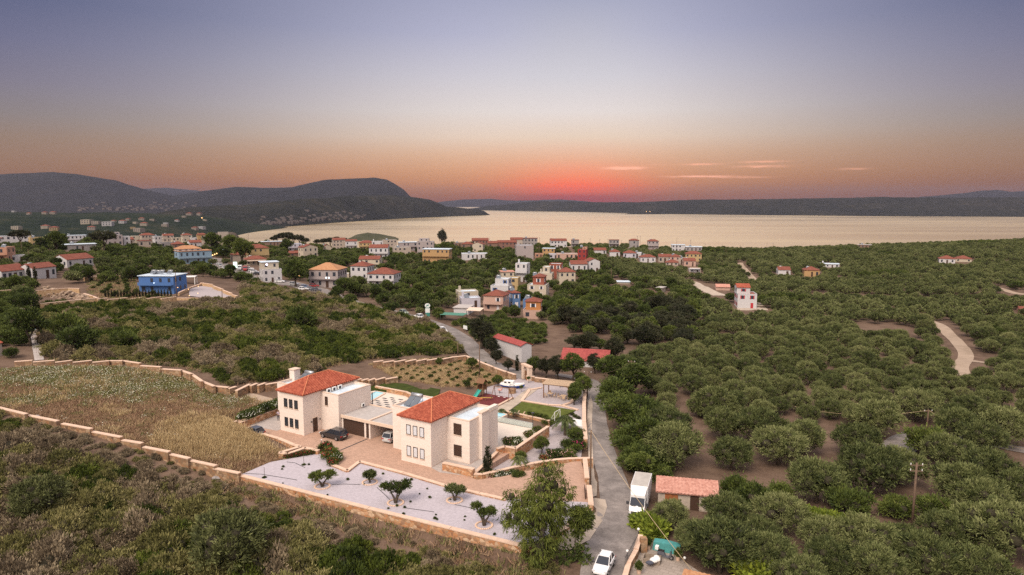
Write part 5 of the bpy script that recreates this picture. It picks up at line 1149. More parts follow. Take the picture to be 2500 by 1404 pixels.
def car(loc, rz, color, label, group=None, L_=4.4, Wd=1.8, Ht=1.55, suv=False, simple=False, roof=None, name='parked_car'):
    """nose towards +x"""
    o = empty(name, loc, rz, label, 'car', group); key = (color, L_, Ht, suv, roof)
    if key not in CARM:
        h = Wd / 2; x0 = -L_ / 2; zb = Ht * .60; gs = .26 if suv else .19
        S_ = [(0, .80, zb - .10, .34), (.03, .94, zb - .02, .24), (.16, 1., zb, gs), (.35, 1., zb + .01, gs), (.62, 1., zb, gs), (.78, .99, zb - .05, gs), (.93, .93, zb - .16, gs + .02), (.985, .82, zb - .26, .30), (1., .74, zb - .32, .36)]
        secs = []
        for f, k_, zt, zl in S_:
            x = x0 + L_ * f; y = h * k_; zm = (zl + zt) / 2
            secs.append([(x, -y * .9, zl), (x, -y, zm), (x, -y * .965, zt - .03), (x, -y * .84, zt), (x, y * .84, zt), (x, y * .965, zt - .03), (x, y, zm), (x, y * .9, zl)])
        body = loft(MB(), secs); 
        bm = body.mesh('car_body', paint(color), smooth=False)
        r0, r1, f1_, f0 = (.02, .10, .50, .70) if suv else (.03, .17, .48, .70)
        yb, yt = h * .86, h * .70; z1 = Ht - .03
        gl = MB(); gl.add([(x0 + L_ * r0, -yb, zb - .04), (x0 + L_ * f0, -yb, zb - .04), (x0 + L_ * f0, yb, zb - .04), (x0 + L_ * r0, yb, zb - .04), (x0 + L_ * r1, -yt, z1), (x0 + L_ * f1_, -yt, z1), (x0 + L_ * f1_, yt, z1), (x0 + L_ * r1, yt, z1)], [(0, 1, 5, 4), (1, 2, 6, 5), (2, 3, 7, 6), (3, 0, 4, 7), (4, 5, 6, 7)])
        glm = gl.mesh('car_glass', m_carglass)
        rf = MB(); xa, xb = x0 + L_ * r1, x0 + L_ * f1_
        loft(rf, [[(xa - .14, -yt * .9, z1 - .03), (xa - .14, yt * .9, z1 - .03), (xa - .14, yt * .9, z1 - .005), (xa - .14, -yt * .9, z1 - .005)], [(xa + .05, -yt * 1.03, z1 - .04), (xa + .05, yt * 1.03, z1 - .04), (xa + .05, yt * .9, z1 + .045), (xa + .05, -yt * .9, z1 + .045)], [(xb - .2, -yt * 1.03, z1 - .04), (xb - .2, yt * 1.03, z1 - .04), (xb - .2, yt * .9, z1 + .045), (xb - .2, -yt * .9, z1 + .045)], [(xb + .06, -yt * .98, z1 - .05), (xb + .06, yt * .98, z1 - .05), (xb + .06, yt * .9, z1 + .01), (xb + .06, -yt * .9, z1 + .01)]])
        for s in (-1, 1):   # pillars
            for (xa_, xb_) in ((x0 + L_ * f0, xb), (x0 + L_ * r0, xa), ((x0 + L_ * f0 + x0 + L_ * r0) / 2, (xa + xb) / 2)):
                rf.tube([(xa_, s * yb * 1.005, zb - .02), (xb_, s * yt * 1.01, z1)], .045, 4)
        CARM[key] = (bm, glm, rf.mesh('roof', paint(roof or color)))
    b, g_, r_ = CARM[key]
    link('body', b, o); link('windows', g_, o); link('roof', r_, o)
    r = .34 if suv else .31
    for s in (-1, 1):
        for x in (-L_ * .30, L_ * .31): wheel_parts(o, x, s * (Wd / 2 - .10), r, .21, s)
    if not simple:
        for s in (-1, 1):
            y = s * Wd * .36
            MB().box(L_ / 2 - .16, L_ / 2 - .02, y - .17, y + .17, Ht * .38, Ht * .38 + .14).obj('headlight', m_lampw, o)
            MB().box(-L_ / 2 - .012, -L_ / 2 + .08, y - .2, y + .2, Ht * .43, Ht * .43 + .15).obj('tail_light', m_red, o)
            MB().box(L_ * .16, L_ * .16 + .12, s * Wd / 2 - .04 if s > 0 else -Wd / 2 - .16, s * Wd / 2 + .16 if s > 0 else -Wd / 2 + .04, Ht * .62, Ht * .62 + .14).obj('mirror', m_dkmetal, o)
        MB().box(-L_ / 2 - .02, -L_ / 2 + .02, -.26, .26, Ht * .36, Ht * .36 + .11).obj('number_plate', m_plate, o)
    return o
def head(a, c): p, q = G(*a), G(*c); return math.atan2(q.y - p.y, q.x - p.x)
x, y = P(815, 1069); o = car((x, y, .025), math.radians(149), 'black', 'black estate car parked on the driveway before the brown garage door', None, 4.75, 1.9, 1.62, True)
for s in (-1, 1): MB().tube([(-1.5, s * .68, 1.66), (.1, s * .68, 1.67)], .03, 5).obj('roof_rail', m_rim, o)
x, y = P(617, 1043, 1.35); car((x, y, .06), VA + math.pi, 'dark', 'dark car mostly hidden behind the low wall by the dry field', None, 4.1, 1.75, 1.5)
x, y = V2(-12.0, 6.2); car((x, y, .025), VA + math.pi / 2 + .1, 'silver', 'silver car parked under the carport with its rear showing', None, 4.2, 1.76, 1.6, True)
g1, g2 = P(1489, 1362, -1.45), P(1461, 1412, -1.45); car((*P(1474, 1391, -1.45), hz(*P(1474, 1391, -1.45)) + .11), math.atan2(g2[1] - g1[1], g2[0] - g1[0]), 'white', 'white hatchback driving on the lane at the bottom edge', None, 3.6, 1.66, 1.5, False)
for px, py, a, c, co, lb in [(1022, 777, (1050, 790), (1000, 772), 'white', 'white car with dark windows beside the tall sign on the road'), (1081, 812, (1060, 795), (1110, 818), 'white', 'white estate car driving down the middle of the road'), (986, 767, (970, 762), (1010, 775), 'greenish', 'pale green car behind bushes on the road near the tall sign')]:
    g = G(px, py); car((g.x, g.y, g.z + .1), head(a, c), co, lb, None, 4.3, 1.8, 1.5, simple=True)
for i, (px, py, co, lb, rz) in enumerate([(523, 637, 'white', 'white car, uppermost of the row along the bay road', None), (527, 642, 'silver', 'silver car, second from the top of the row along the bay road', None), (531, 647, 'white', 'white car, third from the top of the row along the bay road', None), (538, 651, 'silver', 'silver car, fourth of the row along the bay road', None), (546, 657, 'white', 'white car, lowest of the row along the bay road', None),
    (610, 659, 'white', 'white car parked right of the red van', .3), (617, 664, 'silver', 'silver car in the slanted row before the white shop', .2), (622, 667, 'white', 'white car in the slanted row before the white shop', .2), (629, 671, 'black', 'black car at the end of the slanted row before the white shop', .1), (663, 678, 'grey', 'grey car half hidden below the white shop wall', .1), (684, 690, 'white', 'white car near the foot of the big eucalyptus', .1),
    (718, 697, 'silver', 'silver car under the big eucalyptus', 0), (746, 704, 'blue', 'blue car before the commercial block', .2), (759, 708, 'grey', 'grey car in the group before the commercial block', .1), (772, 712, 'dark', 'dark blue car at the right of the group before the commercial block', .1), (741, 709, 'white', 'white car at the left of the group before the commercial block', .3), (767, 701, 'red', 'red car near the shopfront of the commercial block', .1),
    (860, 692, 'white', 'white car beside the white cubic house', -.5), (544, 622, 'white', 'white car far up the bay road by the string lights', 1.2)]):
    g = G(px, py); r_ = rz if rz is not None else head((546, 657), (523, 637)); car((g.x, g.y, g.z + .12), r_, co, lb, 'cars parked by the bay road', 4.2, 1.75, 1.5, simple=True)
def van(loc, rz, co, label, s=1.0):
    o = empty('parked_van', loc, rz, label, 'van'); b = MB(); loft(b, [[(-2.4, -.9, .3), (-2.4, .9, .3), (-2.4, .88, 2.3), (-2.4, -.88, 2.3)], [(1.2, -.9, .3), (1.2, .9, .3), (1.2, .88, 2.3), (1.2, -.88, 2.3)], [(1.9, -.9, .3), (1.9, .9, .3), (1.9, .85, 1.3), (1.9, -.85, 1.3)], [(2.5, -.8, .35), (2.5, .8, .35), (2.5, .78, 1.05), (2.5, -.78, 1.05)]]).obj('body', paint(co), o)
    MB().add([(1.30, -.8, 2.15), (1.92, -.8, 1.36), (1.92, .8, 1.36), (1.30, .8, 2.15)], [(0, 1, 2, 3)]).obj('windscreen', m_carglass, o)
    for sg_ in (-1, 1):
        for x in (-1.5, 1.6): wheel_parts(o, x, sg_ * .8, .34, .22, sg_)
    return o
g = G(586, 659); van((g.x, g.y, g.z + .1), -1.3, 'white', 'white van parked under the dark tree by the bay road'); g = G(599, 661); van((g.x, g.y, g.z + .1), -1.3, 'red', 'red van parked next to the white van by the bay road')
# ---- the truck
def truck():
    a, c = G(1581, 1196), G(1558, 1270); rz = math.atan2(c.y - a.y, c.x - a.x); m_ = (Vector((*P(1562, 1234, -1.2), 0))); o = empty('box_truck', (m_.x, m_.y, hz(m_.x, m_.y) + .12), rz, 'white box truck with a grey topped body parked on the lane', 'truck')
    wp = paint('white')
    b = MB().box(-3.5, 1.0, -1.08, 1.08, .75, 3.05).obj('cargo_box', wp, o)
    MB().box(-3.42, .94, -1.0, 1.0, 3.052, 3.09).obj('roof_panel', plain('box_roof', (.40, .37, .34), .7, .12, 1.), b)
    loft(MB(), [[(1.002, -1.0, 1.9), (1.002, 1.0, 1.9), (1.002, 1.0, 3.0), (1.002, -1.0, 3.0)], [(1.5, -.98, 1.9), (1.5, .98, 1.9), (1.5, .95, 2.85), (1.5, -.95, 2.85)], [(2.15, -.9, 1.98), (2.15, .9, 1.98), (2.15, .82, 2.3), (2.15, -.82, 2.3)]]).obj('wind_deflector', wp, o)
    loft(MB(), [[(1.05, -.98, .4), (1.05, .98, .4), (1.05, .92, 1.895), (1.05, -.92, 1.895)], [(2.1, -.98, .4), (2.1, .98, .4), (2.1, .9, 1.97), (2.1, -.9, 1.97)], [(2.95, -.98, .4), (2.95, .98, .4), (2.95, .93, 1.28), (2.95, -.93, 1.28)], [(3.45, -.94, .4), (3.45, .94, .4), (3.45, .9, 1.05), (3.45, -.9, 1.05)], [(3.62, -.86, .42), (3.62, .86, .42), (3.62, .82, .85), (3.62, -.82, .85)]]).obj('cab', wp, o)
    MB().add([(2.14, -.84, 1.98), (2.97, -.88, 1.31), (2.97, .88, 1.31), (2.14, .84, 1.98)], [(0, 1, 2, 3)]).obj('windscreen', m_carglass, o)
    for s in (-1, 1):
        MB().add([(1.3, s * .965, 1.2), (2.75, s * .99, 1.22), (2.15, s * .93, 1.85), (1.3, s * .94, 1.82)], [(0, 1, 2, 3) if s < 0 else (3, 2, 1, 0)]).obj('side_window', m_carglass, o)
        MB().box(2.55, 2.72, s * 1.02 if s > 0 else -1.36, 1.36 if s > 0 else -1.02, 1.25, 1.6).obj('mirror', m_dkmetal, o)
        MB().box(3.30, 3.56, s * .62 - .2, s * .62 + .2, .80, 1.0).obj('headlight', m_lampw, o)
        for i in range(1): MB().box(2.99, 3.09, s * .45 - .3, s * .45 + .3, 1.285, 1.30).obj('hood_vent', m_dkmetal, o)
        for x in (-2.2, 2.6): wheel_parts(o, x, s * .86, .38, .26, s)
    MB().box(3.60, 3.66, -.62, .62, .55, .82).obj('grille', m_dkmetal, o); MB().box(3.58, 3.68, -.95, .95, .32, .52).obj('bumper', m_dkmetal, o); MB().box(3.682, 3.69, -.26, .26, .36, .48).obj('number_plate', m_plate, o)
truck()

# ================================================================== POLES, WIRES, LAMPS, SIGNS
m_polew = plain('pole_wood', (.13, .085, .06), .9, .2, 5.)
def pole(px, py, ptop, label, arms=1, group=None, D=None, r=.13):
    if D is None: g = G(px, py)
    else: x, y, _ = PD(px, py, D); g = Vector((x, y, hz(x, y)))
    _, _, zt = PD(px, ptop, g.y); h = max(zt - g.z, 3.); o = empty('utility_pole', g, rr_.uniform(-.4, .4), label, 'utility pole', group)
    MB().tube([(0, 0, -.5), (0, 0, h)], [r, r * .75], 7).obj('mast', m_polew, o, smooth=True)
    for i in range(arms):
        a = MB().box(-.75, .75, -.05, .05, h - .35 - i * .7, h - .25 - i * .7).obj('crossarm', m_polew, o)
        n_ = MB()
        for x in (-.65, 0, .65): n_.tube([(x, 0, h - .25 - i * .7), (x, 0, h - .05 - i * .7)], .05, 5)
        n_.obj('insulators', m_whitep, a)
    return Vector((g.x, g.y, g.z + h - .1))
rr_ = random.Random(3)
t1 = pole(1434, 970, 906, 'wooden utility pole at the far end of the lane wall'); t2 = pole(1441, 1192, 1050, 'wooden utility pole beside the driveway gate on the lane', 0)
t3 = pole(2226, 1292, 1130, 'tall leaning wooden utility pole in the bare clearing', 2, r=.16); t4 = pole(2262, 1062, 1000, 'thin utility pole beside the grey yard', 1)
t5 = pole(1171, 920, 836, 'utility pole at the corner of the young orchard', 0); t6 = pole(1540, 962, 880, 'utility pole behind the roadside thicket', 1); t7 = pole(432, 732, 664, 'utility pole in front of the blue house', 0)
pole(543, 735, 705, 'utility pole in front of the grey gravel yard', 0); pole(1118, 870, 838, 'short pole at the road bend', 0); pole(54, 622, 588, 'utility pole before the long white block', 0); pole(71, 640, 608, 'utility pole by the small white hut', 0); pole(629, 690, 668, 'short pole by the slanted row of cars', 0); pole(1492, 690, 655, 'pole near the lone white roofed shed', 0); pole(1316, 640, 600, 'utility pole before the plain white cube house', 0)
for i, (px, a, c) in enumerate([(607, 571, 590), (758, 578, 592), (1107, 584, 596), (1170, 580, 590), (1195, 582, 592), (1257, 580, 590), (1317, 580, 592), (1346, 581, 592), (1441, 582, 594), (1464, 584, 594), (1484, 584, 593), (1517, 586, 594), (1556, 576, 592), (1563, 576, 592), (1652, 581, 598), (1686, 585, 600), (1721, 595, 609), (1763, 597, 610), (1807, 599, 609), (1872, 593, 604), (1887, 593, 604)]):
    pole(px, c, a, 'thin utility pole standing against the sea on the crest', 1 if i % 3 else 2, 'utility poles on the crest', 610, .12)
def wire(p, q, sag, label, r=.022, mat=None):
    p, q = Vector(p), Vector(q); pts = [p.lerp(q, t) - Vector((0, 0, sag * 4 * t * (1 - t))) for t in np.linspace(0, 1, 25)]
    tag(MB().tube(pts, r, 4).obj('cable', mat or m_polew), label, 'cable')
m_rope = plain('pale_cable', (.42, .32, .20), .8, .1)
ra = Vector(PD(1692, 1396, 66.)); wire(t2, ra, .5, 'pale cable sagging from the gate pole to the roof at the bottom edge', .03, m_rope)
wire(t3, Vector(PD(2345, 1275, t3.y - 1)), .6, 'guy wire running down from the leaning pole into the olives', .025); wire(t4, Vector(PD(2530, 1102, t4.y - 9)), 1.0, 'wire crossing the olive trees from the thin pole to the right edge', .03, m_rope); wire(Vector(PD(1940, 992, t4.y + 8)), t4, 1.2, 'wire crossing the olive trees left of the thin pole', .025, m_rope)
wire(t1, t6, 1.2, 'wire between the far lane pole and the thicket pole', .02)
m_glow = emit('lamp_globe', (1., .93, .85), 1.0); m_warm = emit('warm_lamp', (1., .55, .22), 3.5); m_cool = emit('cool_lamp', (.75, .9, 1.), 5.)
def globe(px, py, pt, label, dark=True, mat=None, r=.16, z=None):
    g = G(px, py); g.z = g.z if z is None else z; _, _, zt = PD(px, pt, g.y); h = max(zt - g.z, .5); o = empty('globe_lamp', g, 0, label, 'lamp'); MB().tube([(0, 0, -.2), (0, 0, h - r)], .04, 6).obj('post', m_dkmetal, o); MB().ball((0, 0, h), r, 12, 8).obj('globe', mat or m_whitep, o, smooth=True)
globe(1558, 1322, 1292, 'white globe lamp on the courtyard gate pillar nearest the truck'); globe(1531, 1372, 1345, 'white globe lamp on the courtyard wall beside the white hatchback'); globe(1671, 1380, 1362, 'white globe lamp among the courtyard pots')
g = Vector((*V2(4.5, 21.2), .05)); o = empty('garden_lamp', g, VA, 'dark garden lamp post with a hood at the patio corner', 'lamp'); MB().tube([(0, 0, 0), (0, 0, 2.7)], .05, 6).obj('post', m_dkmetal, o); MB().tube([(0, 0, 2.7), (0, 0, 2.95), (0, 0, 3.0)], [.12, .28, .05], 10).obj('hood', m_dkmetal, o)
x, y = P(786, 1098, 0); o = empty('bollard_lamp', (x, y, 0), 0, 'thin dark bollard lamp beside the shrubs on the driveway edge', 'lamp'); MB().tube([(0, 0, 0), (0, 0, 1.5)], .06, 6).obj('post', m_dkmetal, o); MB().box(-.08, .08, -.08, .08, 1.502, 1.62).obj('head', m_whitep, o)
def lit(px, py, D_, mat, label, s=.22, name='lit_lamp', n=1):
    x, y, z = PD(px, py, D_); o = tag(MB().ball((0, 0, 0), (s, s, s * .8), 8, 6).obj(name, mat, None, (x, y, z)), label, 'lamp'); return o
db = bh.location.y
for px, py, m_, lb in [(376, 691, m_cool, 'cool wall lamp shining on the blue house'), (415, 718, m_warm, 'warm ground lamp before the blue house'), (434, 702, m_warm, 'warm lamp on the ramp wall by the blue house'), (460, 706, m_warm, 'warm lamp at the foot of the ramp by the blue house'), (484, 699, m_warm, 'warm lamp on the gravel yard wall'), (462, 722, m_warm, 'warm lamp low on the front yard wall'), (483, 716, m_warm, 'warm lamp at the yard entrance')]: lit(px, py, db - 6, m_, lb, .14)
gr = G(540, 640)
for i, (px, py) in enumerate([(519, 623), (524, 621), (529, 619)]): lit(px, py, gr.y - 4, m_warm, f'warm orange string light over the bay road', .4).__setitem__('group', 'orange string lights over the bay road')
lit(545, 609, gr.y, m_cool, 'white street lamp glowing above the bay road', .35); lit(651, 646, G(655, 690).y - 2, emit('violet_lamp', (.9, .7, 1.), 10.), 'violet white lamp glowing on the white shop', .4)
for px in (796, 803): lit(px, 678, G(790, 702).y - 7, m_cool, 'bluish floodlight on the dark shopfront', .30).__setitem__('group', 'bluish floodlights on the shopfront')
lit(731, 673, G(790, 702).y - 6, m_warm, 'yellow lamp beside the big eucalyptus', .26); lit(493, 532, 2400, m_warm, 'warm light glowing far off on the green slope', 2.0)
for px, lb in ((1578, 'leftmost'), (1587, 'second'), (1672, 'middle and brightest'), (1694, 'fourth'), (1703, 'rightmost')): lit(px, 516.5, 6700, m_warm, f'tiny shore light of the far peninsula, {lb} of five', 3.5)
def text(body, size, mat, par, loc, rot, name='lettering', ext=.01):
    cu = bpy.data.curves.new(name, 'FONT'); cu.body = body; cu.size = size; cu.align_x = 'CENTER'; cu.extrude = ext; cu.materials.append(mat); o = bpy.data.objects.new(name, cu); COL.objects.link(o); o.parent = par; o.location = loc; o.rotation_euler = rot; return o
g = G(1044, 772); o = empty('totem_sign', g, .15, 'tall white and green sign with a leaping emblem beside the road', 'sign'); m_sg = plain('sign_green', (.05, .22, .19), .6, .05); m_sw = plain('sign_white', (.66, .68, .68), .6, .04)
MB().box(-.75, .75, -.12, .12, -.4, 1.2).obj('foot', m_sg, o); MB().box(-.75, .75, -.12, .12, 1.202, 2.7).obj('panel', m_sw, o)
MB().prism([(-.75, 0), (.75, 0), (.75, .2), (-.75, .2)], 0, .01).obj('band', m_sg, o, (0, -.13, 2.72)).rotation_euler = (math.pi / 2, 0, 0)
MB().prism([(.9 * math.cos(a), .75 * math.sin(a)) for a in np.linspace(0, 2 * math.pi, 20)[:-1]], -.12, .12).obj('emblem_board', m_sw, o, (0, 0, 3.6)).rotation_euler = (math.pi / 2, 0, 0)
e = MB().prism([(-.5, -.2), (-.2, .25), (.15, .3), (.5, .55), (.35, .1), (.5, -.3), (.1, -.02), (-.25, -.35)], .125, .14).obj('emblem', m_sg, o, (0, 0, 3.6)); e.rotation_euler = (math.pi / 2, 0, 0)
g = G(575, 662); o = empty('lit_sign', g, 0, 'upright lit sign glowing white and green by the bay road', 'sign'); MB().tube([(0, 0, -.3), (0, 0, 1.6)], .12, 6).obj('post', m_dkmetal, o); MB().box(-.9, .9, -.15, .15, 1.6, 4.6).obj('panel', emit('lit_panel', (.75, 1., .85), 2.2), o)
g = G(1066 + 70, 812); o = empty('notice_board', g, -.9, 'small white board on the fence beside the road', 'sign'); MB().tube([(-.6, 0, -.3), (-.6, 0, 1.)], .05, 5).obj('post', m_dkmetal, o); MB().tube([(.6, 0, -.3), (.6, 0, 1.)], .05, 5).obj('post', m_dkmetal, o); MB().box(-1., 1., -.04, .04, 1., 2.1).obj('board', m_sw, o)

# ================================================================== GARDEN THINGS
def vobj(name, u, v, z, rz, label, cat, group=None): return empty(name, (*V2(u, v), z), VA + rz, label, cat, group)
# play tower with slide, swing frame, seesaw, spring rider
o = vobj('play_tower', -13.6, 33.6, .08, 0, 'wooden play tower with a pitched roof and green slide', 'play tower')
for a in (-.6, .6):
    for b_ in (-.6, .6): MB().box(a - .06, a + .06, b_ - .06, b_ + .06, 0, 2.6).obj('post', m_wood, o)
MB().box(-.7, .7, -.7, .7, 1.2, 1.3).obj('platform', m_wood, o); r = MB(); gable(r, -.85, .85, -.85, .85, 2.6, .75, 'u', .06); r.obj('roof', m_wood, o)
MB().box(-.7, .7, .64, .7, 1.3, 2.1).box(-.7, -.64, -.7, .7, 1.3, 2.1).obj('railing', m_wood, o)
sd = MB(); sd.add([(-.35, -.7, 1.25), (.35, -.7, 1.25), (.35, -2.7, .1), (-.35, -2.7, .1), (-.35, -.7, 1.17), (.35, -.7, 1.17), (.35, -2.7, .02), (-.35, -2.7, .02)], [(3, 2, 1, 0), (4, 5, 6, 7), (0, 1, 5, 4), (1, 2, 6, 5), (2, 3, 7, 6), (3, 0, 4, 7)])
for s in (-1, 1): sd.tube([(s * .37, -.7, 1.38), (s * .37, -2.7, .22)], .06, 5)
sd.obj('slide', plain('green_plastic', (.03, .30, .25), .4, .05), o)
o = vobj('swing_frame', -8.9, 33.2, .08, .05, 'brown wooden swing frame on the red playground', 'swing')
for s in (-1, 1): MB().tube([(s * 1.6, 0, 2.4), (s * 1.9, -1.0, 0)], .06, 6).tube([(s * 1.6, 0, 2.4), (s * 1.9, 1.0, 0)], .06, 6).obj('leg', m_wood, o)
MB().tube([(-1.7, 0, 2.4), (1.7, 0, 2.4)], .07, 6).obj('beam', m_wood, o)
for s in (-.6, .6): MB().box(s - .22, s + .22, -.1, .1, .5, .54).tube([(s - .2, 0, .5), (s - .2, 0, 2.4)], .015, 4).tube([(s + .2, 0, .5), (s + .2, 0, 2.4)], .015, 4).obj('seat', m_whitep, o)
o = vobj('seesaw', -11.2, 31.2, .08, .5, 'yellow wooden seesaw on the red playground', 'seesaw'); MB().box(-1.3, 1.3, -.1, .1, .5, .58).obj('plank', plain('yellow_wood', (.50, .33, .08), .6), o); MB().tube([(0, -.2, 0), (0, 0, .5)], .06, 5).tube([(0, .2, 0), (0, 0, .5)], .06, 5).obj('base', m_wood, o)
for s in (-1.1, 1.1): MB().box(s - .04, s + .04, -.2, .2, .58, .82).obj('handle', m_dkmetal, o)
o = vobj('spring_rider', -11.6, 36.8, .06, 0, 'pink spring rider on the grey gravel behind the play tower', 'play toy'); MB().tube([(0, 0, 0), (0, 0, .4)], .1, 8).obj('spring', m_dkmetal, o); MB().ball((0, 0, .65), (.5, .2, .25)).ball((.45, 0, .95), (.18, .13, .2)).obj('body', plain('pink_plastic', (.55, .30, .26), .5), o)
# boat on the gravel
o = vobj('rowing_boat', -11.4, 41.3, .05, .25, 'white and blue wooden fishing boat set on the gravel yard', 'boat')
secs = []
for x, w_, zk, zt in [(-2.4, .55, .15, .95), (-1.6, .85, .02, .85), (-.3, .98, 0, .82), (.9, .85, .02, .9), (1.8, .5, .12, 1.05), (2.5, .06, .5, 1.3)]: secs.append([(x, 0, zk), (x, -w_ * .7, zk + (zt - zk) * .35), (x, -w_, zt * .72), (x, w_, zt * .72), (x, w_ * .7, zk + (zt - zk) * .35)])
loft(MB(), secs).obj('hull', plain('boat_blue', (.03, .09, .38), .5, .05), o)
secs = [[(x, -w_ * 1.03, zt * .72 + .005), (x, w_ * 1.03, zt * .72 + .005), (x, w_, zt), (x, -w_, zt)] for x, w_, zk, zt in [(-2.42, .56, .15, .95), (-1.6, .86, .02, .85), (-.3, 1., 0, .82), (.9, .86, .02, .9), (1.8, .5, .12, 1.05), (2.52, .07, .5, 1.32)]]
loft(MB(), secs).obj('topside', m_whitep, o); cb_ = MB().box(-1.7, .3, -.6, .6, .86, 1.45).obj('cabin', m_whitep, o)
for x in (-1.3, -.5): MB().box(x - .25, x + .25, -.62, -.602, 1.05, 1.35).obj('window', m_carglass, cb_)
# pergola with tables and chairs
o = vobj('pergola', -.8, 40.6, .1, .2, 'pale slatted pergola on dark wooden posts over garden tables', 'pergola')
for a in (-2.4, 2.4):
    for b_ in (-1.7, 1.7): MB().box(a - .08, a + .08, b_ - .08, b_ + .08, 0, 2.5).obj('post', m_wood, o)
MB().box(-2.6, 2.6, -1.78, -1.62, 2.5, 2.65).box(-2.6, 2.6, 1.62, 1.78, 2.5, 2.65).obj('beam', m_wood, o)
sl_ = MB()
for i in range(26): sl_.box(-2.7 + i * .212, -2.55 + i * .212, -2.0, 2.0, 2.652, 2.70)
sl_.obj('slats', m_woodl, o)
def chair(u, v, rz, lb):
    c = vobj('garden_chair', u, v, .06, rz, lb, 'chair', 'garden chairs under the pergola'); MB().box(-.22, .22, -.22, .22, .42, .47).obj('seat', m_woodl, c); MB().box(-.22, .22, .19, .22, .47, .95).obj('backrest', m_woodl, c)
    for a in (-.19, .19):
        for b_ in (-.19, .19): MB().box(a - .02, a + .02, b_ - .02, b_ + .02, 0, .42).obj('leg', m_woodl, c)
for i, (u, v, lb) in enumerate([(-2.0, 39.6, 'table at the left'), (.9, 39.4, 'table at the right')]):
    t_ = vobj('garden_table', u, v, .06, .2 * i, f'pale wooden garden {lb} under the pergola', 'table'); MB().box(-.5, .5, -.5, .5, .70, .75).obj('tabletop', m_woodl, t_)
    for a in (-.42, .42):
        for b_ in (-.42, .42): MB().box(a - .03, a + .03, b_ - .03, b_ + .03, 0, .7).obj('leg', m_woodl, t_)
    for q in range(3): a = q * 2.09 + i; chair(u + .95 * math.cos(a), v + .95 * math.sin(a), a - math.pi / 2, 'pale wooden chair drawn up to a garden table under the pergola')
# gate arch
o = vobj('gate_arch', -12.3, 48.6, -.1, -.55, 'cream stone gate arch with a dark wooden gate at the garden back', 'gate')
MB().box(-1.6, -.8, -.4, .4, 0, 2.9).obj('pillar', m_trim, o); MB().box(.8, 1.6, -.4, .4, 0, 2.9).obj('pillar', m_trim, o)
ar = [(-1.75, 2.9), (1.75, 2.9), (1.75, 3.3), (-1.75, 3.3)]; MB().box(-1.75, 1.75, -.45, .45, 2.902, 3.25).obj('lintel', m_cap, o)
a_ = [(.8 * math.cos(t), .8 * math.sin(t)) for t in np.linspace(0, math.pi, 13)]; q = MB(); 
for (x0_, z0_), (x1_, z1_) in zip(a_[:-1], a_[1:]): q.prism([(x0_, -.35), (x1_, -.35), (x1_, .35), (x0_, .35)], [2.1 + z0_, 2.1 + z1_, 2.1 + z1_, 2.1 + z0_] if x0_ > x1_ else [2.1 + z1_, 2.1 + z0_, 2.1 + z0_, 2.1 + z1_], 2.9)
q.obj('arch', m_trim, o); MB().box(-.79, .79, -.04, .04, .05, 1.9).obj('door', m_wood, o)
# goal, steps, sliding gates
o = vobj('football_goal', 5.4, 28.2, .08, math.pi / 2, 'small white goal frame at the lane end of the lawn', 'goal'); MB().tube([(-1., 0, 0), (-1., 0, 1.5), (1., 0, 1.5), (1., 0, 0)], .05, 6).obj('frame', m_whitep, o); MB().tube([(-1., 0, 1.5), (-1., .8, 0), (1., .8, 0), (1., 0, 1.5)], .03, 5).obj('back_frame', m_whitep, o)
for i in range(4): o = vobj('garden_beam', -3.2 + i * 1.15, 27.7, .1, .3, 'pale timber beam laid across the planted strip by the lawn', 'beam', 'pale timber beams by the lawn'); MB().box(-.08, .08, -.8, .8, 0, .22).obj('beam', m_woodl, o)
for (a, c), lb in ((((1425, 1128), (1429, 1166)), 'dark sliding gate open along the lane wall'), (((1427, 1186), (1429, 1212)), 'dark gate leaf standing at the driveway mouth')):
    p, q = P(*a, .4), P(*c, .4); tag(MB().obox(((p[0] + q[0]) / 2, (p[1] + q[1]) / 2), (q[0] - p[0], q[1] - p[1]), math.hypot(q[0] - p[0], q[1] - p[1]), .08, -.9, .55).obj('gate', m_shut), lb, 'gate')
# planters by the driveway
x, y = V2(-12.2, -4.0)
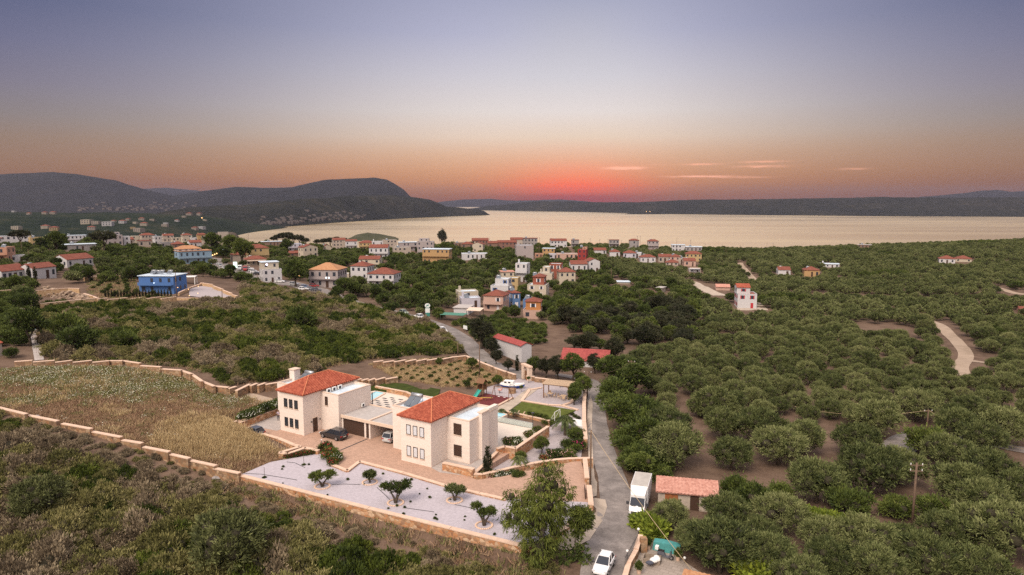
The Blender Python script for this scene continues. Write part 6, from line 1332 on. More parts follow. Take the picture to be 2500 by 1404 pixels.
# ---- the person by the villa wall
def person():
    o = empty('person', (*V2(-35.0, 3.3), .06), VA - 2.2, 'person in a pale lilac shirt standing by the villa wall, hands raised to the face', 'person')
    m_skin = plain('skin', (.42, .25, .17), .6, .05); m_shirt = plain('lilac_shirt', (.50, .46, .60), .8, .06); m_trou = plain('dark_trousers', (.035, .04, .06), .85, .08); m_hair = plain('dark_hair', (.03, .02, .015), .7)
    def skin(name, vs, es, rs, mat, sub=1):
        me = bpy.data.meshes.new(name); me.from_pydata(vs, es, []); me.materials.append(mat); ob = link(name, me, o); md = ob.modifiers.new('skin', 'SKIN'); md.use_smooth_shade = True
        for i, r in enumerate(rs): me.skin_vertices[0].data[i].radius = r if isinstance(r, tuple) else (r, r)
        me.skin_vertices[0].data[0].use_root = True; sb = ob.modifiers.new('sub', 'SUBSURF'); sb.levels = sb.render_levels = sub; return ob
    V, E, R = [(0, 0, .95), (0, 0, 1.12), (0, .01, 1.32), (0, .01, 1.47), (0, .02, 1.55), (0, .04, 1.64), (0, .05, 1.74)], [(0, 1), (1, 2), (2, 3), (3, 4), (4, 5), (5, 6)], [(.16, .11), (.145, .10), (.17, .11), (.11, .08), .055, .085, .075]
    for s in (-1, 1):
        k_ = len(V); V += [(s * .18, .01, 1.42), (s * .25, .02, 1.18), (s * .15, .22, 1.36), (s * .09, .25, 1.50)]; E += [(3, k_), (k_, k_ + 1), (k_ + 1, k_ + 2), (k_ + 2, k_ + 3)]; R += [.062, .046, .034, .032]
        for f in range(5):
            j = len(V); fx = s * (.09 - .012 * f); V += [(fx, .26 + .005 * f, 1.53), (fx - s * .01, .25, 1.56 + .01 * (2 - abs(f - 2)))]; E += [(k_ + 3, j), (j, j + 1)]; R += [.010, .008]
        k_ = len(V); V += [(s * .10, 0, .90), (s * .12, .03, .50), (s * .13, 0, .09), (s * .14, .14, .03)]; E += [(0, k_), (k_, k_ + 1), (k_ + 1, k_ + 2), (k_ + 2, k_ + 3)]; R += [.095, .062, .042, .04]
    b_ = skin('body', V, E, R, m_skin)
    skin('shirt', [(0, 0, .94), (0, 0, 1.12), (0, .01, 1.32), (0, .01, 1.46), (-.18, .01, 1.42), (-.25, .02, 1.2), (.18, .01, 1.42), (.25, .02, 1.2)], [(0, 1), (1, 2), (2, 3), (3, 4), (4, 5), (3, 6), (6, 7)], [(.175, .125), (.165, .118), (.188, .125), (.12, .09), .078, .064, .078, .064], m_shirt)
    skin('trousers', [(0, 0, .98), (-.10, 0, .88), (-.12, .03, .50), (-.13, 0, .12), (.10, 0, .88), (.12, .03, .50), (.13, 0, .12)], [(0, 1), (1, 2), (2, 3), (0, 4), (4, 5), (5, 6)], [(.17, .122), .11, .078, .06, .11, .078, .06], m_trou)
    MB().ball((0, .03, 1.72), (.092, .10, .10), 12, 8).obj('hair', m_hair, o, smooth=True)
    MB().ball((0, .135, 1.66), (.016, .025, .022), 6, 4).obj('nose', m_skin, o)
    for s in (-1, 1): MB().ball((s * .035, .118, 1.69), .012, 6, 4).obj('eye', m_hair, o); MB().ball((s * .086, .04, 1.67), (.014, .025, .034), 6, 4).obj('ear', m_skin, o)
    MB().box(-.03, .03, .120, .126, 1.605, 1.615).obj('mouth', m_red, o)
    for s in (-1, 1): MB().ball((s * .135, .06, .04), (.05, .13, .05), 8, 5).obj('shoe', m_dkmetal, o)
person()
# ================================================================== COURTYARD AT THE BOTTOM, SHEDS
CY_ = [tuple(G(*q).xy) for q in ((1540, 1420), (1530, 1372), (1560, 1330), (1578, 1318), (1612, 1322), (1640, 1345), (1668, 1375), (1720, 1412), (1700, 1450), (1560, 1460))]
zc = -1.35
slab('courtyard', CY_, -2.6, zc, paving_mat('worn_flagstones', (.34, .285, .25), 1.1, (.22, .18, .15), .14, .03))
wall('stone wall with iron railing between the lane and the courtyard', [((*P(1564, 1306, -.4), -.35), (*P(1553, 1340, -.4), -.35)), ((*P(1553, 1340, -.4), -.45), (*P(1535, 1372, -.5), -.5)), ((*P(1535, 1372, -.5), -.55), (*P(1520, 1425, -.6), -.6))], .45, .08, m_stone2, base=-1.6)
p0_, p1_ = P(1557, 1306, .3), P(1526, 1366, .1); rl = MB(); n_ = 16
for i in range(n_ + 1): t = i / n_; x, y = p0_[0] + (p1_[0] - p0_[0]) * t, p0_[1] + (p1_[1] - p0_[1]) * t; rl.tube([(x, y, -.6), (x, y, .35)], .02, 4)
for z in (-.45, .3): rl.tube([(*p0_, z), (*p1_, z)], .025, 4)
tag(rl.obj('iron_railing', m_dkmetal), 'dark iron railing along the courtyard wall', 'railing')
tag(MB().obox(P(1571, 1322, -.2), (1, .1), .7, .7, -1.8, .25).obj('gate_pillar', m_stone2), 'square stone gate pillar of the courtyard next to the globe lamp', 'pillar', kind='thing')
def cyd(name, px, py, rz, lb, cat): x, y = P(px, py, zc); return empty(name, (x, y, zc), rz, lb, cat)
# tarpaulin covered load
o = cyd('tarpaulin_stack', 1628, 1344, -.42, 'teal tarpaulin stretched over a low stack behind the scooter', 'tarpaulin'); b_ = MB(); loft(b_, [[(-1.5, -.5, 0), (-1.5, .5, 0), (-1.45, .4, .95), (-1.45, -.3, .85)], [(-.5, -.55, 0), (-.5, .5, 0), (-.5, .4, 1.05), (-.5, -.35, .95)], [(.6, -.55, 0), (.6, .5, 0), (.6, .4, 1.0), (.6, -.35, .9)], [(1.5, -.5, 0), (1.5, .5, 0), (1.45, .4, .92), (1.45, -.3, .8)]]).obj('cover', plain('teal_tarp', (.06, .24, .24), .7, .2, 2.), o)
# scooter
o = cyd('motor_scooter', 1624, 1364, -.5, 'dark motor scooter with a white and red top box in the courtyard', 'scooter')
for x in (-.62, .66): w_ = MB().tube([(x, -.06, .26), (x, .06, .26)], .26, 14).obj('wheel', m_tyre, o); MB().tube([(x, -.065, .26), (x, .065, .26)], .14, 10).obj('rim', m_rim, w_)
loft(MB(), [[(-.85, -.15, .45), (-.85, .15, .45), (-.85, .12, .75), (-.85, -.12, .75)], [(-.2, -.18, .35), (-.2, .18, .35), (-.2, .14, .8), (-.2, -.14, .8)], [(.05, -.16, .25), (.05, .16, .25), (.05, .14, .36), (.05, -.14, .36)], [(.4, -.16, .25), (.4, .16, .25), (.4, .14, .38), (.4, -.14, .38)], [(.5, -.2, .3), (.5, .2, .3), (.58, .2, .95), (.58, -.2, .95)], [(.68, -.14, .4), (.68, .14, .4), (.66, .14, .98), (.66, -.14, .98)]]).obj('body', plain('scooter_grey', (.10, .10, .12), .4), o)
MB().box(-.8, -.12, -.15, .15, .802, .9).obj('seat', m_tyre, o); MB().tube([(.55, -.33, 1.05), (.6, 0, 1.02), (.55, .33, 1.05)], .025, 5).obj('handlebar', m_dkmetal, o)
tb = MB().box(-1.1, -.75, -.22, .22, .9, 1.25).obj('top_box', m_whitep, o); MB().box(-1.12, -1.102, -.2, .2, .98, 1.12).obj('reflector', m_red, tb)
# crate trailer with bundles
o = cyd('wooden_crate', 1592, 1371, -.35, 'open wooden crate with cloth and tools in the courtyard', 'crate'); c_ = MB(); 
c_.box(-.9, .9, -.6, -.55, 0, .55).box(-.9, .9, .55, .6, 0, .55).box(-.9, -.85, -.55, .55, 0, .55).box(.85, .9, -.55, .55, 0, .55).box(-.85, .85, -.55, .55, 0, .06); c_.obj('box', plain('grey_wood', (.25, .20, .16), .9, .2, 6.), o)
x, y = P(1597, 1366, zc + .6); tag(MB().ball((0, 0, .12), (.5, .42, .28), 10, 6).ball((.42, .15, .15), (.35, .5, .32), 10, 6).obj('cloth_bundle', m_whitep, None, (x, y, zc + .42), .3), 'white cloth bundle lying in the wooden crate', 'cloth')
x, y = P(1586, 1372, zc + .6); tag(MB().ball((0, 0, .1), (.45, .3, .2), 8, 5).obj('dark_bundle', plain('dark_cloth', (.07, .075, .10), .9), None, (x, y, zc + .42)), 'dark bundle lying in the wooden crate', 'cloth')
for px, py, lb in ((1655, 1368, 'cream flower pot with a leafy plant by the courtyard globe lamp'), (1583, 1340, 'pot with a yucca like plant beside the gate pillar'), (1560, 1400, 'terracotta pot at the courtyard wall near the bottom edge')):
    o = cyd('flower_pot', px, py, 0, lb, 'pot'); MB().tube([(0, 0, 0), (0, 0, .5)], [.2, .3], 12).obj('pot', m_cap, o); link('plant', P_['bush', 0][0], o, (0, 0, .35)).scale = (.28, .28, .45)
# tiled shed beside the truck, roof at the bottom edge, dark shed
def shed(px, py, z, rz, w, d, h0, h1, lb, tm, wc, name='tiled_shed', yv=None):
    x, y = P(px, py, z); o = empty(name, (x, y, z), rz, lb, 'shed'); W_ = MB(); W_.prism([(-w / 2, -d / 2), (w / 2, -d / 2), (w / 2, d / 2), (-w / 2, d / 2)], -1, [h0, h0, h1, h1]); W_.obj('wall', wc, o)
    r = MB(); e = .3; A = [(-w / 2 - e, -d / 2 - e, h0 + .02), (w / 2 + e, -d / 2 - e, h0 + .02), (w / 2 + e, d / 2 + e, h1 + .08), (-w / 2 - e, d / 2 + e, h1 + .08)]; slope(r, A, (0, -1), .42, .07)
    lo = [(a, c, q - .10) for a, c, q in A]; r.add([*[(a, c, q - .02) for a, c, q in A], *lo], [(7, 6, 5, 4), (0, 4, 5, 1), (1, 5, 6, 2), (2, 6, 7, 3), (3, 7, 4, 0)]); r.obj('roof', tm, o)
    MB().box(w * .05, w * .05 + 1.1, -d / 2 - .05, -d / 2 - .004, 0, 2.0).obj('door', m_shut, o); MB().box(-w * .38, -w * .38 + 1.6, -d / 2 - .05, -d / 2 - .004, .0, 1.9).obj('door', plain('rusty_door', (.28, .10, .04), .8, .2), o); return o
shed(1676, 1232, -1.6, -.22, 7.2, 3.0, 2.15, 2.75, 'long shed with a pink tiled roof beside the white truck', m_tilep, plain('shed_wall', (.40, .34, .29), .9, .15))
shed(1728, 1520, -1.5, -.45, 5.0, 4.5, 2.4, 3.2, 'house corner with an orange tiled roof cut by the bottom edge', m_tileo, m_conc, 'tiled_house'); shed(2505, 1470, -1.7, -.25, 4.0, 3.0, 1.4, 1.9, 'dark shed with a pale sheet roof at the lower right corner', m_garageroof, m_shut, 'dark_shed')
# white things in the olives
# ================================================================== BLUE HOUSE YARD AND THE LEFT MIDDLE GROUND
m_tanw = stone_mat('yard_wall_stone', [(.44, .27, .14), (.52, .36, .21), (.36, .21, .11), (.56, .42, .27)], 1.8, (.42, .31, .2))
def gwall(px, dh, lb, th=.45, mat=m_tanw): wall(lb, stepped(px, dh), th, .12, mat, m_cap, 1.0)
gwall([(98, 741, 165, 734), (165, 734, 238, 727), (238, 730, 262, 727), (263, 731, 310, 726), (311, 731, 350, 725), (351, 730, 392, 724), (393, 729, 430, 724)], 1.9, 'long tan stone wall stepping along the front of the blue house plot')
gwall([(430, 727, 500, 727), (500, 727, 590, 725)], 1.2, 'low tan wall along the front of the grey gravel yard')
gwall([(490, 690, 520, 694), (520, 697, 545, 706), (545, 708, 566, 716), (566, 719, 588, 724)], 1.9, 'curved tan wall behind the grey gravel yard')
gwall([(0, 709, 40, 706), (88, 709, 125, 706), (126, 706, 165, 703), (165, 703, 194, 704)], 1.6, 'tan wall behind the heap of quarried stones')
gwall([(205, 678, 232, 675), (233, 676, 285, 671), (286, 673, 320, 671), (321, 673, 352, 671)], 1.5, 'tan wall at the back of the blue house orchard')
gwall([(205, 716, 225, 722), (225, 722, 240, 728)], .8, 'low angled tan wall at the corner of the blue house plot'); gwall([(436, 714, 462, 702), (462, 702, 497, 690)], 1.3, 'cream wall of the ramp beside the blue house')
drape('gravel_bed', [tuple(G(*q).xy) for q in ((462, 708), (497, 698), (530, 705), (560, 718), (580, 727), (500, 729), (462, 724))], m_gravel2, .2, 2.0)
g = G(460, 692); o = empty('white_pergola', g, .25, 'white flat canopy on posts beside the blue house', 'pergola'); MB().box(-3., 3., -2.4, 2.4, 2.7, 2.9).obj('roof', m_whitep, o)
for a in (-2.8, 2.8):
    for b_ in (-2.2, 2.2): MB().box(a - .12, a + .12, b_ - .12, b_ + .12, -.5, 2.7).obj('post', m_whitep, o)
hp = MB(); r3 = random.Random(9); cs = [(115, 705, 48, 16), (160, 712, 40, 10), (80, 712, 26, 10), (70, 720, 20, 8), (200, 716, 20, 6)]
for i in range(520):
    cx, cy_, sx_, h_ = r3.choice(cs); a = r3.random() * 6.28; q = math.sqrt(r3.random()); px = cx + math.cos(a) * q * sx_; py = cy_ + 12 + math.sin(a) * q * 9; g = G(px, py) if i < 60 else None
    if g is None: z_ = 6.; x, y = P(px, py, z_); z_ = hz0 if False else None
    if g is None: x, y = P(px, py, 6.5); g = Vector((x, y, 6.3))
    s = r3.uniform(.35, .9); hp.ball((g.x, g.y, g.z + h_ * .16 * (1 - q * q) * r3.random() + .1), (s, s * .8, s * .55), 5, 3)
tag(hp.obj('rubble_heap', m_rubble), 'heap of quarried stones beside the tan walls at the left', 'stone heap', kind='thing')
# flat white and green things in the nursery
g = G(1108, 783); o = empty('shade_net', g, -.25, 'green shade net stretched over the nursery beside the road', 'shade net'); MB().box(-4., 4., -2.4, 2.4, 2.2, 2.26).obj('net', plain('green_net', (.07, .20, .15), .8, .15), o)
for a in (-3.8, 3.8):
    for b_ in (-2.2, 2.2): MB().box(a - .06, a + .06, b_ - .06, b_ + .06, -.5, 2.2).obj('post', m_dkmetal, o)
g = G(1160, 773); o = empty('shade_canopy', g, -.3, 'cream shade canopy on posts beside the white shed', 'canopy'); MB().add([(-2.6, -2, 2.4), (2.6, -2, 2.4), (2.6, 2, 2.9), (-2.6, 2, 2.9), (-2.6, -2, 2.3), (2.6, -2, 2.3), (2.6, 2, 2.8), (-2.6, 2, 2.8)], [(0, 1, 2, 3), (7, 6, 5, 4), (0, 4, 5, 1), (1, 5, 6, 2), (2, 6, 7, 3), (3, 7, 4, 0)]).obj('roof', m_trim, o)
for a in (-2.4, 2.4):
    for b_ in (-1.8, 1.8): MB().box(a - .06, a + .06, b_ - .06, b_ + .06, -.5, 2.35).obj('post', m_dkmetal, o)
o = slab('terrace', [tuple(G(*q).xy) for q in ((1800, 757), (1876, 757), (1850, 735), (1800, 735))], -6.5, hz(*G(1825, 756).xy) + .12, m_conc)
# ================================================================== PLANTING
rg = np.random.RandomState(77); rr = random.Random(77)
hfx = np.array([(a[0], a[1], a[2]) for a in HF])
def clear_house(x, y, m=1.5):
    r = np.ones(x.shape, bool)
    for a in hfx: r &= np.hypot(x - a[0], y - a[1]) > a[2] + m
    return r
def hides(x, y, z, top, rad):
    """True where a crown would stand right in front of a house, as seen from the road side"""
    px, py, dp = proj(x, y, z); _, pt, _ = proj(x, y, z + top); w = rad * F / dp; r = np.zeros(x.shape, bool)
    for a in HF:
        x0, x1, yt, yb, d = a[3:]; m = (x1 - x0) * .10
        r |= (dp < d) & (px + w > x0 + m) & (px - w < x1 - m) & (pt < yb - (yb - yt) * .22) & (py > yt)
    return r
def blobs(l, poly_px=True): return [tuple(G(*q).xy) for q in l]
AREA_B = blobs([(100, 882), (440, 897), (560, 940), (690, 925), (900, 878), (1125, 862), (1115, 835), (1040, 795), (960, 772), (850, 745), (760, 722), (680, 706), (600, 690), (590, 730), (440, 745), (90, 748), (75, 800)])
AREA_A = blobs([(-60, 1000), (66, 1018), (220, 1058), (410, 1112), (582, 1165), (900, 1252), (1285, 1350), (1360, 1385), (1390, 1440), (1300, 1500), (500, 1500), (-200, 1500), (-260, 1100)])
ORCH = blobs([(900, 890), (1135, 876), (1245, 915), (1230, 935), (1160, 948), (1080, 945), (985, 930), (960, 920)])
def grid(poly, step, jit, rot=.3):
    p = np.array(poly); c = p.mean(0); R_ = np.hypot(*(p - c).T).max() + step; n = int(2 * R_ / step) + 1; u, w = np.meshgrid(np.arange(n) * step - R_, np.arange(n) * step - R_); u = u.ravel(); w = w.ravel()
    x = c[0] + u * math.cos(rot) - w * math.sin(rot) + rg.normal(size=u.size) * jit; y = c[1] + u * math.sin(rot) + w * math.cos(rot) + rg.normal(size=u.size) * jit
    k_ = inpoly(poly, x, y); return x[k_], y[k_]
TRK = []
for l in ([(2350, 912), (2346, 897), (2356, 870), (2343, 845), (2315, 818), (2292, 795)], [(1755, 721), (1725, 709), (1702, 695)], [(2210, 1085), (2235, 1068)], [(1815, 655), (1845, 680)], [(1036, 783), (1082, 806), (1126, 832), (1160, 865), (1190, 884)], [(1790, 755), (1875, 755)], [(560, 655), (640, 682), (700, 697), (790, 720)], [(2450, 710), (2490, 718)]):
    for (a, c), (d_, e) in zip(l[:-1], l[1:]):
        for t in np.linspace(0, 1, 6): TRK.append((a + (d_ - a) * t, c + (e - c) * t))
def hides_track(x, y, z, top, rad):
    px, py, dp = proj(x, y, z); _, pt, _ = proj(x, y, z + top); w = rad * F / dp; r = np.zeros(x.shape, bool)
    for a, c in TRK: r |= (np.abs(px - a) < w * .8) & (pt < c - 1) & (py > c - 2)
    return r
# ---- scrub: separate shrubs where they show largest, the rest a mass
SCL = {'brown': ('dry brown thorny shrub', 'brown shrub'), 'sage': ('grey green sage shrub', 'sage shrub'), 'lentisk': ('dark green mastic shrub', 'green shrub')}
def scrub(area, step, where, nind, mix, smin, smax, seed, big=0.):
    x, y = grid(area, step, step * .42); k_ = ~on_road(x, y, .6) & clear_house(x, y, .3) & (sdist(GRAVEL, x, y)[0] > 1.5) & (sdist(FIELD, x, y)[0] > 1.5); x, y = x[k_], y[k_]; n = len(x); z = hgt(x, y)
    nn = fbm(x / 7. + seed, y / 7., 3) * 1.25 + rg.normal(size=n) * .17; th = mix
    kind = np.where(nn < th[0], 0, np.where(nn < th[1], 1, 2)); sc = smin + (smax - smin) * rg.rand(n) ** 1.7 + big * np.clip(fbm(x / 14. + 5, y / 14. + seed, 2), 0, 1)
    sc = sc * np.clip(np.minimum(sdist(FIELD, x, y)[0], sdist(GRAVEL, x, y)[0]) / 9., .42, 1)
    gap = fbm(x / 5. - seed, y / 5., 3); keep = gap > -.55; x, y, z, kind, sc = x[keep], y[keep], z[keep], kind[keep], sc[keep]; n = len(x)
    px, py, dp = proj(x, y, z); vis = (px > -20) & (px < 2520) & (py < 1440); size = sc / dp * vis; ordr = np.argsort(-size * (.6 + .8 * rg.rand(n))); ind = set(ordr[:nind].tolist())
    for i in ind:
        nm = SCR[kind[i]][0]; lb, ct = SCL[nm]
        o = link(nm + '_shrub', P_['scrub', nm, rr.randrange(3)][0]); s = sc[i]; o.location = (x[i], y[i], z[i] - .08); o.rotation_euler = (0, 0, rr.random() * 6.28); o.scale = (s, s, s * rr.uniform(.9, 1.6))
        tag(o, f'{lb} {where}', ct, f'{ct}s {where}')
    for k2, (nm, _) in enumerate(SCR):
        q = np.array([i for i in range(n) if kind[i] == k2 and i not in ind]);
        if len(q) == 0: continue
        s = sc[q][:, None] * np.stack([np.ones(len(q)), np.ones(len(q)), rg.uniform(.85, 1.5, len(q))], 1)
        o = scatter('scrub', np.column_stack([x[q], y[q], z[q] - .08]), [P_['scrub', nm, j][0] for j in range(3)], s, 5 + k2, .08)
        tag(o, f'mass of {lb_(nm)} covering the ground {where}', 'scrub')
def lb_(nm): return {'brown': 'dry brown thorny scrub', 'sage': 'grey green sage scrub', 'lentisk': 'dark green mastic scrub'}[nm]
scrub(AREA_A, 1.55, 'on the near slope below the long stone walls', 170, (-.16, .24), 1.0, 2.2, 3.)
scrub(AREA_B, 1.9, 'on the rough hillside behind the dry grass field', 120, (-.25, .10), .9, 1.9, 8., 1.0)
# ---- grass of the field, weeds between the shrubs
def grass(area, step, meshes, seed, s0, s1, label, dens=None, clear=True):
    x, y = grid(area, step, step * .45); k_ = ~on_road(x, y, -.6)
    if clear: k_ &= ~inpoly(GRAVEL, x, y) & ~inpoly(PAVE, x, y)
    x, y = x[k_], y[k_]
    if dens is not None: k_ = dens(x, y) > rg.rand(len(x)); x, y = x[k_], y[k_]
    o = scatter('grass', np.column_stack([x, y, hgt(x, y)]), meshes, s0 + (s1 - s0) * rg.rand(len(x)), seed, .12); tag(o, label, 'grass')
fpx = lambda x, y: proj(x, y, hgt(x, y, False))[:2]
def d_straw(x, y):
    px, py = fpx(x, y); return np.clip(1.1 - np.hypot((px - 560) / 190, (py - 1068) / 62), 0, 1) * .8 + np.clip(fbm(x / 6., y / 6., 3), 0, 1) * .12
def d_weed(x, y):
    px, py = fpx(x, y); return np.clip((995 - py) / 90 + fbm(x / 5., y / 5., 3) * .9, 0.02, .95)
grass(FIELD, .30, [TUFT['rust']], 21, .7, 1.3, 'rusty dry grass covering the sloping field', lambda x, y: .55 - .4 * d_weed(x, y) + fbm(x / 4., y / 4., 3) * .3)
grass(FIELD, .26, [TUFT['straw']], 22, .7, 1.5, 'tall straw yellow grass in the lower part of the field', d_straw)
grass(FIELD, .32, [TUFT['weed']], 23, .7, 1.5, 'green and white flowering weeds in the upper part of the field', d_weed)
grass(FIELD, .55, [TUFT['flower']], 26, .8, 1.4, 'white umbel flowers dotted over the upper field', lambda x, y: d_weed(x, y) * .4)
grass(AREA_B, .75, [TUFT['rust'], TUFT['weed']], 24, .9, 1.8, 'dry weeds between the shrubs of the rough hillside', lambda x, y: .55 + fbm(x / 6., y / 6., 2) * .5)
grass(blobs([(560, 1170), (900, 1262), (1285, 1348), (1370, 1400), (1300, 1440), (1000, 1330), (700, 1250), (540, 1190)]), .6, [TUFT['rust'], TUFT['weed']], 27, .8, 1.7, 'dry weeds along the foot of the gravel retaining wall')
grass(ORCH, .42, [TUFT['straw'], TUFT['rust']], 25, .45, .9, 'short dry grass of the young orchard')
# ---- olives
used = [0]
def olive(px, py, w, label, group='big olive trees of the near grove', kind='olive', pm=5, name='olive_tree', cat='olive tree', R=3.85, sq=None, z=None):
    g = G(px, py); d = math.hypot(g.x, g.y, H - g.z); s = w * d / F / 2 / R
    used[0] += 1
    return place(P_[kind, used[0] % pm], name, g.x, g.y, s, rr.random() * 6.28, label, cat, group, g.z if z is None else z, sq=sq)
for px, py, w, lb in [(1643, 1138, 150, 'broad olive tree at the grove edge behind the roadside thicket'), (1628, 1080, 120, 'olive tree just behind the broad one at the thicket'), (1766, 1072, 105, 'olive tree in the second row above the clearing, near its start'), (1786, 1147, 108, 'round olive tree at the top corner of the bare clearing'),
    (1744, 1022, 112, 'olive tree at the start of the third row from the clearing'), (1852, 1085, 124, 'wide olive tree in the second row above the clearing'), (1900, 1135, 126, 'olive tree on the upper edge of the bare clearing beside a twin'), (1960, 1107, 112, 'olive tree tucked behind the upper edge of the clearing'),
    (1992, 1227, 138, 'large olive tree standing alone in the middle of the bare clearing'), (2088, 1118, 112, 'olive tree behind the largest olive of the clearing'), (2121, 1207, 158, 'largest round olive tree on the far side of the clearing'), (2192, 1182, 112, 'olive tree between the largest olive and the leaning pole'),
    (2142, 1068, 118, 'olive tree behind the grey yard on the clearing side'), (2236, 1030, 98, 'olive tree with a visible trunk above the grey yard'), (2334, 1076, 100, 'olive tree beside the white gate post of the grey yard'), (2450, 1086, 110, 'olive tree near the right edge above the wire'),
    (2312, 1150, 108, 'olive tree to the right of the pole, upper one'), (2338, 1236, 132, 'olive tree to the right of the pole, lower one'), (2412, 1197, 118, 'olive tree in the second row right of the pole'), (2392, 1274, 126, 'tall olive tree beneath the second row right of the pole'), (2312, 1345, 118, 'olive tree by the vine row at the lower right'),
    (2442, 1362, 160, 'huge olive tree above the dark shed at the lower right'), (2484, 1242, 110, 'olive tree cut by the right edge beside the huge one'), (2392, 1107, 96, 'small olive tree between the yard and the right edge'), (1757, 1397, 178, 'large olive tree in the front row beside the paved courtyard'), (1776, 1302, 128, 'olive tree just below the pink tiled shed'),
    (1902, 1302, 128, 'olive tree on the front edge of the clearing by the vines'), (1636, 1292, 100, 'olive tree between the white truck and the pink tiled shed'), (1878, 1404, 130, 'olive tree in the front row next to the large one'), (1850, 1346, 110, 'olive tree behind the front row under the clearing'), (2012, 1357, 122, 'olive tree below the vine row in the middle'),
    (2110, 1374, 140, 'spreading olive tree in the front rows right of the middle'), (2022, 1420, 130, 'olive tree at the bottom edge in the middle of the grove'), (2140, 1440, 130, 'olive tree at the bottom edge under the spreading one'), (2262, 1428, 150, 'broad olive tree at the bottom edge towards the dark shed'), (2390, 1450, 130, 'olive tree at the bottom edge left of the dark shed'),
    (1950, 1452, 120, 'olive tree cut by the bottom edge near the lime bush'), (1690, 1345, 100, 'small olive tree behind the scooter courtyard'), (2200, 1372, 110, 'olive tree crowded between the spreading and the broad one')]:
    olive(px, py, w, lb, None)
for px, py, w, lb in [(560, 1395, 195, 'large grey green olive tree alone in the near scrub'), (100, 1262, 118, 'round grey green olive bush in the scrub at the left'), (500, 1200, 0, '')]:
    if w: olive(px, py, w, lb, None, 'oliveS', 2)
for px, py, w, k_, lb in [(1797, 1216, 82, 'bush', 'dark bush by the corner of the bare clearing'), (1906, 1232, 70, 'bush', 'bush left of the lone olive in the clearing'), (2075, 1266, 104, 'bush', 'dark bush in front of the largest olive'), (2190, 1266, 78, 'bush', 'bush left of the foot of the leaning pole'), (2282, 1276, 84, 'bush', 'bush right of the foot of the leaning pole'),
    (2252, 1108, 86, 'bush', 'dark round bush hiding the grey yard'), (1840, 1240, 90, 'bush', 'bush on the clearing edge beside the pink tiled shed'), (1790, 1250, 60, 'bush', 'low bush right of the pink tiled shed'), (310, 850, 58, 'bush', 'round bright green bush alone on the rough hillside')]:
    olive(px, py, w, lb, None, k_, 3, 'bush', 'bush', 1.9)
# roadside thicket
for i, (px, py, w) in enumerate([(1484, 905, 60), (1492, 938, 78), (1522, 925, 84), (1505, 975, 88), (1548, 968, 88), (1506, 1012, 84), (1553, 1016, 92), (1512, 1050, 86), (1562, 1062, 100), (1536, 1092, 88), (1582, 1108, 96), (1556, 1132, 84), (1596, 1150, 90), (1564, 1168, 70), (1588, 1030, 90), (1610, 1172, 66), (1530, 1118, 60), (1540, 1150, 56), (1500, 955, 60)]):
    olive(px, py, w * 1.12, 'leafy mixed bush of the dense roadside thicket', 'bushes of the roadside thicket', 'broad' if i % 3 == 1 else 'bush', 3, 'thicket_bush', 'bush', 1.9 if i % 3 != 1 else 3.3, sq=(1, 1, .8))
# conifers and dark trees round the warehouse and mid ground
for i, (px, py, w, k_, lb) in enumerate([(1176, 852, 66, 'pine', 'dark conifer left of the warehouse, the broad one by the road'), (1202, 872, 40, 'pine', 'dark conifer against the warehouse wall'), (1212, 890, 30, 'pine', 'small dark conifer at the road bend'), (1240, 908, 26, 'pine', 'small dark conifer beside the garden gate arch'),
    (1305, 916, 44, 'broad', 'yellowish leafy tree in front of the warehouse'), (1332, 922, 40, 'pine', 'slim dark tree right of the yellowish leafy tree'), (1362, 926, 48, 'pine', 'dark tree in the row behind the gravel yard'), (1398, 930, 66, 'broad', 'round yellowish tree at the end of the row behind the yard'), (1416, 944, 34, 'broad', 'bright green tree at the lane end of the yard wall'),
    (1452, 912, 40, 'pine', 'dark tree in front of the red sheet roof'), (1500, 886, 52, 'pine', 'dark tree right of the red sheet roof'), (1262, 906, 11, 'cypress', 'small cypress by the garden gate arch')]):
    olive(px, py, w, lb, None, k_, 1 if k_ == 'cypress' else 3, {'pine': 'conifer', 'broad': 'tree', 'cypress': 'cypress'}[k_], 'conifer' if k_ != 'broad' else 'tree', {'pine': 2.9, 'broad': 3.1, 'cypress': 1.2}[k_], sq=(1, 1, .8) if k_ == 'pine' else None)
for i in range(46):
    px = rr.uniform(1360, 1690); py = rr.uniform(775, 868) - (px - 1360) * .05; k_ = 'pine' if rr.random() < .88 else 'broad'
    g = G(px, py)
    if on_road(np.array([g.x]), np.array([g.y]))[0] or hides(np.array([g.x]), np.array([g.y]), np.array([g.z]), 5., 3.)[0]: continue
    w = rr.uniform(40, 60); o = olive(px, py, w, 'dark tree of the dense wood in the hollow behind the sheds', 'dark trees of the wood in the hollow', k_, 3, 'dark_tree', 'tree', 3.1, sq=(1.15, 1.15, .62))
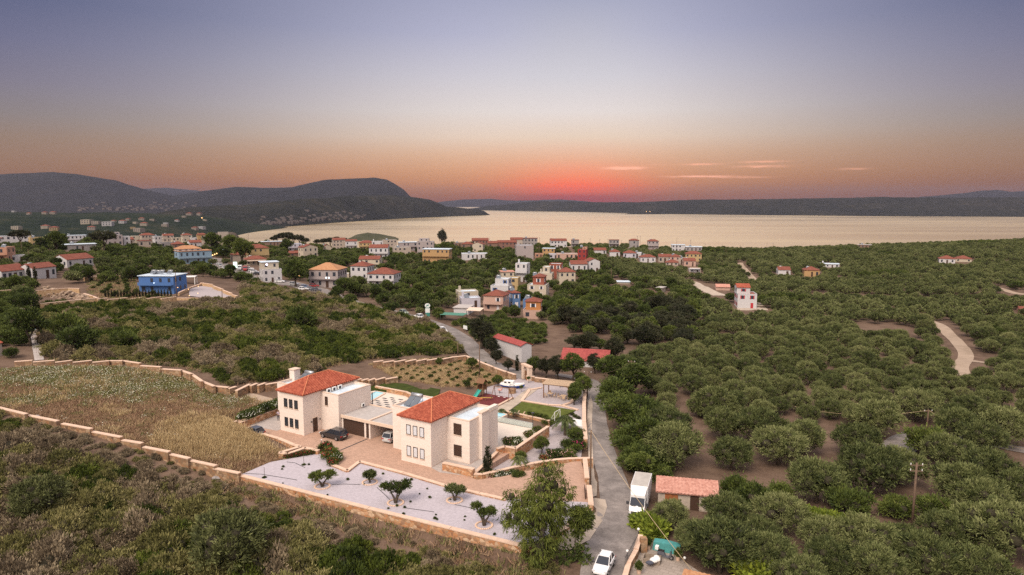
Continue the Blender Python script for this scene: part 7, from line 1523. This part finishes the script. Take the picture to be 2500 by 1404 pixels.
for i, (px, py, w, k_, lb) in enumerate([(722, 700, 62, 'broad', 'big round eucalyptus in front of the commercial block'), (838, 724, 44, 'broad', 'loose light green tree by the car park road'), (255, 622, 56, 'umbrella', 'broad dark pine crown behind the stepped red roofs'), (50, 606, 40, 'umbrella', 'dark tree in front of the long white block'), (103, 612, 26, 'broad', 'green tree in front of the cream block'), (140, 620, 44, 'broad', 'dark tree mass by the small white hut'),
    (75, 845, 76, 'broad', 'leafy green tree beside the stone house at the left edge'), (165, 822, 78, 'bush', 'big dark bush on the hillside by the path, upper one'), (196, 860, 84, 'bush', 'big dark bush on the hillside by the path, lower one'), (62, 760, 56, 'bush', 'dark bush below the heap of stones'), (735, 800, 78, 'bush', 'dark tree bush in the middle of the rough hillside'), (1085, 622, 30, 'broad', 'round tree beside the mustard house'), (905, 650, 30, 'broad', 'round tree before the white arch ruin'),
    (545, 640, 34, 'broad', 'street tree by the parked cars of the bay road'), (592, 645, 56, 'broad', 'dark tree above the lit sign'), (700, 620, 34, 'broad', 'round tree between the yellow and the pedimented house'), (565, 622, 44, 'broad', 'tree below the narrow cream house'), (520, 618, 44, 'broad', 'tree beside the beige apartment block'), (1080, 600, 26, 'pine', 'spiky araucaria on the sea skyline'),
    (1160, 880, 60, 'bush', 'bush'), (1378, 775, 46, 'broad', 'bright green tree right of the orange house'), (1275, 712, 26, 'bush', 'palm like bush in front of the arch')]):
    if lb == 'bush': continue
    olive(px, py, w, lb, None, k_, 1 if k_ == 'umbrella' else 3, {'bush': 'bush', 'umbrella': 'pine_tree', 'pine': 'conifer'}.get(k_, 'tree'), 'bush' if k_ == 'bush' else 'tree', {'bush': 1.9, 'umbrella': 4.0, 'pine': 2.9}.get(k_, 3.1))
for i, (px, w) in enumerate([(678, 20), (690, 24), (702, 26), (716, 22), (730, 24), (745, 20), (775, 18), (792, 20), (805, 22), (822, 24), (840, 22), (855, 20), (668, 16)]):
    g = Vector((0, 0, 0)); x, y, _ = PD(px, 590, 640); s = w * 640 / F / 2 / 3.9
    place(P_['umbrella', 0], 'pine_tree', x, y, s * 1.15, rr.random() * 6, 'dark umbrella pine standing against the sea on the bay rim', 'pine tree', 'umbrella pines on the bay rim', hz(x, y), sq=(1, 1, 1.25))
# ---- grove and village green: the nearest as trees, the far ones as masses
RB = blobs([(1470, 905), (1560, 880), (1700, 835), (1725, 800), (1690, 720), (1500, 672), (1475, 645)]) + [(60, 600), (130, 640), (240, 640), (330, 640), (480, 660), (620, 640), (620, 300)] + blobs([(2700, 1040), (1602, 1040), (1592, 965)])
CLR = [blobs(l) for l in ([(1700, 722), (1640, 712), (1520, 712), (1560, 755), (1660, 765), (1700, 745)], [(1900, 720), (2480, 722), (2480, 728), (1990, 728)], [(2060, 790), (2240, 800), (2250, 845), (2100, 820)], [(1740, 690), (1880, 758), (1780, 768), (1740, 712)], [(1690, 690), (1760, 700), (1760, 728), (1700, 712)])]
x, y = grid(RB, 5.6, .75, .5); k_ = ~on_road(x, y, 1.4) & clear_house(x, y, 1.0)
for c in CLR: k_ &= ~inpoly(c, x, y) | (rg.rand(len(x)) < .08)
k_ &= fbm(x / 22., y / 22., 3) > -.5
x, y = x[k_], y[k_]; z = hgt(x, y); sc = .55 + .28 * rg.rand(len(x)); k_ = ~hides(x, y, z, 5. * sc, 3.4 * sc) & ~hides_track(x, y, z, 5. * sc, 3.4 * sc); x, y, z, sc = x[k_], y[k_], z[k_], sc[k_]
px, py, dp = proj(x, y, z); vis = (px > -15) & (px < 2515); o_ = np.argsort(-(sc / dp) * vis); NI = 215
for i in o_[:NI]:
    where = 'beyond the dirt track at the right' if px[i] > 2330 else ('in the grove between the clearing and the dirt track' if px[i] > 1900 else 'in the grove right of the lane')
    place(P_['olive', rr.randrange(5)] if rr.random() < .88 else P_['oliveS', rr.randrange(2)], 'olive_tree', x[i], y[i], sc[i], rr.random() * 6.28, f'round grey green olive tree {where}', 'olive tree', f'olive trees {where}', z[i])
q = o_[NI:]; mixk = fbm(x / 40. + 9, y / 40., 2)
for nm, key, sel, lb in (('olive_wood', 'oliveF', mixk[q] < .28, 'far olive trees merging into one grove up to the crest'), ('far_wood', 'greenF', mixk[q] >= .28, 'darker green far trees mixed into the grove')):
    s = q[sel]; tag(scatter(nm, np.column_stack([x[s], y[s], z[s]]), [P_[key, j][0] for j in range(3)], sc[s], 31, .06), lb, 'trees')
VG = [(-520, 700), (-420, 300)] + blobs([(-40, 700), (60, 735), (100, 700), (330, 690), (440, 672), (590, 690), (690, 706), (800, 735), (960, 772), (1060, 790), (1100, 760), (1240, 780), (1330, 790), (1500, 850), (1700, 830), (1725, 795), (1690, 720), (1500, 672), (1475, 645)]) + [(70, 610), (-60, 620), (-200, 625), (-330, 640)]
x, y = grid(VG, 5.4, 1.9, .2); k_ = ~on_road(x, y, 1.6) & clear_house(x, y, .8); x, y = x[k_], y[k_]; z = hgt(x, y); sc = .48 + .5 * rg.rand(len(x)) ** 1.3
k_ = ~hides(x, y, z, 4.3 * sc, 2.5 * sc) & ~hides_track(x, y, z, 4. * sc, 2.5 * sc); x, y, z, sc = x[k_], y[k_], z[k_], sc[k_]
px, py, dp = proj(x, y, z); den = np.where((px > 330) & (px < 1450) & (py < 615), .45, .93); k_ = (rg.rand(len(x)) < den); x, y, z, sc, px, py, dp = [a[k_] for a in (x, y, z, sc, px, py, dp)]
vis = (px > -15) & (px < 2515) & (py < 1404); o_ = np.argsort(-(sc / dp) * vis * (.7 + .6 * rg.rand(len(x)))); NI = 130
for i in o_[:NI]:
    where = ('below the white arcaded houses' if px[i] < 330 else 'between the blue house and the bay road' if px[i] < 640 else 'in the hollow beside the coloured houses' if px[i] < 1250 else 'in the scrubby wood right of the coloured houses')
    kd = ('broad', 'olive', 'bush')[rr.choice((0, 0, 1, 2))]; s = sc[i] * (2.0 if kd == 'bush' else 1.)
    place(P_[kd, rr.randrange(3)], 'village_tree', x[i], y[i], s, rr.random() * 6.28, f'dark leafy tree {where}', 'tree', f'dark leafy trees {where}', z[i])
q = o_[NI:]
tag(scatter('village_wood', np.column_stack([x[q], y[q], z[q]]), [P_['greenF', j][0] for j in range(3)] + [P_['oliveF', 0][0]], sc[q], 33, .06), 'mixed dark trees growing between the village houses', 'trees')
# ================================================================== GARDEN PLANTING
def plant(kind, i, u, v, s, lb, cat, z=None, sq=None, name=None, group=None, xy=None):
    x, y = xy or V2(u, v); n = name or {'bush': 'shrub', 'broad': 'tree', 'cypress': 'cypress', 'olive': 'olive_tree', 'palm': 'palm', 'flower': 'flowering_shrub'}[kind]; k_ = kind
    return place(P_[k_, i], n, x, y, s, rr.random() * 6.28, lb, cat, group, hz(x, y) if z is None else z, sq=sq)
# palm: fronds that arch from a short trunk
def palm_mesh(name, nf, L_, seed):
    rg_ = np.random.RandomState(seed); V = []; 
    for i in range(nf):
        a = i * 2.4 + rg_.rand() * .4; e = .15 + 1.05 * (i / nf); d = np.array([math.cos(a), math.sin(a)]); pts = []
        for t in np.linspace(0, 1, 9): pts.append((d[0] * L_ * t * math.cos(e) * (1 - .1 * t), d[1] * L_ * t * math.cos(e), L_ * (t * math.sin(e) - .75 * t * t)))
        pts = np.array(pts); sd = np.array([-d[1], d[0], 0])
        for j in range(len(pts) - 1):
            for k_ in range(3):
                p = pts[j] + (pts[j + 1] - pts[j]) * k_ / 3; ax = (pts[j + 1] - pts[j]) / np.linalg.norm(pts[j + 1] - pts[j])
                for s in (-1, 1):
                    ll = .55 * L_ * .45 * (1 - .6 * abs(j / 8 - .4)); tip = p + (sd * s * .8 + ax * .6 + np.array([0, 0, -.25])) * ll * .7; w_ = ax * .05 * L_ * .5
                    V += [p - w_, p + w_, tip + w_ * .2, tip - w_ * .2]
    return mesh_np(name, np.array(V), np.arange(len(V)).reshape(-1, 4), m_palm)
P_['palm', 0] = (palm_mesh('palm_fronds', 30, 2.0, 1), MB().tube([(0, 0, -2.0), (0, 0, .05)], [.22, .18], 8).mesh('palm_trunk', m_bark))
def flowering(name, seed, mat_f):
    lb_ = [(0, 0, .5, .75, .75, .6), (.45, .2, .45, .5, .5, .45), (-.4, .3, .5, .5, .5, .5), (0, -.5, .45, .5, .5, .45)]
    c = crown(name, lb_, 1500, .16, .07, m_oliveb, seed, up=.5, tr=.2, tuft=22); f = MB(); r = random.Random(seed)
    for i in range(70):
        q = lb_[r.randrange(4)]; d = Vector((r.gauss(0, 1), r.gauss(0, 1), abs(r.gauss(0, 1)) + .1)).normalized(); f.ball((q[0] + d.x * q[3], q[1] + d.y * q[4], q[2] + d.z * q[5]), .06, 5, 3)
    return c, f.mesh(name + '_blossoms', mat_f)
m_fpink = plain('pink_blossom', (.60, .34, .33), .8, .2); m_fred = plain('red_blossom', (.55, .05, .06), .8, .2); m_fwht = plain('white_blossom', (.66, .66, .58), .8, .1); m_fmag = plain('magenta_blossom', (.55, .03, .18), .8, .2); m_fviol = plain('violet_leaf', (.10, .05, .09), .8, .2)
P_['pinkf', 0] = flowering('oleander', 3, m_fpink); P_['redf', 0] = flowering('red_shrub', 4, m_fred); P_['whitef', 0] = flowering('white_oleander', 5, m_fwht); P_['magf', 0] = flowering('bougainvillea', 6, m_fmag); P_['violf', 0] = flowering('violet_shrub', 7, m_fviol)
def fl(kind, u, v, s, lb, z=None, xy=None, sq=None, group=None):
    x, y = xy or V2(u, v); return place(P_[kind, 0], 'flowering_shrub', x, y, s, rr.random() * 6.28, lb, 'flowering shrub', group, hz(x, y) if z is None else z, parts=('leaves', 'blossoms'), sq=sq)
def at(px, py, z): return P(px, py, z)
# sculpted young olives on the white gravel, each in a ring of stones
def topiary(px, py, w, limbs, lb, seed):
    x, y = at(px, py, 0.); d = math.hypot(x, y, H); s = w * d / F; o = empty('young_olive_tree', (x, y, 0), 0, lb, 'olive tree'); t = MB(); rg_ = random.Random(seed); lo = []
    for dx_, h_, r_ in limbs:
        e = (dx_ * s, rg_.uniform(-.2, .2), h_ * s); t.tube([(0, 0, -.2), (dx_ * s * .25, 0, h_ * s * .35), (dx_ * s * .6, e[1] * .6, h_ * s * .6), e], [.16, .13, .09, .05], 7); r0 = r_ * s
        for q in range(5): a = q * 1.257; lo.append((e[0] + math.cos(a) * r0 * .55, e[1] + math.sin(a) * r0 * .55, e[2] + r0 * .15 * math.sin(a * 2), r0 * .6, r0 * .6, r0 * .5))
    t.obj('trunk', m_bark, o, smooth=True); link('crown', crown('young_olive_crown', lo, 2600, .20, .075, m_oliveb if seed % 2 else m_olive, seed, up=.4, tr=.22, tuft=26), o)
    rg2 = MB()
    for i in range(26): a = i * 6.283 / 26; rg2.ball((math.cos(a) * .95, math.sin(a) * .95, .05), (.15, .13, .11), 6, 4)
    tag(rg2.obj('stone_ring', m_cap, None, (x, y, 0)), 'ring of pale stones round the foot of the ' + lb.split(' on ')[0].split(' with ')[0], 'stone ring')
topiary(787, 1188, 45, [(-.28, .55, .30), (.34, .62, .26)], 'leaning forked young olive on the white gravel', 3); topiary(903, 1178, 26, [(0., .75, .42)], 'small single headed young olive on the white gravel', 4)
topiary(966, 1228, 62, [(-.24, .62, .27), (.30, .66, .25), (.08, .45, .16)], 'widest two headed young olive on the white gravel', 5); topiary(1110, 1222, 40, [(-.2, .68, .30), (.24, .62, .30)], 'round double headed young olive on the white gravel', 6)
topiary(1182, 1283, 58, [(-.30, .80, .17), (.28, .62, .17), (-.02, .52, .15)], 'sparse three armed young olive on the white gravel', 7)
for i, (px, py, h) in enumerate([(646, 1166, 22), (742, 1135, 26), (600, 1140, 0), (822, 1150, 0)]):
    if h: x, y = at(px, py, 0); o = empty('sapling', (x, y, 0), 0, 'thin sapling on the white gravel, ' + ('near the field corner' if i == 0 else 'below the driveway planter'), 'sapling'); MB().tube([(0, 0, -.2), (0, 0, 1.5)], .03, 5).obj('stem', m_bark, o); link('leaves', P_['bush', 0][0], o, (0, 0, -.05)).scale = (.2, .2, .1)
q = [(rr.uniform(620, 1260), rr.uniform(1120, 1310)) for _ in range(90)]; sp = np.array([at(a, c, 0) for a, c in q]); k_ = inpoly(GRAVEL, sp[:, 0], sp[:, 1]); tag(scatter('ground_cover', np.column_stack([sp[k_], np.zeros(k_.sum())]), [P_['bush', 0][0]], .06 + .07 * rg.rand(k_.sum()), 3), 'tiny ground cover plants dotted over the white gravel', 'plants')
# drip hoses on the gravel
m_hose = plain('black_hose', (.03, .03, .035), .8)
for i, l in enumerate([[(585, 1155), (640, 1158), (725, 1172)], [(810, 1183), (835, 1182), (880, 1183)], [(920, 1190), (940, 1208), (955, 1223)], [(985, 1240), (1010, 1243), (1060, 1250)], [(1110, 1232), (1150, 1240), (1200, 1262)], [(700, 1128), (720, 1130), (745, 1142)]]):
    tag(MB().tube([(*at(a, c, .015), .02) for a, c in l], .035, 4).obj('drip_hose', m_hose), 'thin dark drip hose lying across the white gravel', 'hose', 'drip hoses on the white gravel')
# hedge of white flowers over the retaining wall
for i in range(9):
    t = i / 8; x, y = P(583 + t * 97, 1028 - t * 37, 1.1); fl('whitef', 0, 0, 1.25, 'white flowering hedge shrub above the orange retaining wall', 1.0, (x + .5, y + .9), group='white flowering hedge shrubs')
for px, py, k_, s, lb in [(795, 1100, 'redf', 1.1, 'reddish photinia shrub at the end of the driveway planter'), (806, 1118, 'redf', 1.3, 'tall red tipped shrub beside the bollard lamp'), (822, 1124, 'whitef', 1.0, 'white flowering shrub at the planter end'), (812, 1134, 'redf', .9, 'low red tipped shrub above the gravel')]: fl(k_, 0, 0, s, lb, 0., at(px, py, 0))
for i, px in enumerate(range(700, 790, 11)): fl('redf', 0, 0, .55, 'low red dotted weed shrub along the gravel edge', .0, at(px, 1118 - (px - 700) * .16, 0), group='red dotted weeds at the gravel edge')
# lower garden
plant('cypress', 0, 0, 0, .55, 'small dark cypress in the planted garden corner', 'cypress', -.9, xy=at(1190, 1168, -.8))
for px, py, k_, s, lb in [(1180, 1172, 'pinkf', 1.0, 'pink oleander at the sharp corner of the planted garden'), (1200, 1170, 'pinkf', 1.1, 'pink oleander beside the small cypress'), (1218, 1172, 'whitef', .9, 'pale flowering shrub next to the curved wall'), (1245, 1166, 'whitef', .9, 'white flowering shrub below the yellow palm'), (1290, 1145, 'whitef', .9, 'white roses by the drooping tree'), (1345, 1118, 'pinkf', 1.2, 'pink oleander in front of the terrace garden shrubs'), (1388, 1118, 'pinkf', 1.3, 'broad pink oleander beside the gate wall'), (1330, 1122, 'redf', .8, 'red flowers by the curved wall'), (1362, 1112, 'whitef', 1.0, 'whitish rose shrub between two oleanders'),
    (1240, 1086, 'pinkf', 1.0, 'pale shrub bed at the white patio edge, near end'), (1262, 1086, 'whitef', 1.0, 'leafy shrub bed at the white patio edge, middle'), (1290, 1068, 'pinkf', .9, 'thorny shrub at the white patio edge, far end'), (1312, 1055, 'violf', .8, 'dark shrub beside the garden lamp post'), (1408, 1062, 'magf', 1.5, 'magenta bougainvillea over the lane wall'), (1412, 1085, 'magf', 1.2, 'large leafy bougainvillea spilling onto the lane wall')]: fl(k_, 0, 0, s, lb, None if py > 1100 else (.05 if px < 1320 else -.6), at(px, py, -.8 if py > 1100 else 0))
for px, py, w, k_, lb in [(1322, 1110, 44, 'broad', 'small round tree against the tall stone wall'), (1384, 1098, 40, 'bush', 'feathery grey shrub in the middle of the planted garden'), (1272, 1125, 34, 'bush', 'rounded shrub below the tall stone wall'), (1404, 1106, 34, 'bush', 'dark shrub near the lane wall'), (1315, 1090, 30, 'bush', 'reddish dark shrub at the foot of the tall wall'), (1335, 1040, 32, 'bush', 'dark green shrub left of the garden palm'), (1265, 1165, 40, 'bush', 'green shrub by the curved garden wall'), (1405, 1088, 42, 'broad', 'leafy tree rising over the lane wall')]: olive(px, py, w, lb, None, k_, 3, 'shrub' if k_ == 'bush' else 'tree', 'shrub' if k_ == 'bush' else 'tree', 1.9 if k_ == 'bush' else 3.2, z=-.9)
x, y = at(1380, 1062, -.8); place(P_['palm', 0], 'palm_tree', x, y, 1.35, 0, 'green fan palm beside the white tank block', 'palm', None, 1.6, ('fronds', 'trunk')); x, y = at(1268, 1150, -.8); place(P_['palm', 0], 'palm_tree', x, y, .85, 1, 'small yellowish palm in the planted garden', 'palm', None, .9, ('fronds', 'trunk'))
x, y = V2(-1.9, 25.9); place(P_['palm', 0], 'palm_tree', x, y, .55, 1, 'tiny palm beside the raised pool corner', 'palm', None, 1.0, ('fronds', 'trunk')); x, y = V2(-4.3, 25.9); place(P_['palm', 0], 'palm_tree', x, y, .6, 1, 'tiny palm behind the raised pool corner', 'palm', None, .6, ('fronds', 'trunk'))
for u, v, s, lb in [(3.4, 43.2, .62, 'young green tree by the lane wall next to the pergola'), (3.2, 39.8, .55, 'leafy young tree right of the pergola kerb'), (4.2, 37.2, .5, 'round headed young tree on the grey gravel by the lawn corner')]: plant('broad', 0, u, v, s, lb, 'tree', .04)
for i in range(5): plant('bush', 1, .6 + i * .75, 27.2, .33, 'bright yellow green shrub in the strip below the lawn', 'shrub', .1, group='yellow green shrubs below the lawn')
for i in range(6): fl('violf', 6.6 + (i % 3) * .9, 31.5 - i * .7, .45, 'dark violet plant in the gravel triangle by the lane wall', .05, group='violet plants by the lane wall')
for u, v, lb in [(-8.4, 39.6, 'small clipped ball tree in the middle of the gravel yard'), (-3.3, 46.3, 'thin sapling by the yard back wall'), (-10.5, 46.2, 'thin sapling beside the gate arch'), (.6, 46.6, 'dark shrub at the yard corner')]:
    x, y = V2(u, v); o = empty('sapling', (x, y, .04), 0, lb, 'sapling'); MB().tube([(0, 0, 0), (0, 0, 1.1)], .035, 5).obj('stem', m_bark, o); link('crown', P_['bush', 2][0], o, (0, 0, .7)).scale = (.24, .24, .26)
o = vobj('stone_well', -9.6, 38.2, .04, 0, 'small stone well with a dark crank in the gravel yard', 'well'); MB().tube([(0, 0, 0), (0, 0, .9)], .75, 14).obj('ring', m_stone2, o); MB().tube([(-.5, 0, .9), (-.5, 0, 1.6), (.5, 0, 1.6), (.5, 0, .9)], .06, 5).obj('frame', m_dkmetal, o)
# young orchard
x, y = grid(ORCH, 2.6, .25, VA + .2); n = len(x)
for i in range(n):
    s = rr.uniform(.22, .34); o = link('orchard_shrub', P_['bush', rr.randrange(3)][0]); o.location = (x[i], y[i], hz(x[i], y[i])); o.scale = (s, s, s * .9); tag(o, 'small round sapling in the rows of the young orchard', 'sapling', 'saplings of the young orchard')
for px, py, w, lb in [(1152, 905, 32, 'biggest tree of the young orchard next to the pole'), (1072, 893, 20, 'medium young tree at the back of the orchard'), (1140, 950, 22, 'slender young tree at the front of the orchard'), (1178, 950, 24, 'bushy plant at the orchard corner by the playground'), (1215, 945, 30, 'reddish leafy bush between the orchard and the boat')]: olive(px, py, w, lb, None, 'broad', 3, 'tree', 'tree', 3.2)
grass(blobs([(215, 684), (330, 678), (330, 700), (425, 727), (250, 729), (212, 710)]), 1.1, [TUFT['weed'], TUFT['rust']], 41, .8, 1.6, 'dry weeds on the plot beside the blue house')
bo = blobs([(215, 682), (330, 676), (330, 700), (420, 726), (250, 728), (212, 708)]); x, y = grid(bo, 5.5, .8, .3)
for i in range(len(x)): s = rr.uniform(.4, .6); o = link('orchard_shrub', P_['bush', rr.randrange(3)][0]); o.location = (x[i], y[i], hz(x[i], y[i])); o.scale = (s, s, s); tag(o, 'small bush on the brown plot beside the blue house', 'bush', 'small bushes beside the blue house')
for i in range(22): g = G(258 + i * 7.6, 727 - .1 * i); o = place(P_['cypress', 0], 'cypress', g.x, g.y, .30, i, 'young slim cypress in the row before the blue house', 'cypress', 'young cypresses before the blue house', g.z)
for i, (px, py) in enumerate([(68, 676), (84, 679), (100, 682), (119, 677)]): g = G(px, py + 1); place(P_['cypress', 0], 'cypress', g.x, g.y - 3, .62, i, 'dark column of climbing greenery on the white arcade', 'cypress', 'green columns on the white arcade', g.z)
# lime bush and vines
def vine(px, py, s, lb, grp=None, name='grape_vine'):
    g = G(px, py); o = link(name, VINE); o.location = g; o.scale = (s, s, s); o.rotation_euler = (0, 0, rr.random() * 6); tag(o, lb, 'vine' if 'vine' in name else 'tree', grp)
VINE = crown('vine_leaves', [(0, 0, .7, 1.0, 1.0, .5), (.7, .3, .5, .6, .6, .4), (-.6, -.3, .6, .6, .6, .4)], 1300, .28, .18, m_bright, 3, up=.3, rough=1.2, core=0, tuft=8, tr=.3)
for px, py in [(1972, 1270), (1990, 1275), (2008, 1280), (2026, 1284), (2042, 1288), (2195, 1320), (2225, 1328), (2255, 1335), (2285, 1345), (2315, 1358), (2345, 1364), (2372, 1370), (2395, 1376), (2415, 1380)]: vine(px, py, 1.15, 'yellow green grape vine in the thin row through the olives', 'grape vines in the olive grove')
vine(1602, 1308, 1.5, 'bright lime green leafy tree in front of the white truck', None, 'lime_tree'); vine(1840, 1418, 2.0, 'bright lime green bush at the bottom edge among olives', None, 'lime_tree'); vine(1578, 1296, 1.4, 'lime green branch cluster beside the truck bumper', None, 'lime_tree')
# the drooping eucalyptus on the verge, in front of the gravel corner
def eucalyptus():
    g = G(1320, 1378); b = hz(g.x, g.y); d = g.y; k_ = d / F / CT; o = empty('eucalyptus_tree', (g.x, g.y, b), 0, 'tall drooping eucalyptus in front of the gravel corner', 'tree'); lo = []
    def L2(px, py, r, rz=None, off=0): return ((px - 1320) * k_, off, (1378 - py) * k_ * 1.06, r * k_, r * k_, (rz or r) * k_)
    for i, (px, py, r, rz) in enumerate([(1338, 1150, 34, 30), (1318, 1180, 36, 30), (1352, 1185, 34, 36), (1330, 1215, 48, 36), (1375, 1200, 28, 32), (1278, 1215, 30, 30), (1246, 1210, 20, 26), (1262, 1250, 32, 26), (1238, 1262, 18, 28), (1300, 1255, 42, 34), (1345, 1255, 50, 38), (1378, 1240, 20, 24), (1320, 1290, 44, 34), (1270, 1285, 18, 24), (1355, 1300, 34, 34), (1310, 1325, 34, 36), (1330, 1350, 30, 34), (1300, 1362, 22, 28), (1345, 1335, 20, 26)]): lo.append(L2(px, py, r, rz, (-1) ** i * r * k_ * .5))
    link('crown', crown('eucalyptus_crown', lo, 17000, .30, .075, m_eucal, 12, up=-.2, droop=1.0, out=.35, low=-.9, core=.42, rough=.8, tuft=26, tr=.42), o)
    t = MB().tube([(0, 0, -.3), (.1, 0, 3), (.3, .1, 6), (.4, 0, 9.3)], [.34, .28, .2, .07], 8)
    for q in lo[::2]: t.tube([(.2, 0, max(1.5, q[2] - 2.2)), (q[0] * .6 + .1, q[1] * .5, q[2] - .8), (q[0], q[1], q[2])], [.10, .07, .03], 5)
    t.obj('trunk', m_bark2, o, smooth=True)
    g2 = G(1404, 1372); o = empty('young_poplar_tree', g2, 0, 'thin young tree with a bushy top right of the drooping eucalyptus', 'tree'); k_ = g2.y / F / CT; lo = []
    for px, py, r in [(1425, 1248, 19), (1408, 1244, 17), (1436, 1264, 13), (1408, 1270, 18), (1427, 1280, 14), (1410, 1292, 10)]: lo.append(((px - 1404) * k_, (px % 3 - 1) * .4, (1372 - py) * k_ * 1.06, r * k_, r * k_, r * k_))
    link('crown', crown('poplar_crown', lo, 4200, .26, .10, m_eucal, 13, up=0., droop=.4, out=.5, low=-.9, core=.4, tuft=18, tr=.3), o)
    sp = [((px - 1404) * k_, ((px * 7) % 5 - 2) * .25, (1372 - py) * k_ * 1.06, r * k_, r * k_, r * k_ * .8) for px, py, r in [(1392, 1310, 9), (1415, 1315, 10), (1388, 1335, 12), (1420, 1340, 13), (1378, 1360, 16), (1404, 1356, 14), (1430, 1362, 14), (1392, 1385, 18), (1420, 1390, 18), (1372, 1388, 14)]]
    link('low_crown', crown('poplar_low_crown', sp, 900, .30, .18, m_oliveb, 14, up=.1, low=-.9, core=0, tuft=5, tr=.3), o)
    MB().tube([(0, 0, -.3), (0, 0, 2.5), (.1, 0, 6.)], [.12, .09, .04], 6).obj('trunk', m_bark2, o, smooth=True)
eucalyptus()
# loose rocks in the scrub
for i, (px, py, s) in enumerate([(430, 1065, .5), (1155, 1125, .5), (905, 1070, .4), (320, 1350, .6), (366, 1372, .7), (452, 1385, .7), (530, 1170, .6), (240, 860, .8), (355, 795, .8), (280, 775, .7), (640, 830, .6), (785, 760, .7), (90, 1020, .5)]):
    g = G(px, py); tag(MB().ball((0, 0, .1), (s * 1.3, s, s * .7), 7, 5).ball((s * .8, s * .4, 0), (s * .7, s * .6, s * .5), 6, 4).obj('grey_rock', plain('grey_rock', (.28, .25, .25), .95, .25, 2.), None, g, i), 'pale grey boulder lying among the scrub', 'boulder', 'grey boulders in the scrub')
# greenery at the left edge of the middle ground
LG = blobs([(-60, 715), (40, 712), (62, 745), (80, 790), (92, 850), (60, 872), (30, 876), (-60, 880)])
x, y = grid(LG, 2.6, .8, .4); k_ = ~on_road(x, y, .2) & clear_house(x, y, .6); x, y = x[k_], y[k_]
for i in range(len(x)):
    s = rr.uniform(.6, 1.1); lime = rr.random() < .22; o = link('garden_bush', VINE if lime else P_['bush', rr.randrange(3)][0]); o.location = (x[i], y[i], hz(x[i], y[i])); o.scale = (s * (1.1 if lime else 1),) * 3; o.rotation_euler = (0, 0, rr.random() * 6)
    tag(o, 'lime green garden bush by the footpath at the left edge' if lime else 'dark green garden bush by the footpath at the left edge', 'bush', ('lime' if lime else 'dark') + ' garden bushes at the left edge')
g = G(30, 812); o = empty('pool_cover', g, .3, 'blue green covered pool behind the stone house at the left edge', 'pool'); MB().box(-6, 5, -2, 2, -.5, .5).obj('basin', m_conc, o); MB().box(-5.8, 4.8, -1.8, 1.8, .502, .56).obj('cover', plain('teal_cover', (.05, .16, .20), .5, .1), o)

NUR = blobs([(1090, 800), (1120, 788), (1200, 776), (1270, 790), (1330, 800), (1330, 840), (1300, 850), (1240, 822), (1222, 850), (1180, 862), (1150, 835)]); x, y = grid(NUR, 2.9, .8, .4); k_ = ~on_road(x, y, .3) & clear_house(x, y, .5); x, y = x[k_], y[k_]
for i in range(len(x)):
    s = rr.uniform(.55, 1.0); o = link('nursery_bush', P_['bush', rr.randrange(3)][0]); o.location = (x[i], y[i], hz(x[i], y[i])); o.scale = (s, s, s * .9); o.rotation_euler = (0, 0, rr.random() * 6); tag(o, 'green bush of the nursery garden between the road and the coloured houses', 'bush', 'bushes of the nursery garden')
